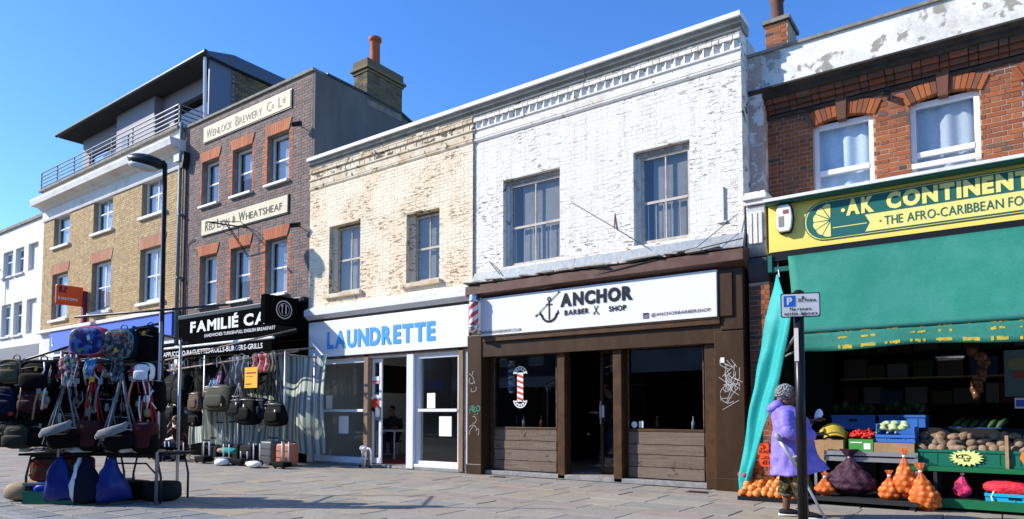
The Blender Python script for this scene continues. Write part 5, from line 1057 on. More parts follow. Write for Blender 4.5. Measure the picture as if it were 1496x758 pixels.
# net sacks
def netmat(nm, c): 
    return mat(nm, c, tuple(min(1, q * 1.7 + .02) for q in c), sc=26, lo=.40, hi=.62, rough=.55, bump=.9, bsc=55, bdist=.012)
NET_O = mat('orange onion net', (.72, .13, .02), (.80, .22, .05), sc=60, rough=.5, film=.42); NET_P = netmat('purple net', (.035, .007, .02)); NET_R = netmat('crimson net', (.50, .02, .10)); NET_RED = netmat('red net', (.58, .02, .035))
ONI = mat('onion skin', (.72, .19, .03), (.80, .31, .085), sc=7, rough=.35)
def netbag(label, c, w_, h, d, m, seed, n_oni=0, neck=.42, lean=0, name='onion_net_bag', gather=True, om=None):
    """a knotted net sack: a loose net gathered to a knotted neck, pressed out by the bulbs packed in it"""
    t = thing(name, label, 'net bag', c, False); r = random.Random(seed)
    prof = lambda v: math.sin(math.pi * .5 * min(1, (v + .03) / .25)) if v < .22 else 1 if v < .36 else max(.09, 1 - ((v - .36) / .46) ** .9 * .91) if v < .82 else .09 + .30 * ((v - .82) / .18)
    bul = []; ro = .038 if n_oni else .05; z = .05
    while z < .66:                                        # rings of bulbs just under the net
        rr_ = prof(z); n = max(1, int(2 * math.pi * max(.01, (w_ + d) / 4 * rr_ - ro * .6) / (2.05 * ro))); o = r.random()
        for k in range(n): bul.append(((k + o + r.uniform(-.12, .12)) / n % 1, z + r.uniform(-.02, .02), r.uniform(.85, 1.12)))
        z += 1.75 * ro / h
    def f(u, v):
        th = 6.28318 * u; bump = 0
        for a, q, s_ in bul:
            da = abs(u - a); da = min(da, 1 - da) * 6.28318 * (w_ + d) / 4; dz = (v - q) * h; bump = max(bump, s_ * math.exp(-(da * da + dz * dz) / (2 * (ro * .55) ** 2)))
        rad = prof(v); fold = .10 * math.sin(th * 6 + seed) * max(0, min(1, (v - .4) * 3)); k = rad * (1 + fold) - .06 * rad
        e = ro * .62 * bump if v < .78 else 0
        return (math.cos(th) * (w_ / 2 * k + e) + lean * v * h, math.sin(th) * (d / 2 * k + e), h * v)
    MB().grid(f, 44, 34).build('net', m, t, smooth=True)
    if n_oni:
        bz = {}
        for a, q, s_ in bul:
            th = 6.28318 * a; k = prof(q); R_ = ro * s_
            if 'me' not in bz:
                bz['me'] = MB().sup((0, 0, 0), (2, 2, 1.85), 1, 1, 10, 7).mesh('onion', om or ONI); [setattr(p, 'use_smooth', True) for p in bz['me'].polygons]
            o = bpy.data.objects.new('onion', bz['me']); link(o, t, loc=(math.cos(th) * max(0, w_ / 2 * k - R_ * .75) + lean * q * h, math.sin(th) * max(0, d / 2 * k - R_ * .75), h * q)); o.scale = (R_, R_, R_); o.rotation_euler = (r.uniform(-1, 1), r.uniform(-1, 1), r.uniform(0, 6))
    MB().lathe([(.018, -.012), (.024, 0), (.018, .012)], (lean * .83 * h, 0, .83 * h), 8).build('knot', M['paper'], t)
    return t
netbag('orange net bag of onions, highest of the trio at the rack end', (2.20, -.66, .14), .28, .62, .22, NET_O, 1, 16)
netbag('small orange net bag of onions in half shade, leftmost of the rack trio', (2.03, -.68, .07), .25, .40, .2, NET_O, 2, 14)
netbag('orange net bag of onions, lowest and largest of the trio at the rack end', (2.44, -.74, -.02), .34, .60, .26, NET_O, 3, 18, lean=-.12)
netbag('large dark purple net sack sagging in shade on the low tray of the rack', (1.55, -.56, .10), .66, .62, .36, NET_P, 4, 0, name='purple_net_sack')
netbag('orange net bag of onions lying in shade at the left of the purple sack', (1.27, -.70, .10), .26, .30, .22, NET_O, 7, 10)
netbag('crimson net bag standing upright on the dark low shelf at right', (2.80, -.46, .15), .19, .36, .16, NET_R, 5, 0, name='crimson_net_bag')
netbag('pinkish red onion net hanging beside the turquoise sheet', (.21, -.62, .20), .21, .40, .18, netmat('pink red net', (.36, .015, .07)), 6, 0, name='red_onion_net_bag')
netbag('narrow orange net bag hanging between the pink net and the red price card', (.36, -.56, .20), .17, .40, .15, NET_O, 8, 8)
t = thing('red_net_sack', 'bright red net sack lying over the cyan crate at the right edge', 'net sack', (3.3, -.4, .2)); MB().sup((3.29, -.36, .29), (.58, .34, .2), .85, .8, 26, 14, (0, 3, 4), .008).build('net', NET_RED, t, smooth=True); MB().loft([(3.12, -.5, .27), (3.09, -.54, .2), (3.10, -.55, .15)], .008, 5).build('tie', M['paper'], t)
crate('cyan_crate', 'cyan plastic crate on the lowest board under the red net sack', 'crate', 3.03, 3.6, -.52, -.1, .095, .14, M['crate_cyan'])
t = thing('black_tray', 'black plastic tray with a few small onions beside the cyan crate', 'tray', (2.8, -.4, .1)); MB().box(2.60, 2.98, -.52, -.2, .095, .11).box(2.60, 2.98, -.535, -.52, .095, .16).build('body', M['black_metal'], t)
lumps('small_onion', 'small orange onion on the black tray', 'onion', 5, lambda r, k: (2.72 + k * .05, -.48, .13), (.035, .035, .03), ONI, 'small onions on the black tray', 3)
# the heap of bagged onions on the ground at the left
tr = thing('onion_tray', 'low black tray of loose orange onions on the pavement by the sheet', 'tray', (.65, -.85, 0)); MB().box(.22, 1.12, -1.06, -.5, .004, .03).box(.22, 1.12, -1.075, -1.06, .004, .06).build('base', M['black_metal'], tr)
lumps('onion', 'large orange onion heaped on the low tray', 'onion', 44, lambda r, k: (.28 + (k % 9) * .095 + r.uniform(-.02, .02), -1.02 + (k // 9) * .10 + r.uniform(-.02, .02), .09 + .045 * (k // 9) + r.uniform(-.01, .02)), (.115, .115, .105), ONI, 'onions heaped on the low tray', 6, .15)
t = thing('price_card', 'red orange price card with handwriting left of the woman in purple', 'price card', (.46, -.42, .5)); rc = MB().box(.32, .60, -.43, -.422, .43, .76).build('card', plain('red orange card', (.80, .09, .02), .7), t)
T('HOT', .35, .70, .13, .04, M['black'], rc, y=-.432, bold=.01, shear=.2) if False else scribble(.40, .71, .06, .03, 2, -.4315, M['black'], rc, 3, .007)
T('PLANTAIN', .34, .62, .23, .045, M['black'], rc, y=-.432, bold=.012, shear=.2); T('£1.00', .38, .46, .18, .06, M['black'], rc, y=-.432, bold=.015, shear=.2); scribble(.45, .555, .08, .015, 2, -.4315, M['black'], rc, 7, .006)
t = thing('hanging_tag', 'orange bag tag hanging in the shade above the red price card', 'tag', (.55, -.1, 1.3)); MB().sup((.56, -.1, 1.33), (.10, .06, .22), .8, .8, 10, 8).build('bag', NET_O, t, smooth=True); MB().cyl((.56, -.1, 1.43), (.56, -.1, 2.1), .004, 5).build('cord', M['cable'], t)
# dim produce deeper in
for k, (x, y, z, lb) in enumerate(((1.35, 1.3, .95, 'dim blue crate behind the bananas'), (2.0, 1.35, .95, 'dim blue crate behind the plantain'), (2.9, 1.0, .78, 'dim blue crate of long green gourds behind the yams'))):
    crate('back_crate', lb, 'crate', x - .3, x + .3, y - .3, y + .3, z, .22, M['crate_blue'])
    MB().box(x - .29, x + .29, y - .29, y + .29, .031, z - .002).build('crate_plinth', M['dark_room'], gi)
gm = mat('dark green leaf', (.035, .085, .03), (.06, .12, .04), sc=6, rough=.6)
for k in range(12):
    x = 2.66 + (k % 6) * .10; y = .8 + (k // 6) * .25; o = MB().loft([(x, y, 1.0 + .02 * (k // 6)), (x + .05, y + .1, 1.06), (x + .1, y + .3, 1.1)], [.02, .04, .03], 8).build('green_gourd', gm, None, smooth=True); tag(o, 'long green gourd lying in the dim crate behind the yams', 'gourd', 'gourds in the dim crate')
for c, (x0, y0, z0, lb) in enumerate(((1.35, 1.3, 1.16, 'bunch of dark green leaves in the crate behind the bananas'), (2.0, 1.35, 1.16, 'bunch of dark green leaves in the crate behind the plantain'))):
    b = MB()
    for k in range(46):
        p = Vector((x0 + rr.uniform(-.25, .25), y0 + rr.uniform(-.2, .2), z0 + rr.uniform(0, .12))); a, e = rr.uniform(0, 6.28), rr.uniform(.2, 1.3); d = Vector((math.cos(a) * math.cos(e), math.sin(a) * math.cos(e), math.sin(e))); s_ = Vector((-math.sin(a), math.cos(a), 0)) * .035; L_ = rr.uniform(.1, .2)
        b.add([p, p + d * L_ * .5 + s_, p + d * L_, p + d * L_ * .5 - s_], [(0, 1, 2, 3)])
    tag(b.build('leafy_greens', gm), lb, 'greens', kind=None)

# ================================================================== parking sign
pk_ = thing('parking_sign', 'black street post with a small parking sign reading 30 mins', 'sign', (1.66, -3.62, 0))
pst = MB().loft([(1.66, -3.62, .0), (1.66, -3.62, 2.37)], .048, 16).build('post', mat('black post paint', (.010, .010, .012), rough=.3, flake=(.12, .12, .12), fsc=14, flo=.69, fhi=.72), pk_, smooth=True)
MB().lathe([(.052, 2.36), (.054, 2.375), (.03, 2.395)], (1.66, -3.62, 0), 16).build('cap', M['black_metal'], pst)
sr = math.radians(20)                       # the plate is turned a little towards the camera
Ux, Nx = Vector((math.cos(sr), math.sin(sr), 0)), Vector((math.sin(sr), -math.cos(sr), 0)); Zv = Vector((0, 0, 1))
def plateq(mb, a, b, c, d, off, th=.003, rad=0):
    O = Vector((1.67, -3.62, 2.24)) + Nx * off
    pts = [(a, c), (b, c), (b, d), (a, d)]
    if rad:
        pts = []
        for (cx, cz, s0) in ((a + rad, c + rad, math.pi), (b - rad, c + rad, 1.5 * math.pi), (b - rad, d - rad, 0), (a + rad, d - rad, .5 * math.pi)):
            pts += [(cx + rad * math.cos(s0 + q * math.pi / 8), cz + rad * math.sin(s0 + q * math.pi / 8)) for q in range(5)]
    n = len(pts); vs = [O + Ux * p + Zv * q + Nx * th for p, q in pts] + [O + Ux * p + Zv * q for p, q in pts]
    return mb.add(vs, [tuple(range(n)), tuple(range(2 * n - 1, n - 1, -1))] + [(i, i + n, (i + 1) % n + n, (i + 1) % n) for i in range(n)])
pl_ = plateq(MB(), -.178, .178, -.118, .118, .052, .004, .02).build('sign_plate', M['black'], pk_)
plateq(MB(), -.168, .168, -.108, .108, .0565, .002, .016).build('sign_face', M['sign_white'], pl_)
plateq(MB(), -.150, -.045, -.012, .092, .059, .0015).build('parking_symbol', plain('parking blue', (.02, .16, .62), .4), pl_)
O = Vector((1.67, -3.62, 2.24)) + Nx * .0615
def ts(body, a, c, w_, h, m, bold=.02): text(body, O + Ux * a + Zv * c, w_, h, m, pl_, u=Ux, v=Zv, bold=bold, depth=.0005)
ts('P', -.122, .005, .05, .072, M['sign_white'], .05); ts('30 mins', -.025, .03, .165, .035, M['black']); ts('No return', -.095, -.053, .19, .033, M['black']); ts('within 2 hours', -.150, -.098, .30, .034, M['black'])
MB().box(1.60, 1.72, -3.67, -3.57, 2.14, 2.165).box(1.60, 1.72, -3.67, -3.57, 2.30, 2.325).build('clamp', M['dark_metal'], pk_)
MB().box(1.625, 1.665, -3.672, -3.668, 1.70, 2.02).build('sticker', M['gpale'], pst)
# ================================================================== people
SKIN_D = mat('dark brown skin', (.12, .055, .032), (.15, .072, .043), sc=12, rough=.5); SKIN_M = mat('brown skin', (.26, .14, .09), (.30, .17, .11), sc=12, rough=.5)
def remesh(mb, name, m, parent, vox=.008, smooth=4):
    me = mb.mesh('tmp', m); o = bpy.data.objects.new('tmp', me); COL.objects.link(o)
    r = o.modifiers.new('r', 'REMESH'); r.mode = 'VOXEL'; r.voxel_size = vox
    s = o.modifiers.new('s', 'SMOOTH'); s.factor = .5; s.iterations = smooth
    dg = bpy.context.evaluated_depsgraph_get(); nm = bpy.data.meshes.new_from_object(o.evaluated_get(dg)); bpy.data.objects.remove(o)
    nm.materials.clear(); nm.materials.append(m); nm.name = name
    return link(bpy.data.objects.new(name, nm), parent, True)
def head(mb, c, yaw=0, tilt=0, s=1.0):
    """head about c (its centre), looking along local +x; skull, face, nose, brows, lips, ears, neck stub"""
    M_ = Euler((0, R(tilt), R(yaw))).to_matrix(); c = Vector(c); P = lambda x, y, z: c + M_ @ Vector((x * s, y * s, z * s))
    rot = (0, tilt, yaw)
    mb.sup(P(-.012, 0, .03), (.19 * s, .15 * s, .185 * s), 1, 1, 20, 12, rot).sup(P(.025, 0, -.045), (.125 * s, .118 * s, .15 * s), .9, .9, 16, 10, rot)
    mb.loft([P(.078, 0, .025), P(.098, 0, -.01), P(.108, 0, -.028)], [.011 * s, .014 * s, .017 * s], 8).sup(P(.082, .035, .03), (.03 * s, .05 * s, .014 * s), 1, 1, 8, 6, rot).sup(P(.082, -.035, .03), (.03 * s, .05 * s, .014 * s), 1, 1, 8, 6, rot)
    mb.sup(P(.086, 0, -.066), (.024 * s, .052 * s, .012 * s), 1, 1, 8, 6, rot).sup(P(.085, 0, -.08), (.024 * s, .045 * s, .012 * s), 1, 1, 8, 6, rot).sup(P(.066, 0, -.108), (.05 * s, .05 * s, .035 * s), 1, 1, 8, 6, rot)
    for q in (1, -1): mb.sup(P(-.008, q * .077, -.005), (.045 * s, .02 * s, .062 * s), 1, 1, 8, 6, rot)
    return P
def eyes(P, s, par):
    for q in (1, -1): MB().sup(P(.081, q * .031, .006), (.016 * s, .027 * s, .014 * s), 1, 1, 10, 8).build('eye', M['eye'], par, smooth=True)
M['eye'] = plain('eye', (.10, .085, .075), .2)
def hand(mb, w, d, n, curl=.6, s=1.0, thumb=1):
    """w wrist, d direction of the fingers, n normal of the palm's back; four bent fingers of unequal length and a thumb from the palm's side"""
    w, d, n = Vector(w), Vector(d).normalized(), Vector(n); n = (n - d * n.dot(d)).normalized(); a = d.cross(n)
    mb.loft([w, w + d * .035 * s, w + d * .085 * s], [(.026 * s, .017 * s), (.038 * s, .016 * s), (.040 * s, .013 * s)], 10, side=a)
    for k, (o, L_) in enumerate(((-.029, .066), (-.010, .078), (.010, .073), (.028, .056))):
        p = w + d * .082 * s + a * o * s; pts = [p - d * .012 * s, p]; dd = d.copy()
        for q in range(3):
            dd = (dd * math.cos(curl * .75) - n * math.sin(curl * .75)).normalized(); n2 = n; p = p + dd * L_ * s * (.44, .32, .26)[q]; pts.append(p)
        mb.loft(pts, [.0095 * s, .0095 * s, .0088 * s, .008 * s, .0065 * s], 7)
    p = w + d * .028 * s + a * (-.030 * thumb) * s; t1 = (d * .75 - a * .55 * thumb - n * .35).normalized(); t2 = (d * .9 - a * .1 * thumb - n * .45).normalized()
    mb.loft([p, p + t1 * .035 * s, p + t1 * .035 * s + t2 * .03 * s, p + t1 * .035 * s + t2 * .052 * s], [.014 * s, .0115 * s, .010 * s, .007 * s], 7)
def limb(mb, pts, rr, n=12): return mb.loft(pts, rr, n)
# ---- the woman in the purple coat (local: +x is where she faces)
wm = thing('person', 'woman in a purple hooded coat and patterned trousers holding bananas, with a crutch', 'person', (1.26, -2.27, 0), False, rz=16)
b = MB(); P = head(b, (-.055, 0, 1.40), 0, 8, .97)
limb(b, [(-.10, 0, 1.20), (-.075, 0, 1.31), (-.06, 0, 1.36)], [.062, .055, .05])
limb(b, [(-.03, 0, .62), (-.03, 0, .82), (-.02, 0, .98), (-.05, 0, 1.14), (-.09, 0, 1.23)], [(.15, .17), (.155, .175), (.15, .165), (.13, .175), (.07, .11)], 16)
for q in (1, -1):
    f = .11 if q < 0 else -.09
    limb(b, [(-.03, .085 * q, .68), (f * .55 - .01, .09 * q, .40), (f, .095 * q, .08)], [.092, .066, .038])
    limb(b, [(f - .03, .095 * q, .05), (f + .06, .10 * q, .045), (f + .15, .105 * q, .035)], [.036, .037, .022])
# left arm bent forward at the bananas, right arm a little higher with the white cloth
limb(b, [(-.08, -.17, 1.18), (-.06, -.22, .98), (.14, -.19, .95), (.24, -.13, .965)], [.055, .046, .036, .026]); hand(b, (.24, -.13, .965), (1, .15, .02), (0, -.3, 1), .5, 1, 1)
limb(b, [(-.08, .17, 1.18), (-.03, .22, .99), (.13, .18, 1.07), (.22, .12, 1.11)], [.055, .046, .036, .026]); hand(b, (.22, .12, 1.11), (.9, -.25, .45), (-.3, -.2, 1), .9, 1, -1)
body = remesh(b, 'body', SKIN_D, wm, .0065); eyes(P, .97, wm)
hr = MB(); rr = random.Random(9)
for k in range(420):
    th, ph = rr.uniform(0, 6.28), rr.uniform(-.25, 1.57); d = Vector((math.cos(ph) * math.cos(th), math.cos(ph) * math.sin(th), math.sin(ph)))
    if d.x > .62 and d.z < .55: continue
    p = Vector((-.078, 0, 1.425)) + Vector((d.x * .105, d.y * .088, d.z * .105)); s_ = rr.uniform(.012, .022); hr.sup(p, (s_ * 1.5, s_ * 1.5, s_ * 1.3), 1, 1, 6, 4)
hr.sup((-.082, 0, 1.43), (.20, .17, .195), 1, 1, 16, 10).build('hair', mat('grey curly hair', (.13, .13, .13), (.40, .39, .38), sc=90, lo=.4, hi=.6, rough=.9), wm, smooth=True)
PUR = mat('purple nylon coat', (.26, .20, .66), (.21, .16, .58), sc=6, rough=.5, bump=.5, bsc=14, bdist=.02)
def wob(mb, f, seed):
    """creases: noise ridges push the surface to and fro, along and across"""
    o = Vector((seed * 3.17, seed * 1.31, seed * 2.73)); out = []
    for p in mb.v:
        q = Vector(p); a = 1 - 2 * abs(mnoise.noise(q * 7 + o)); c_ = 1 - 2 * abs(mnoise.noise(Vector((q.x * 15, q.y * 15, q.z * 9)) - o))
        d = Vector((mnoise.noise(q * 5 + o), mnoise.noise(q * 5 - o), mnoise.noise(q * 6 + o * 2) * .6))
        r = Vector((q.x, q.y, 0)); r = r.normalized() if r.length > 1e-4 else Vector((0, 0, 1))
        out.append(tuple(q + d * f * 1.6 + r * f * (a * .9 + c_ * .7)))
    mb.v = out; return mb
ct = MB()
def coat(u, v):
    th = 6.28318 * u; cx, sy = math.cos(th), math.sin(th)
    zs = (.50, .62, .80, 1.0, 1.14, 1.215, 1.26, 1.285); rx = (.265, .24, .205, .195, .185, .15, .10, .07); ry = (.27, .255, .235, .225, .23, .205, .125, .075); ox = (.02, .0, -.02, -.01, -.035, -.06, -.075, -.075)
    s_ = v * 7; i = min(int(s_), 6); t_ = s_ - i; L_ = lambda q: q[i] + (q[i + 1] - q[i]) * t_
    z = L_(zs) + (.06 * max(0, cx) ** 2 - .02 * max(0, -cx)) * max(0, 1 - v * 3); k = 1 + .035 * math.sin(th * 9 + v * 7) * (1 - v) + (.28 * max(0, cx) ** 6 * max(0, 1 - v * 2.6))
    return (L_(ox) + cx * L_(rx) * k, sy * L_(ry) * k, z)
ct.grid(coat, 64, 52); wob(ct, .013, 2).build('coat', PUR, wm, smooth=True, thick=.008)
slv = MB(); 
def sleeve(pts, rad):
    q = MB(); P_ = [Vector(p) for p in pts]; out = []; ro = []
    for i in range(len(P_) - 1):
        for t in range(7): out.append(P_[i].lerp(P_[i + 1], t / 7)); ro.append((rad[i] + (rad[i + 1] - rad[i]) * t / 7) * (1 + .05 * math.sin((i * 7 + t) * 2.1)))
    out.append(P_[-1]); ro.append(rad[-1]); return wob(q.loft(out, ro, 16), .005, len(pts))
sleeve([(-.08, -.155, 1.19), (-.085, -.225, 1.10), (-.06, -.265, .985), (.04, -.245, .945), (.20, -.155, .955)], [.088, .086, .082, .076, .056]).build('sleeve', PUR, wm, smooth=True)
sleeve([(-.08, .155, 1.19), (-.075, .21, 1.10), (-.03, .235, .99), (.06, .21, 1.03), (.185, .14, 1.09)], [.085, .082, .076, .07, .05]).build('sleeve', PUR, wm, smooth=True)
wob(MB().loft([(-.10, 0, 1.29), (-.17, 0, 1.285), (-.235, 0, 1.25), (-.27, 0, 1.22)], [(.10, .055), (.115, .065), (.085, .05), (.02, .015)], 16, side=(0, 1, 0)), .006, 8).build('hood', PUR, wm, smooth=True)
MB().box(.06, .12, -.262, -.25, .74, .82).build('pocket_tab', plain('reflective grey', (.5, .5, .5), .4), wm)
CAMO = mat('patterned trousers', (.05, .05, .022), (.24, .15, .05), sc=16, lo=.5, hi=.54, rough=.85, flake=(.02, .018, .012), fsc=13, flo=.52, fhi=.55)
for q in (1, -1):
    f = .11 if q < 0 else -.09
    wob(MB().loft([(-.02, .09 * q, .66), (f * .3, .095 * q, .50), (f * .6, .1 * q, .38), (f * .85, .1 * q, .26)], [.125, .115, .105, .095], 18), .008, 4 + q).build('trouser_leg', CAMO, wm, smooth=True)
    MB().loft([(f * .85, .1 * q, .265), (f * .88, .1 * q, .235)], [.098, .092], 16).build('cuff', plain('grey cuff', (.12, .11, .10), .8), wm, smooth=True)
    sp_ = MB(); sp_.loft([(f - .075, .095 * q, .04), (f - .02, .095 * q, .052), (f + .06, .10 * q, .05), (f + .13, .105 * q, .042), (f + .175, .108 * q, .03)], [(.025, .028), (.043, .042), (.045, .036), (.042, .026), (.02, .014)], 14, side=(0, 1, 0)); sh_ = sp_.build('shoe', plain('black canvas', (.015, .015, .016), .8), wm, smooth=True)
    MB().loft([(f - .085, .095 * q, .014), (f, .097 * q, .014), (f + .09, .103 * q, .014), (f + .185, .108 * q, .014)], [(.028, .014), (.045, .014), (.05, .014), (.026, .014)], 14, side=(0, 1, 0)).build('sole', plain('white rubber', (.72, .71, .68), .7), wm, smooth=True)
cru = thing('crutch', 'grey metal crutch hanging from the arm of the woman in purple', 'crutch', (1.26, -2.27, 0), False, rz=16)
MB().cyl((-.17, -.30, .92), (.02, -.31, .60), .022, 10).cyl((.02, -.31, .60), (.30, -.28, .03), .014, 10).build('shaft', plain('crutch grey', (.55, .56, .58), .35, .5), cru, smooth=True)
MB().cyl((.30, -.28, .04), (.315, -.278, .0), .02, 10).build('foot', M['black_metal'], cru); MB().cyl((-.03, -.31, .70), (.06, -.33, .73), .016, 8).build('grip', plain('grip grey', (.3, .3, .3), .6), cru)
wob(MB().sup((-.17, -.295, .93), (.10, .14, .07), .8, .7, 14, 8, (0, 50, 0)), .002, 3).build('arm_cuff', plain('grip grey', (.3, .3, .3), .6), cru, smooth=True)
cl_ = thing('white_cloth', 'crumpled white plastic bag in the raised hand of the woman in purple', 'bag', (1.26, -2.27, 0), False, rz=16)
wob(MB().sup((.265, .115, 1.18), (.085, .075, .15), .9, .9, 16, 12, (0, 15, 0)), .012, 5).build('plastic', plain('white plastic bag', (.8, .8, .82), .4), cl_, smooth=True)
bh_ = thing('banana_bunch', 'bananas held in the lower hand of the woman in purple', 'bananas', (1.26, -2.27, 0), False, rz=16)
for k in range(4): MB().loft([(.31 + .22 * q / 8, -.13 + .012 * k + .004 * q, .955 + .018 * k + .035 * math.sin(math.pi * q / 8)) for q in range(9)], [.006, .014, .018, .019, .019, .018, .016, .010, .005], 7).build('banana', M['banana'], bh_, smooth=True)
# ---- the man sitting among the luggage
mn = thing('person', 'man in a dark red patterned top sitting low among the luggage, hand at his face', 'person', (-14.0, -1.35, 0), False, rz=-150)
b = MB(); P = head(b, (.10, 0, 1.02), 5, 14); limb(b, [(.02, 0, .86), (.06, 0, .93), (.08, 0, .97)], [.065, .056, .052])
limb(b, [(-.06, 0, .36), (-.05, 0, .50), (-.01, 0, .66), (.02, 0, .80), (.02, 0, .87)], [(.13, .17), (.125, .165), (.13, .185), (.11, .19), (.06, .09)], 16)
for q in (1, -1):
    limb(b, [(-.04, .09 * q, .38), (.34, .14 * q, .42), (.30, .15 * q, .08)], [.09, .065, .042]); limb(b, [(.28, .15 * q, .05), (.44, .17 * q, .035)], [.042, .03])
limb(b, [(.02, .20, .81), (.14, .27, .60), (.26, .14, .76), (.225, .085, .90)], [.055, .045, .035, .027]); hand(b, (.225, .085, .90), (-.25, -.2, 1), (1, .3, .2), .7, 1, 1)
limb(b, [(.02, -.20, .81), (.05, -.25, .56), (.28, -.14, .50), (.34, -.1, .49)], [.055, .045, .035, .027]); hand(b, (.34, -.1, .49), (1, .3, -.15), (0, 0, 1), .5, 1, 1)
remesh(b, 'body', SKIN_M, mn, .0075); eyes(P, 1, mn)
h_ = MB().sup((.078, 0, 1.065), (.205, .165, .17), 1, 1, 18, 10, (0, 8, 0)).build('hair', plain('black hair', (.010, .009, .009), .6), mn, smooth=True)
TOP = mat('dark red patterned top', (.055, .012, .014), (.32, .12, .09), sc=9, lo=.56, hi=.62, rough=.8)
wob(MB().loft([(-.06, 0, .34), (-.055, 0, .45), (-.02, 0, .62), (.01, 0, .76), (.02, 0, .84), (.03, 0, .885)], [(.185, .155), (.18, .15), (.20, .155), (.205, .14), (.14, .11), (.07, .07)], 22, side=(0, 1, 0)), .006, 3).build('top', TOP, mn, smooth=True)
sleeve([(.02, .18, .81), (.10, .25, .68), (.15, .27, .61), (.23, .18, .72)], [.075, .068, .062, .05]).build('sleeve', TOP, mn, smooth=True); sleeve([(.02, -.18, .81), (.04, -.25, .66), (.07, -.255, .57), (.22, -.17, .51)], [.075, .068, .062, .048]).build('sleeve', TOP, mn, smooth=True)
DEN = plain('blue denim', (.03, .045, .10), .9)
for q in (1, -1): sleeve([(-.06, .09 * q, .37), (.15, .12 * q, .42), (.35, .142 * q, .41), (.32, .15 * q, .25), (.30, .15 * q, .10)], [.115, .10, .085, .075, .07]).build('trouser_leg', DEN, mn, smooth=True)
t = thing('folding_stool', 'low black folding stool under the sitting man', 'stool', (-14.0, -1.35, 0), False, rz=-150); MB().box(-.24, .10, -.2, .2, .26, .29).build('seat', M['black_metal'], t)
for q in (1, -1):
    for d in (1, -1): MB().cyl((-.07 - .15 * d, .17 * q + .013 * d, .26), (-.07 + .15 * d, .17 * q + .013 * d, .0), .012, 6).build('leg', M['steel'], t)
# ---- inside the shops
at = thing('person', 'attendant in dark clothes sitting at the table inside the laundrette', 'person', (-9.85, 2.15, .07), False, rz=-60)
b = MB(); P = head(b, (.06, 0, 1.20), -10, 12); limb(b, [(0, 0, 1.02), (.03, 0, 1.12)], [.06, .053]); limb(b, [(-.04, 0, .48), (-.03, 0, .7), (0, 0, .9), (0, 0, 1.02)], [(.13, .16), (.125, .16), (.125, .185), (.06, .09)], 16)
for q in (1, -1): limb(b, [(-.03, .09 * q, .5), (.38, .12 * q, .52), (.36, .12 * q, .05), (.48, .13 * q, .03)], [.09, .065, .045, .03]); limb(b, [(0, .2 * q, .97), (.06, .25 * q, .74), (.28, .14 * q, .76)], [.055, .045, .03]); hand(b, (.28, .14 * q, .76), (1, -.3 * q, 0), (0, 0, 1), .4, 1, q)
remesh(b, 'body', SKIN_M, at, .010); eyes(P, 1, at)
MB().sup((.04, 0, 1.245), (.205, .165, .17), 1, 1, 16, 10).build('hair', plain('black hair', (.010, .009, .009), .6), at, smooth=True); DK = plain('dark cloth', (.03, .03, .035), .9)
MB().loft([(-.04, 0, .46), (-.03, 0, .7), (0, 0, .9), (.005, 0, 1.0), (.01, 0, 1.05)], [(.18, .15), (.175, .145), (.205, .145), (.14, .11), (.07, .07)], 20, side=(0, 1, 0)).build('jumper', DK, at, smooth=True)
for q in (1, -1): sleeve([(0, .18 * q, .97), (.05, .24 * q, .78), (.2, .18 * q, .76)], [.07, .06, .045]).build('sleeve', DK, at, smooth=True); sleeve([(-.04, .09 * q, .5), (.38, .12 * q, .52), (.36, .12 * q, .1)], [.105, .08, .065]).build('trouser_leg', DEN, at, smooth=True)
t = thing('chair', 'plain chair under the attendant in the laundrette', 'chair', (-9.85, 2.15, .07), False, rz=-60); MB().box(-.26, .18, -.21, .21, .37, .40).build('seat', M['dark_metal'], t); MB().box(-.27, -.25, -.2, .2, .55, .85).build('backrest', M['dark_metal'], t)
for x in (-.25, .16):
    for y in (-.19, .19): MB().cyl((x, y, 0), (x, y, .37 if x > 0 else .85), .012, 6).build('leg', M['steel'], t)
ba = thing('person', 'barber in dark clothes and a long grey apron standing just inside the open door', 'person', (-3.05, 1.5, .05), False, rz=-170)
b = MB(); P = head(b, (.08, 0, 1.60), 0, 22); limb(b, [(0, 0, 1.42), (.05, 0, 1.52)], [.06, .053]); limb(b, [(-.02, 0, .86), (-.02, 0, 1.08), (0, 0, 1.3), (0, 0, 1.43)], [(.13, .165), (.12, .16), (.13, .195), (.06, .09)], 16)
for q in (1, -1): limb(b, [(-.02, .09 * q, .9), (.02, .1 * q, .48), (0, .1 * q, .07)], [.09, .065, .042]); limb(b, [(-.03, .1 * q, .04), (.17, .12 * q, .03)], [.042, .028]); limb(b, [(0, .21 * q, 1.37), (.06, .26 * q, 1.1), (.30, .16 * q, 1.16)], [.055, .045, .03]); hand(b, (.30, .16 * q, 1.16), (1, -.3 * q, .1), (0, 0, 1), .6, 1, q)
remesh(b, 'body', SKIN_M, ba, .010); eyes(P, 1, ba)
MB().sup((.058, 0, 1.645), (.205, .165, .17), 1, 1, 16, 10, (0, 14, 0)).build('hair', plain('black hair', (.010, .009, .009), .6), ba, smooth=True)
MB().loft([(-.02, 0, .84), (-.02, 0, 1.08), (0, 0, 1.28), (.005, 0, 1.40), (.01, 0, 1.45)], [(.185, .15), (.175, .145), (.215, .15), (.15, .11), (.07, .07)], 20, side=(0, 1, 0)).build('shirt', DK, ba, smooth=True)
for q in (1, -1): sleeve([(0, .19 * q, 1.37), (.05, .25 * q, 1.14), (.18, .21 * q, 1.14)], [.07, .06, .05]).build('sleeve', DK, ba, smooth=True); sleeve([(-.02, .09 * q, .9), (.02, .1 * q, .48), (0, .1 * q, .08)], [.105, .08, .065]).build('trouser_leg', DK, ba, smooth=True)
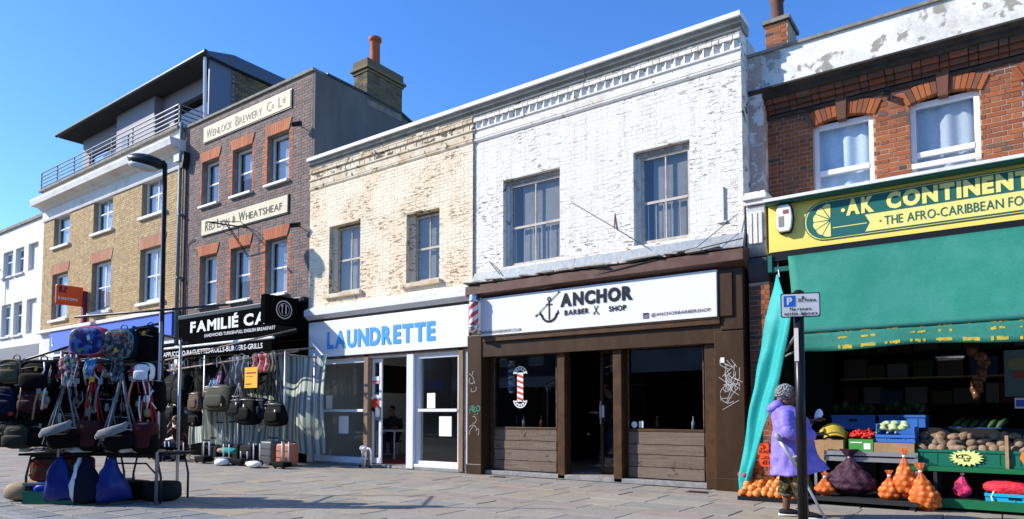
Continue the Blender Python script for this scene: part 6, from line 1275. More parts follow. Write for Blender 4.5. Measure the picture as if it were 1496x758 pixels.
MB().grid(lambda u, v: (.165 + .02 * math.sin(u * 9) - .09 * (2 * u - 1) ** 2, (u - .5) * .46 * (1 - .25 * (v > .6)), .45 + v * .8), 16, 10).build('apron', plain('grey apron', (.30, .31, .33), .8), ba, smooth=True, thick=.005)
for i, (x, y, lb) in enumerate(((-3.9, 2.6, 'black barber chair in the dark behind the left window'), (-1.3, 2.4, 'black barber chair in the dark behind the right window'))):
    t = thing('barber_chair', lb, 'chair', (x, y, .05), False, 'barber chairs', rz=-60)
    MB().lathe([(.28, 0), (.28, .03), (.06, .05), (.06, .4)], n=18).build('base', M['steel'], t, smooth=True); MB().box(-.26, .26, -.26, .26, .42, .54).build('seat', M['shop_black'], t, bev=.03); MB().obox((-.28, 0, .9), (.1, .48, .75), (0, -10, 0)).build('backrest', M['shop_black'], t, bev=.03)
    for q in (1, -1): MB().box(-.2, .22, .27 * q - .03, .27 * q + .03, .66, .72).build('armrest', M['steel'], t, bev=.01)
# a small white pipework stand by the laundrette door (two folded trolleys)
t = thing('shopping_trolley', 'small white tube frame trolley standing at the laundrette door', 'trolley', (-8.2, -.28, 0))
b = MB(); b.loft([(-8.34, -.22, .02), (-8.34, -.22, .36), (-8.26, -.26, .42), (-8.06, -.26, .42), (-8.02, -.26, .36), (-8.02, -.26, .02)], .022, 8).cyl((-8.30, -.30, .20), (-8.10, -.30, .20), .018, 8).cyl((-8.18, -.3, .02), (-8.18, -.26, .42), .02, 8); b.build('frame', M['upvc'], t, smooth=True)
wob(MB().sup((-8.24, -.26, .42), (.22, .14, .12), .9, .9, 14, 8), .012, 2).build('bundle', M['paper'], t, smooth=True)
for x in (-8.34, -8.02): MB().cyl((x, -.30, .03), (x, -.26, .03), .03, 10).build('wheel', M['black_metal'], t)
# ================================================================== market stalls
def cm(nm, c, rough=.75, **k): return mat(nm, c, rough=rough, bump=.3, bsc=25, **k)
BLK = cm('black nylon', (.0045, .0045, .005), .75, spec=.08); KHA = cm('khaki canvas', (.085, .077, .045)); NAV = cm('navy nylon', (.007, .010, .026), .7, spec=.1); MAR = cm('maroon nylon', (.05, .005, .008), .7); OLI = cm('olive canvas', (.032, .034, .017)); DOL = cm('dark olive canvas', (.024, .023, .013)); GRY = cm('grey nylon', (.20, .21, .22)); DGR = cm('charcoal nylon', (.02, .021, .023), .8, spec=.1); BRN = cm('brown leatherette', (.07, .035, .022), .45); BLU = cm('royal blue bag plastic', (.008, .022, .17), .35); WHT = cm('white plastic', (.72, .72, .74), .4); REDM = cm('red strap', (.42, .03, .035)); TAN = cm('tan canvas', (.34, .25, .15)); PNK = cm('pink trim', (.55, .22, .42)); TEAL = cm('teal trim', (.02, .34, .30))
CHK = mat('brown checked cloth', (.055, .033, .022), (.15, .10, .065), sc=42, lo=.48, hi=.52, rough=.8); CHKB = mat('blue checked cloth', (.02, .03, .06), (.09, .11, .16), sc=42, lo=.48, hi=.52, rough=.8)
PRT = mat('blue children print', (.015, .02, .14), (.08, .14, .42), sc=11, lo=.48, hi=.56, rough=.4, flake=(.14, .34, .06), fsc=9, flo=.57, fhi=.60); PRT2 = mat('busy children print', (.02, .035, .05), (.26, .22, .20), sc=19, lo=.5, hi=.55, rough=.4, flake=(.28, .06, .05), fsc=15, flo=.57, fhi=.6)
PAT = mat('bright blue patterned cloth', (.03, .22, .55), (.30, .55, .75), sc=22, lo=.48, hi=.55, rough=.6); REDP = mat('red white patterned cloth', (.22, .02, .03), (.55, .50, .50), sc=26, lo=.52, hi=.58, rough=.7); WPAT = mat('white black patterned cloth', (.50, .50, .52), (.03, .03, .03), sc=26, lo=.48, hi=.54, rough=.7, flake=(.35, .45, .06), fsc=12, flo=.62, fhi=.64)
PKF = mat('pink flowered cloth', (.62, .14, .36), (.75, .62, .70), sc=14, lo=.5, hi=.56, rough=.8, flake=(.10, .16, .50), fsc=11, flo=.60, fhi=.63); GJN = mat('grey washed denim', (.14, .145, .16), (.24, .25, .27), sc=6, rough=.9); YCARD = plain('amber card', (.80, .42, .02), .6)
TART = mat('red tartan bag', (.16, .012, .010), (.05, .06, .03), sc=7, lo=.47, hi=.53, rough=.6, stretch=(0.2, 3, 3), flake=(.22, .14, .02), fsc=9, flo=.60, fhi=.62)
STR = bpy.data.materials.new('green striped tarpaulin'); STR.use_nodes = True; n = STR.node_tree; bs = n.nodes['Principled BSDF']; ge = n.nodes.new('ShaderNodeTexCoord'); sp = n.nodes.new('ShaderNodeSeparateXYZ'); n.links.new(ge.outputs['Object'], sp.inputs[0])
fr_ = mth.__globals__
def sm(op, a, c=None):
    x = n.nodes.new('ShaderNodeMath'); x.operation = op
    for i, q in enumerate((a, c)):
        if q is None: continue
        if isinstance(q, (int, float)): x.inputs[i].default_value = q
        else: n.links.new(q, x.inputs[i])
    return x.outputs[0]
cr = n.nodes.new('ShaderNodeValToRGB'); cr.color_ramp.interpolation = 'CONSTANT'; cr.color_ramp.elements[0].color = (.72, .74, .70, 1); cr.color_ramp.elements[1].position = .55; cr.color_ramp.elements[1].color = (.20, .34, .27, 1)
n.links.new(sm('FRACT', sm('MULTIPLY', sp.outputs[0], 5.2)), cr.inputs[0]); n.links.new(cr.outputs[0], bs.inputs['Base Color']); bs.inputs['Roughness'].default_value = .6
tl = n.nodes.new('ShaderNodeBsdfTranslucent'); n.links.new(cr.outputs[0], tl.inputs[0]); mx = n.nodes.new('ShaderNodeMixShader'); mx.inputs[0].default_value = .35
n.links.new(bs.outputs[0], mx.inputs[1]); n.links.new(tl.outputs[0], mx.inputs[2]); n.links.new(mx.outputs[0], n.nodes['Material Output'].inputs[0])

rs = random.Random(21)
def backpack(label, loc, w, h, d, m, trim=None, front=None, rz=90, pocket=True, group=None):
    """hangs by its top loop at loc; faces local -y"""
    t = thing('backpack', label, 'backpack', loc, False, group, rz); trim = trim or m; top = -.05
    wob(MB().sup((0, 0, top - h / 2), (w, d, h), .62, .5, 24, 14), .008, rs.randint(0, 99)).build('body', m, t, smooth=True)
    if front: wob(MB().sup((0, -d * .42, top - h / 2), (w * .86, d * .3, h * .86), .62, .35, 24, 12), .003, 3).build('front_panel', front, t, smooth=True)
    elif pocket: wob(MB().sup((0, -d * .45, top - h * .68), (w * .8, d * .42, h * .5), .45, .45, 20, 10), .004, 5).build('front_pocket', m, t, smooth=True)
    n_ = 28; MB().loft([(w * .445 * math.copysign(abs(math.cos(a)) ** .62, math.cos(a)), -d * .40, top - h / 2 + h * .445 * math.copysign(abs(math.sin(a)) ** .62, math.sin(a))) for a in [6.2832 * k / n_ for k in range(n_ + 1)]], .010, 6, cap=False).build('piping', trim, t, smooth=True)
    MB().loft([(-.05, d * .2, top - .02), (-.04, d * .2, top + .04), (0, d * .2, top + .06), (.04, d * .2, top + .04), (.05, d * .2, top - .02)], [(.012, .006)] * 5, 8, side=(0, 1, 0)).build('handle', trim, t, smooth=True)
    MB().loft([(-w * .36, -d * .46, top - h * .3), (0, -d * .53, top - h * .24), (w * .36, -d * .46, top - h * .3)], .005, 5).build('zip', GRY, t, smooth=True)
    MB().obox((rs.uniform(-.3, .3) * w, -d * .6, top - h * rs.uniform(.2, .9)), (.035, .004, .06), (0, rs.uniform(-20, 20), 0)).build('swing_tag', [WHT, WHT, YCARD, TAN][rs.randrange(4)], t)
    for q in (-1, 1): MB().loft([(q * w * .22, d * .45, top - .02), (q * w * .28, d * .62, top - h * .3), (q * w * .34, d * .5, top - h * .85)], [(.03, .008)] * 3, 8, side=(1, 0, 0)).build('strap', trim, t, smooth=True)
    return t
def bag(label, loc, w, h, d, drop, m, strap=None, rz=90, e=.6, wide=-.25, flap=None, name='shoulder_bag', cat='bag', group=None, spread=.8, tilt=0):
    """a bag hung by long straps from a hook at loc"""
    t = thing(name, label, cat, loc, False, group, rz); strap = strap or m
    bz = -drop - h / 2
    wob(MB().sup((0, 0, bz), (w, d, h), e, .6, 26, 14, (0, tilt, 0), 0, -wide), .012, rs.randint(0, 99)).build('body', m, t, smooth=True)
    for q in (-1, 1):
        MB().loft([(0, .01 * q, 0), (-w * .16 * spread, .02 * q, -drop * .5), (-w * .42 * spread, d * .25 * q, -drop - h * .18)], [(.014, .005)] * 3, 6, side=(1, 0, 0)).build('strap', strap, t, smooth=True)
        MB().loft([(0, .01 * q, 0), (w * .16 * spread, .02 * q, -drop * .5), (w * .42 * spread, d * .25 * q, -drop - h * .18)], [(.014, .005)] * 3, 6, side=(1, 0, 0)).build('strap', strap, t, smooth=True)
    MB().sup((0, -d * .46, bz - h * .1), (w * .6, d * .28, h * .45), .5, .5, 18, 10, (0, tilt, 0)).build('pocket', flap or m, t, smooth=True)
    if flap: MB().sup((0, -d * .2, bz + h * .28), (w * .96, d * .95, h * .5), .5, .55, 22, 10, (0, tilt, 0)).build('flap', flap, t, smooth=True)
    MB().obox((rs.uniform(-.3, .3) * w, -d * .56, bz + h * rs.uniform(-.3, .3)), (.04, .004, .06), (0, rs.uniform(-20, 20), 0)).build('swing_tag', [WHT, WHT, TAN][rs.randrange(3)], t)
    MB().loft([(-w * .4, -d * .3, bz + h * .38), (0, -d * .5, bz + h * .40), (w * .4, -d * .3, bz + h * .38)], .006, 5).build('zip', M['steel'], t, smooth=True)
    return t
def cloth(label, loc, w, h, m, rz=90, name='hanging_cloth', cat='cloth', fold=.03, seed=1):
    t = thing(name, label, cat, loc, False, None, rz)
    MB().grid(lambda u, v: ((u - .5) * w * (.8 + .2 * v), fold * math.sin(u * 14 + seed) * (.4 + v) + .02 * math.sin(v * 7 + seed), -h * v), 26, 10).build('fabric', m, t, smooth=True, thick=.004)
    MB().loft([(-w * .35, 0, -.02), (0, 0, .05), (w * .35, 0, -.02)], .006, 5).build('hanger', M['steel'], t); return t
n_before = set(o.name for o in COL.objects)
# ---- stall one: tables and rails at the kerb, its end turned to us
X0 = -7.35
fs = thing('market_stall', 'grey tube market stall frame at the kerb hung with bags and backpacks', 'market stall', (-7.9, -6.1, 0))
for (x, y, h) in ((X0, -6.58, 2.2), (X0, -5.22, 2.62), (-8.5, -6.58, 2.2), (-8.5, -5.6, 2.5), (X0, -7.5, 2.06)): MB().cyl((x, y, .005), (x, y, h), .022, 8).build('pole', M['steel'], fs, smooth=True)
for p, q in (((X0, -7.7, 2.04), (X0, -6.5, 2.04)), ((X0, -6.58, 2.04), (X0, -5.2, 2.04)), ((X0, -6.42, 2.70), (X0, -4.3, 2.86)), ((X0, -7.6, 1.92), (X0, -5.9, 2.46)), ((X0, -6.58, 2.18), (-8.5, -6.58, 2.2)), ((X0, -5.6, 2.55), (-8.5, -5.6, 2.5)), ((-8.5, -7.4, 2.1), (-8.5, -5.5, 2.45)), ((X0, -5.9, 2.46), (X0, -5.2, 2.6))):
    MB().cyl(p, q, .018, 8).build('rail', M['dark_metal'], fs, smooth=True)
for k, (ya, yb, lb) in enumerate(((-7.15, -6.1, 'folding stall table at the left edge covered with belts and purses'), (-6.08, -5.15, 'folding stall table nearer the street lamp covered with white purses and shoes'))):
    t = thing('stall_table', lb, 'table', (-8.0, (ya + yb) / 2, 0)); MB().box(-8.2, X0, ya, yb, .63, .66).build('table_top', DGR, t, bev=.006)
    for x in (-8.1, X0 - .08): MB().loft([(x, ya + .06, .0), (x, ya + .06, .35), (x, ya + .12, .62), (x, yb - .12, .62), (x, yb - .06, .35), (x, yb - .06, .0)], .016, 8).build('leg_frame', M['dark_metal'], t, smooth=True)
    MB().loft([(X0 - .08, ya + .1, .36), (X0 - .08, (ya + yb) / 2 - .2, .53), (X0 - .08, (ya + yb) / 2 + .2, .53), (X0 - .08, yb - .1, .36)], .012, 8).build('brace', M['dark_metal'], t, smooth=True)
# goods laid on the tables
gd = [('purse', 'purse'), ('belt', 'rolled belt')]
pm = [WHT, BLK, REDM, GRY, WHT, DGR, TAN, BLK]
names = ['white', 'black', 'red', 'grey', 'white', 'charcoal', 'tan', 'black']
for k in range(46):
    y = -7.1 + (k % 23) * .085 + rs.uniform(-.02, .02); x = X0 - .09 - (k // 23) * .22 + rs.uniform(-.05, .03); j = rs.randrange(8)
    o = wob(MB().sup((0, 0, 0), (rs.uniform(.12, .2), rs.uniform(.07, .12), rs.uniform(.03, .06)), .6, .6, 12, 6, (rs.uniform(-15, 15), rs.uniform(-10, 10), rs.uniform(0, 180))), .004, k).build('purse', pm[j], None, smooth=True); o.location = (x, y, .70 + rs.uniform(0, .02))
    tag(o, names[j] + (' purse on the left stall table' if y < -6.1 else ' purse on the stall table nearer the street lamp'), 'purse', 'purses on the stall tables')
for k, y in enumerate((-6.42, -6.28, -5.62, -5.5)):
    t = thing('white_shoe', ('white shoe lying on its side on the first stall table', 'white shoe standing beside its pair on the first stall table', 'white shoe tipped over on the second stall table', 'white shoe upright on the second stall table')[k], 'shoe', (X0 + .0, y, .665), False, None, 60 + 50 * k)
    MB().loft([(-.12, 0, .035), (-.06, 0, .05), (.04, 0, .04), (.11, 0, .03), (.14, 0, .022)], [(.03, .03), (.04, .045), (.043, .03), (.038, .022), (.015, .01)], 12, side=(0, 1, 0)).build('upper', WHT, t, smooth=True); MB().loft([(-.13, 0, .008), (.0, 0, .008), (.145, 0, .008)], [(.03, .008), (.043, .008), (.03, .008)], 12, side=(0, 1, 0)).build('sole', DGR, t, smooth=True)
# backpacks and bags on the rails (hook y, z)
def S1(y, z, dx=0): return (X0 + .06 + dx, y, z)
backpack('khaki canvas backpack hung at the far left of the stall rail', S1(-7.20, 2.02), .36, .34, .2, KHA, TAN)
backpack('wide black backpack hung beside the khaki one on the stall rail', S1(-6.82, 2.02), .52, .42, .24, BLK, DGR)
backpack('children backpack with blue cartoon print and red and pink sides hung high on the stall', S1(-6.14, 2.54), .52, .40, .22, cm('red side panel', (.52, .05, .06)), PNK, PRT)
backpack('children backpack with busy print and teal edging hung high beside the blue print one', S1(-5.71, 2.53), .46, .42, .2, NAV, TEAL, PRT2)
backpack('plain black backpack hung behind the teal edged children backpack', S1(-5.42, 2.60, -.12), .34, .5, .2, BLK)
backpack('navy backpack in shade at the left edge under the khaki one', S1(-7.32, 1.62), .44, .40, .2, NAV)
backpack('round maroon backpack in the middle of the dark stall row', S1(-6.93, 1.58), .30, .30, .2, MAR)
backpack('dark olive backpack near the table at the left edge', S1(-7.30, 1.14), .36, .34, .2, OLI)
backpack('second dark olive backpack sagging just above the left table', S1(-7.05, 1.10, .04), .38, .32, .22, DOL)
backpack('black backpack hung low over the left table beside the olive ones', S1(-6.78, 1.16), .40, .36, .2, BLK)
backpack('black rucksack deep in the stall behind the maroon backpack', S1(-6.66, 1.86, -.4), .5, .5, .24, BLK)
backpack('black rucksack deep in the stall behind the navy backpack', S1(-7.2, 1.8, -.5), .6, .6, .24, BLK)
backpack('black rucksack deep in the stall below the teal edged one', S1(-5.6, 1.95, -.3), .5, .6, .24, BLK)
backpack('charcoal rucksack deep in the stall over the second table', S1(-5.75, 1.35, -.5), .7, .55, .3, DGR)
backpack('charcoal rucksack deep in the stall over the first table', S1(-6.5, 1.3, -.5), .8, .6, .3, BLK)
backpack('white and grey small backpack near the right stall pole', S1(-5.36, 2.02, .05), .24, .24, .14, WHT, BLK)
backpack('small red patterned backpack left of the blue print one', S1(-6.42, 2.08), .26, .32, .14, REDP, REDM)
for k, (y, lb) in enumerate(((-6.36, 'black sling bag with grey curved edge hung low over the left table'), (-5.6, 'black sling bag with grey curved edge hung low over the right table'))):
    t = bag(lb, S1(y - .03, 1.80, .1), .50, .30, .22, .70, BLK, GRY, tilt=-8, spread=.9)
    MB().loft([(-.27, -.09, -.84), (-.2, -.13, -.80), (0, -.15, -.75), (.14, -.14, -.70), (.18, -.12, -.64)], [(.03, .012), (.055, .014), (.06, .014), (.05, .014), (.02, .012)], 10, side=(0, 0, 1)).build('grey_edge', GRY, t, smooth=True)
    for q in range(3): MB().cyl((-.26 + q * .03, -.05, -.95), (.0, 0, -.05 + .01 * q), .007, 5).build('cord', [GRY, BLK, WHT][q], t)
bag('black bag with maroon base hung right of the first sling bag', S1(-6.06, 1.78, .02), .36, .40, .2, .62, BLK, REDM, flap=MAR)
bag('black bag with maroon base hung at the right stall pole', S1(-5.32, 1.78, .02), .34, .40, .2, .62, BLK, REDM, flap=MAR)
bag('brown leatherette bag hung behind the first sling bag', S1(-6.5, 1.75, -.15), .40, .36, .2, .5, BRN, BLK)
bag('dark grey bag hung behind the second sling bag', S1(-5.8, 1.75, -.15), .40, .36, .2, .5, DGR, BLK)
cloth('bright blue patterned cloth bag under the cartoon backpack', S1(-6.10, 1.99, .08), .18, .26, PAT, name='cloth_bag', cat='bag')
cloth('white and black patterned cloth bag under the cartoon backpack', S1(-6.33, 2.05, .08), .22, .42, WPAT, name='cloth_bag', cat='bag', seed=4)
cloth('dark patterned cloth bag under the teal edged backpack', S1(-5.72, 2.02, .08), .2, .34, mat('dark paisley', (.03, .03, .035), (.22, .22, .23), sc=30, lo=.5, hi=.56), name='cloth_bag', cat='bag', seed=6)
for k, (y, z, m, lb) in enumerate(((-6.02, 1.88, REDM, 'pinkish red strap with a gold buckle hanging from the stall rail'), (-5.45, 1.90, cm('salmon strap', (.60, .22, .14)), 'salmon strap hanging near the right stall pole'), (-6.22, 1.85, BLK, 'black strap hanging between the sling bags'), (-5.9, 1.85, GRY, 'grey strap hanging between the sling bags'), (-6.62, 1.85, WHT, 'white striped strap hanging left of the first sling bag'), (-6.74, 1.7, TAN, 'tan strap hanging beside the maroon backpack'))):
    t = thing('hanging_strap', lb, 'strap', S1(y, z, .1), False, None, 90); MB().loft([(.02, 0, 0), (.0, -.02, -.12), (-.06, -.02, -.34), (-.09, -.01, -.55)], [(.016, .004)] * 4, 6, side=(1, 0, 0)).build('webbing', m, t, smooth=True)
    MB().box(-.03, .03, -.035, -.02, -.2, -.13).build('buckle', YCARD if k == 0 else M['steel'], t)
t = thing('bubble_tube', 'orange and yellow toy tubes hanging beside the maroon backpack', 'toy', S1(-6.70, 1.62, .05), False, None, 90)
MB().cyl((0, 0, 0), (0, 0, -.2), .02, 8).build('tube', cm('orange toy', (.75, .18, .02)), t); MB().cyl((-.07, 0, -.06), (-.07, 0, -.22), .02, 8).build('tube', cm('yellow toy', (.75, .55, .05)), t); MB().cyl((0, 0, -.08), (0, 0, -.13), .021, 8).build('band', PAT, t)
for k in range(34):
    o = wob(MB().sup((0, 0, 0), (.05, rs.uniform(.04, .09), rs.uniform(.05, .13)), .8, .8, 8, 6), .006, k); y = rs.uniform(-7.2, -5.25); z = rs.uniform(1.12, 1.45) if k < 22 else rs.uniform(1.65, 1.9); j = rs.randrange(6)
    o = o.build('hanging_trinket', [GRY, WHT, TAN, REDM, BRN, DGR][j], None, smooth=True); o.location = (X0 + .1 + rs.uniform(-.1, .05), y, z); tag(o, ['grey', 'white', 'tan', 'red', 'brown', 'charcoal'][j] + ' keyring pouch dangling in the crowded dark stall', 'trinket', 'pouches dangling in the bag stall')
cloth('black cloth hung as a backing behind the sling bags', S1(-6.5, 2.0, -.55), 1.7, 1.25, BLK, name='backing_cloth', fold=.02)  # black sheets added to darken the gaps between the hung bags
cloth('second black cloth hung as a backing at the left of the stall', S1(-7.4, 2.0, -.66), 1.6, 1.25, BLK, name='backing_cloth', fold=.02, seed=3)
kk = 0
for y, z, w_, h_, dx in ((-7.12, 1.62, .3, .36, -.12), (-6.62, 1.60, .34, .4, -.1), (-6.45, 1.90, .3, .34, -.1), (-6.05, 1.45, .4, .5, -.2), (-5.85, 1.98, .3, .4, -.1), (-5.5, 1.45, .36, .5, -.2), (-6.55, 1.22, .4, .42, -.15), (-5.3, 1.75, .3, .5, -.1)):
    kk += 1; bag(('black pouch bag between the navy and maroon backpacks', 'black pouch bag right of the maroon backpack', 'black pouch bag under the red patterned backpack', 'black pouch bag behind the gold buckled strap', 'black pouch bag below the two children backpacks', 'black pouch bag left of the right stall pole', 'black pouch bag just above the left table', 'black pouch bag behind the white and grey backpack')[kk - 1], S1(y, z + .15, dx), w_, h_, .16, .12, BLK, [GRY, WHT, BRN, BLK, TAN, GRY, REDM, BLK][kk - 1])
for k in range(44):
    y = rs.uniform(-7.2, -5.2); z = rs.uniform(1.35, 1.98); L_ = rs.uniform(.18, .5); j = rs.randrange(7)
    o = MB().loft([(0, 0, 0), (rs.uniform(-.04, .04), -.02, -L_ * .5), (rs.uniform(-.09, .09), -.01, -L_)], [(.009, .003)] * 3, 6, side=(1, 0, 0)).build('bag_strap', [BLK, GRY, WHT, BLK, TAN, REDM, BRN][j], None, smooth=True); o.location = S1(y, z, rs.uniform(0, .14)); o.rotation_euler.z = R(90)
    tag(o, ['black', 'grey', 'white', 'black', 'tan', 'red', 'brown'][j] + ' loose strap dangling among the bags of the kerb stall', 'strap', 'loose straps on the bag stall')
# under the tables
t = thing('laundry_bag', 'red tartan laundry bag lying under the left stall table', 'laundry bag', (X0 - .3, -6.74, .27), False); wob(MB().sup((0, 0, .17), (.5, .66, .34), .35, .35, 20, 10), .01, 4).build('body', TART, t, smooth=True)
for q in (-.15, .15): MB().loft([(.26, q - .08, .2), (.30, q, .30), (.26, q + .08, .2)], .012, 6).build('handle', REDM, t)
t = thing('low_shelf', 'grey board shelf under the left stall table carrying the tartan bag', 'shelf', (X0 - .4, -6.74, .2)); MB().box(-8.3, X0 - .03, -7.1, -6.12, .23, .265).build('board', GRY, t)
for y in (-7.05, -6.16): MB().box(-8.2, -8.16, y - .02, y + .02, .0, .229).box(X0 - .12, X0 - .08, y - .02, y + .02, .0, .229).build('leg', M['dark_metal'], t)
crate('stall_crate', 'dark green plastic crate under the left stall table', 'crate', -7.95, -7.25, -6.98, -6.28, .006, .16, plain('stall crate green', (.02, .16, .09), .5))
t = thing('plastic_bag', 'bright blue plastic bag bulging out of the green crate', 'bag', (-7.55, -6.84, .1), False); wob(MB().sup((0, 0, .1), (.34, .3, .24), .9, .9, 20, 12), .016, 6).build('plastic', cm('bright blue plastic', (.015, .09, .55), .3), t, smooth=True)
t = thing('plastic_bag', 'navy plastic bag stuffed beside the bright blue one in the crate', 'bag', (-7.55, -6.52, .1), False); wob(MB().sup((0, 0, .1), (.34, .32, .22), .9, .9, 20, 12), .016, 9).build('plastic', NAV, t, smooth=True)
for k, (y, m, lb, w_) in enumerate(((-6.50, BLU, 'royal blue carrier bag tied to the table, left of the white one', .40), (-6.24, WHT, 'white carrier bag hanging narrow between the blue ones', .17), (-6.10, NAV, 'navy carrier bag tied to the table right of the white one', .38), (-5.78, BLU, 'royal blue carrier bag tied under the second table', .36))):
    t = thing('carrier_bag', lb, 'carrier bag', (X0 + .08, y, .62), False, None, 90 + 10 * k)
    wob(MB().loft([(0, 0, .0), (0, 0, -.05), (0, -.01, -.11), (.0, -.02, -.18), (.0, -.03, -.26), (.01, -.03, -.34), (.03, -.02, -.42), (.03, -.01, -.50), (.04, 0, -.57)], [(.02, .015), (w_ * .12, .02), (w_ * .2, .03), (w_ * .28, .04), (w_ * .35, .05), (w_ * .42, .055), (w_ * .48, .06), (w_ * .52, .06), (w_ * .53, .03)], 34, side=(1, 0, 0)), .02, k).build('plastic', m, t, smooth=True)
for k, (y, x, m, lb) in enumerate(((-7.28, -7.7, TAN, 'cream cloth sack on the pavement at the far left under the stall'), (-7.08, -7.9, cm('yellow sack', (.62, .55, .18)), 'pale yellow sack on the pavement under the left table'), (-5.9, -7.9, BLK, 'black sack slumped on the pavement under the second table'), (-5.4, -7.8, DGR, 'charcoal sack slumped on the pavement by the right pole'))):
    t = thing('sack', lb, 'sack', (x, y, .0), False); wob(MB().sup((0, 0, .13), (.4, .42, .27), .6, .7, 18, 10), .02, k + 3).build('body', m, t, smooth=True)
# the stall stands askew at the kerb, nearly in line with the sun: turn what was laid out square to the road
TS = Matrix.Translation((-7.48, -7.08, 0)) @ Matrix.Rotation(R(-58), 4, 'Z') @ Matrix.Translation((-X0, 7.2, 0))
for o in list(COL.objects):
    if o.parent is None and o.name not in n_before:
        l = o.location.copy(); e = o.rotation_euler.copy()
        if l.z > 1.25: l.z = 1.2 + (l.z - 1.2) * 9.05 / (9.6 + (l.y + 7.2) * .5)
        o.location = TS @ l; o.rotation_euler = (e.x, e.y, e.z + R(-58))
        if o.name.startswith('market_stall'): o.scale.z = .92
# ---- stall two: luggage in front of the café
f2 = thing('market_stall', 'rusty tube market stall frame in front of the cafe hung with bags', 'market stall', (-12, -1.2, 0))
for (x, y, h) in ((-15.1, -1.25, 2.6), (-13.05, -1.25, 2.65), (-9.75, -1.25, 2.58), (-15.1, -.45, 2.9), (-9.75, -.45, 2.6)): MB().cyl((x, y, .005), (x, y, h), .022, 8).build('pole', M['steel'], f2, smooth=True)
for p, q in (((-15.2, -1.25, 2.32), (-9.3, -1.25, 2.56)), ((-15.1, -.8, 2.70), (-9.3, -.8, 2.66)), ((-15.0, -1.25, 2.62), (-9.4, -1.25, 3.05)), ((-15.1, -1.25, 2.52), (-15.1, -.4, 2.52)), ((-9.75, -1.25, 2.5), (-9.75, -.4, 2.5))): MB().cyl(p, q, .02, 8).build('rail', mat('rusty rail', (.20, .15, .12), (.30, .24, .20), sc=6), f2, smooth=True)
tp = thing('striped_tarpaulin', 'green and white striped tarpaulin hung behind the luggage stall', 'tarpaulin', (-12, -.35, 1.4))
MB().grid(lambda u, v: (-15.2 + 5.75 * u, -.40 + .06 * math.sin(u * 34) + .05 * math.sin(v * 5 + u * 9), 2.62 - 2.3 * v + .08 * math.sin(u * 12)), 70, 14).build('sheet', STR, tp, smooth=True)
MB().grid(lambda u, v: (-15.1 + 3.6 * u, -.55 + .05 * math.sin(u * 20 + v * 3), 2.5 - .9 * v - .3 * v * math.sin(u * 6)), 40, 8).build('sheet', BLK, tp, smooth=True)
def S2(x, z, dy=0): return (x, -1.30 + dy, z)
backpack('black rucksack hung at the left end of the luggage stall', S2(-14.45, 2.24), .62, .75, .28, BLK, DGR, rz=0)
backpack('dark blue rucksack hung just behind the left black one', S2(-14.85, 2.1, .2), .45, .6, .22, NAV, rz=0)
backpack('black rucksack hung between the left one and the checked bag', S2(-13.95, 2.26), .6, .85, .3, BLK, rz=0)
bag('brown checked shoulder bag with long black straps on the luggage stall', S2(-13.35, 2.36), .62, .50, .2, .62, CHK, BLK, rz=0)
bag('blue checked shoulder bag half hidden behind the brown one', S2(-13.75, 2.30, .12), .50, .44, .18, .70, CHKB, BLK, rz=0)
bag('large olive canvas duffel bag hung from wide straps in the middle of the luggage stall', S2(-12.15, 2.44), 1.30, .66, .45, .55, OLI, DOL, rz=0, e=.5, wide=-.2)
bag('dark olive duffel bag overlapping the large one on its right', S2(-11.55, 2.3, .1), .9, .55, .4, .65, DOL, OLI, rz=0)
bag('wide black holdall hung in front of the striped tarpaulin', S2(-11.05, 2.2), .95, .66, .35, .62, BLK, BLK, rz=0)
bag('navy and black holdall right of the wide black one', S2(-10.75, 2.1, .1), .7, .5, .3, .55, NAV, BLK, rz=0)
bag('black ribbed handbag on very long straps at the right end of the luggage stall', S2(-9.98, 2.46), .80, .56, .28, 1.0, BLK, BLK, rz=0, wide=-.4)
bag('small black bag behind the ribbed handbag', S2(-10.35, 2.0, .15), .5, .5, .22, .5, BLK, BLK, rz=0)
backpack('black rucksack at the far left end of the luggage rail by the lamp post', S2(-15.05, 2.42), .5, .7, .26, BLK, GRY, rz=0)
backpack('charcoal rucksack hung low at the left end by the lamp post', S2(-15.0, 1.62), .5, .6, .26, DGR, BLK, rz=0)
bag('black handbag hung low between the left rucksacks', S2(-14.5, 1.65), .5, .4, .2, .25, BLK, WHT, rz=0)
bag('black tote hung low under the brown checked bag', S2(-13.6, 1.6, .15), .6, .45, .2, .3, BLK, BLK, rz=0)
bag('brown leatherette handbag hung left of the olive duffel', S2(-12.95, 2.2, .12), .45, .4, .2, .3, BRN, BLK, rz=0)
bag('black satchel hung right of the olive duffel', S2(-11.3, 1.9, -.1), .55, .45, .22, .35, BLK, GRY, rz=0)
cloth('white patterned cloth at the left end of the luggage rail', S2(-14.7, 2.5, .12), .5, .5, WPAT, 0, seed=7)
cloth('orange brown scarf at the left end of the luggage rail', S2(-14.3, 2.55, .1), .35, .5, cm('orange brown cloth', (.36, .15, .07)), 0, 'scarf', 'scarf', seed=9)
cloth('charcoal jacket hanging behind the olive duffel', S2(-12.2, 2.5, .2), .7, .8, DGR, 0, 'jacket', 'jacket', .05, 11)
cloth('grey hooded top hanging between the jeans and the olive duffel', S2(-11.85, 2.55, .12), .5, .7, GRY, 0, 'hooded_top', 'top', .05, 12)
cloth('grey washed jeans draped over the stall rail', S2(-11.45, 2.56, .05), .62, .55, GJN, 0, 'jeans', 'jeans', .05)
cloth('black and white top hanging beside the jeans', S2(-10.95, 2.55, .1), .4, .5, mat('black white top', (.03, .03, .03), (.5, .5, .5), sc=9, lo=.54, hi=.6), 0, 'hanging_blouse', 'blouse', .05, 3)
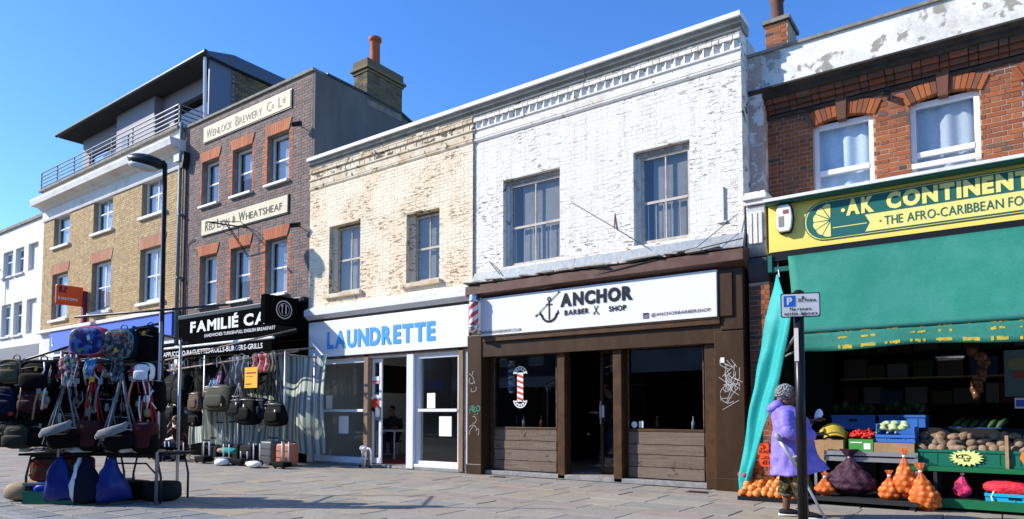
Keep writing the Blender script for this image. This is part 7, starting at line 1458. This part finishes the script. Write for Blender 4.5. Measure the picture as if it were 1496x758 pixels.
cloth('red and pink striped cloth hanging over the amber card', S2(-10.65, 2.56, .05), .62, .42, mat('red striped cloth', (.60, .07, .08), (.72, .42, .40), sc=12, lo=.48, hi=.55), 0, seed=5, fold=.05)
cloth('pink flowered towel behind the olive duffel bag', S2(-12.55, 2.25, .25), .62, .75, PKF, 0, seed=2)
cloth('light blue printed towel left of the pink flowered one', S2(-13.1, 2.05, .3), .45, .5, PAT, 0, seed=8)
cloth('small khaki pouch cloth hanging at the right end of the rail', S2(-10.12, 2.56, -.02), .32, .44, KHA, 0, 'pouch', 'pouch', .015, 4)
t = thing('price_card', 'amber yellow card with printed lines hanging on the luggage stall', 'card', S2(-10.88, 2.26, -.06), False); cd_ = MB().box(-.25, .25, -.004, .004, -.48, 0).build('card', YCARD, t)
MB().box(-.2, .2, -.007, -.0045, -.15, -.115).build('print', REDM, cd_); MB().box(-.2, .02, -.007, -.0045, -.40, -.38).build('print', BLK, cd_); MB().box(-.2, .1, -.007, -.0045, -.22, -.21).build('print', BRN, cd_)
for k in range(7):
    x = -14.6 + k * .75; t = thing('hook', 'steel hook over the luggage stall rail', 'hook', S2(x, 2.5), False, 'hooks on the luggage stall rail'); MB().loft([(0, .05, -.1), (0, .05, .05), (0, .0, .09), (0, -.05, .05), (.05, -.06, -.18)], .008, 5).build('wire', M['steel'], t)
# luggage on the ground, pulled-out handles
def suitcase(label, x, y, w, h, d, m, hh=.34, rz=0, light=True):
    t = thing('suitcase', label, 'suitcase', (x, y, 0), False, 'luggage in front of the cafe', rz)
    MB().sup((0, 0, .03 + h / 2), (w, d, h), .22, .25, 20, 12).build('body', m, t, smooth=True)
    for z in (.35, .65): MB().box(-w * .5, w * .5, -d * .505, -d * .49, .03 + h * z, .03 + h * z + .012).build('seam', BLK, t)
    for q in (-1, 1): MB().cyl((q * w * .28, d * .3, h * .9), (q * w * .28, d * .3, h + hh), .013, 8).build('handle_rod', M['upvc'] if light else M['steel'], t, smooth=True); MB().cyl((q * w * .38, -d * .3, .03), (q * w * .30, -d * .3, .03), .03, 10).build('wheel', BLK, t)
    MB().obox((0, d * .3, h + hh), (w * .66, .04, .035)).build('grip', DGR, t, bev=.01)
    return t
cases = [(-14.75, -1.6, .34, .12, .22, BLK, .38, 'black low case with pale handle at the left end'), (-14.5, -1.5, .34, .14, .22, DGR, .34, 'charcoal low case with pale handle second from the left'), (-13.95, -1.75, .36, .10, .22, NAV, .40, 'navy low case with grey handle in front of the sitting man'), (-13.55, -1.6, .40, .12, .22, BLK, .36, 'black low case with wide white handle beside the sitting man'), (-12.4, -1.6, .44, .14, .24, BLK, .40, 'black low case with tall white handle under the olive duffel'), (-12.85, -1.0, .4, .34, .24, DGR, .62, 'charcoal case with very tall handle against the striped sheet'), (-12.45, -.9, .4, .36, .24, BLK, .62, 'black case with very tall handle against the striped sheet'), (-12.1, -.9, .4, .40, .24, DGR, .66, 'tallest charcoal case against the striped sheet'), (-11.55, -1.6, .42, .14, .24, GRY, .36, 'grey low case with white handle left of the folded trolley'), (-11.0, -1.5, .46, .12, .26, BLK, .22, 'flat black case with short handle'), (-10.62, -1.0, .5, .52, .28, cm('slate grey shell', (.10, .105, .11), .4), .1, 'upright slate grey hard case'), (-10.35, -1.6, .42, .12, .24, BLK, .42, 'black low case with white handle right of the slate case'), (-9.9, -1.05, .50, .48, .28, cm('salmon shell', (.46, .16, .09), .45), .06, 'upright salmon coloured soft case'), (-9.45, -1.5, .42, .12, .24, BLK, .48, 'black low case with white handle at the right end'), (-13.2, -.95, .42, .36, .24, BLK, .2, 'black upright case behind the wide white handle'), (-11.5, -.95, .5, .40, .26, DGR, .1, 'charcoal upright case behind the grey low one')]
for (x, y, w_, h, d, m, hh, lb) in cases: suitcase(lb, x, y, w_, h, d, m, hh)
for k, (x, m, lb) in enumerate(((-11.35, WHT, 'crumpled white wrapping on the ground among the luggage'), (-10.1, WHT, 'white wrapping in front of the salmon case'), (-12.0, TAN, 'tan folded clothes lying on the low cases'), (-11.75, TEAL, 'teal folded cloth lying on the low cases'))):
    t = thing('wrapping', lb, 'wrapping', (x, -1.75 if k < 2 else -1.3, .0), False); wob(MB().sup((0, 0, .08 if k < 2 else .3), (.4, .24, .14), .8, .8, 16, 8), .02, k).build('bundle', m, t, smooth=True)
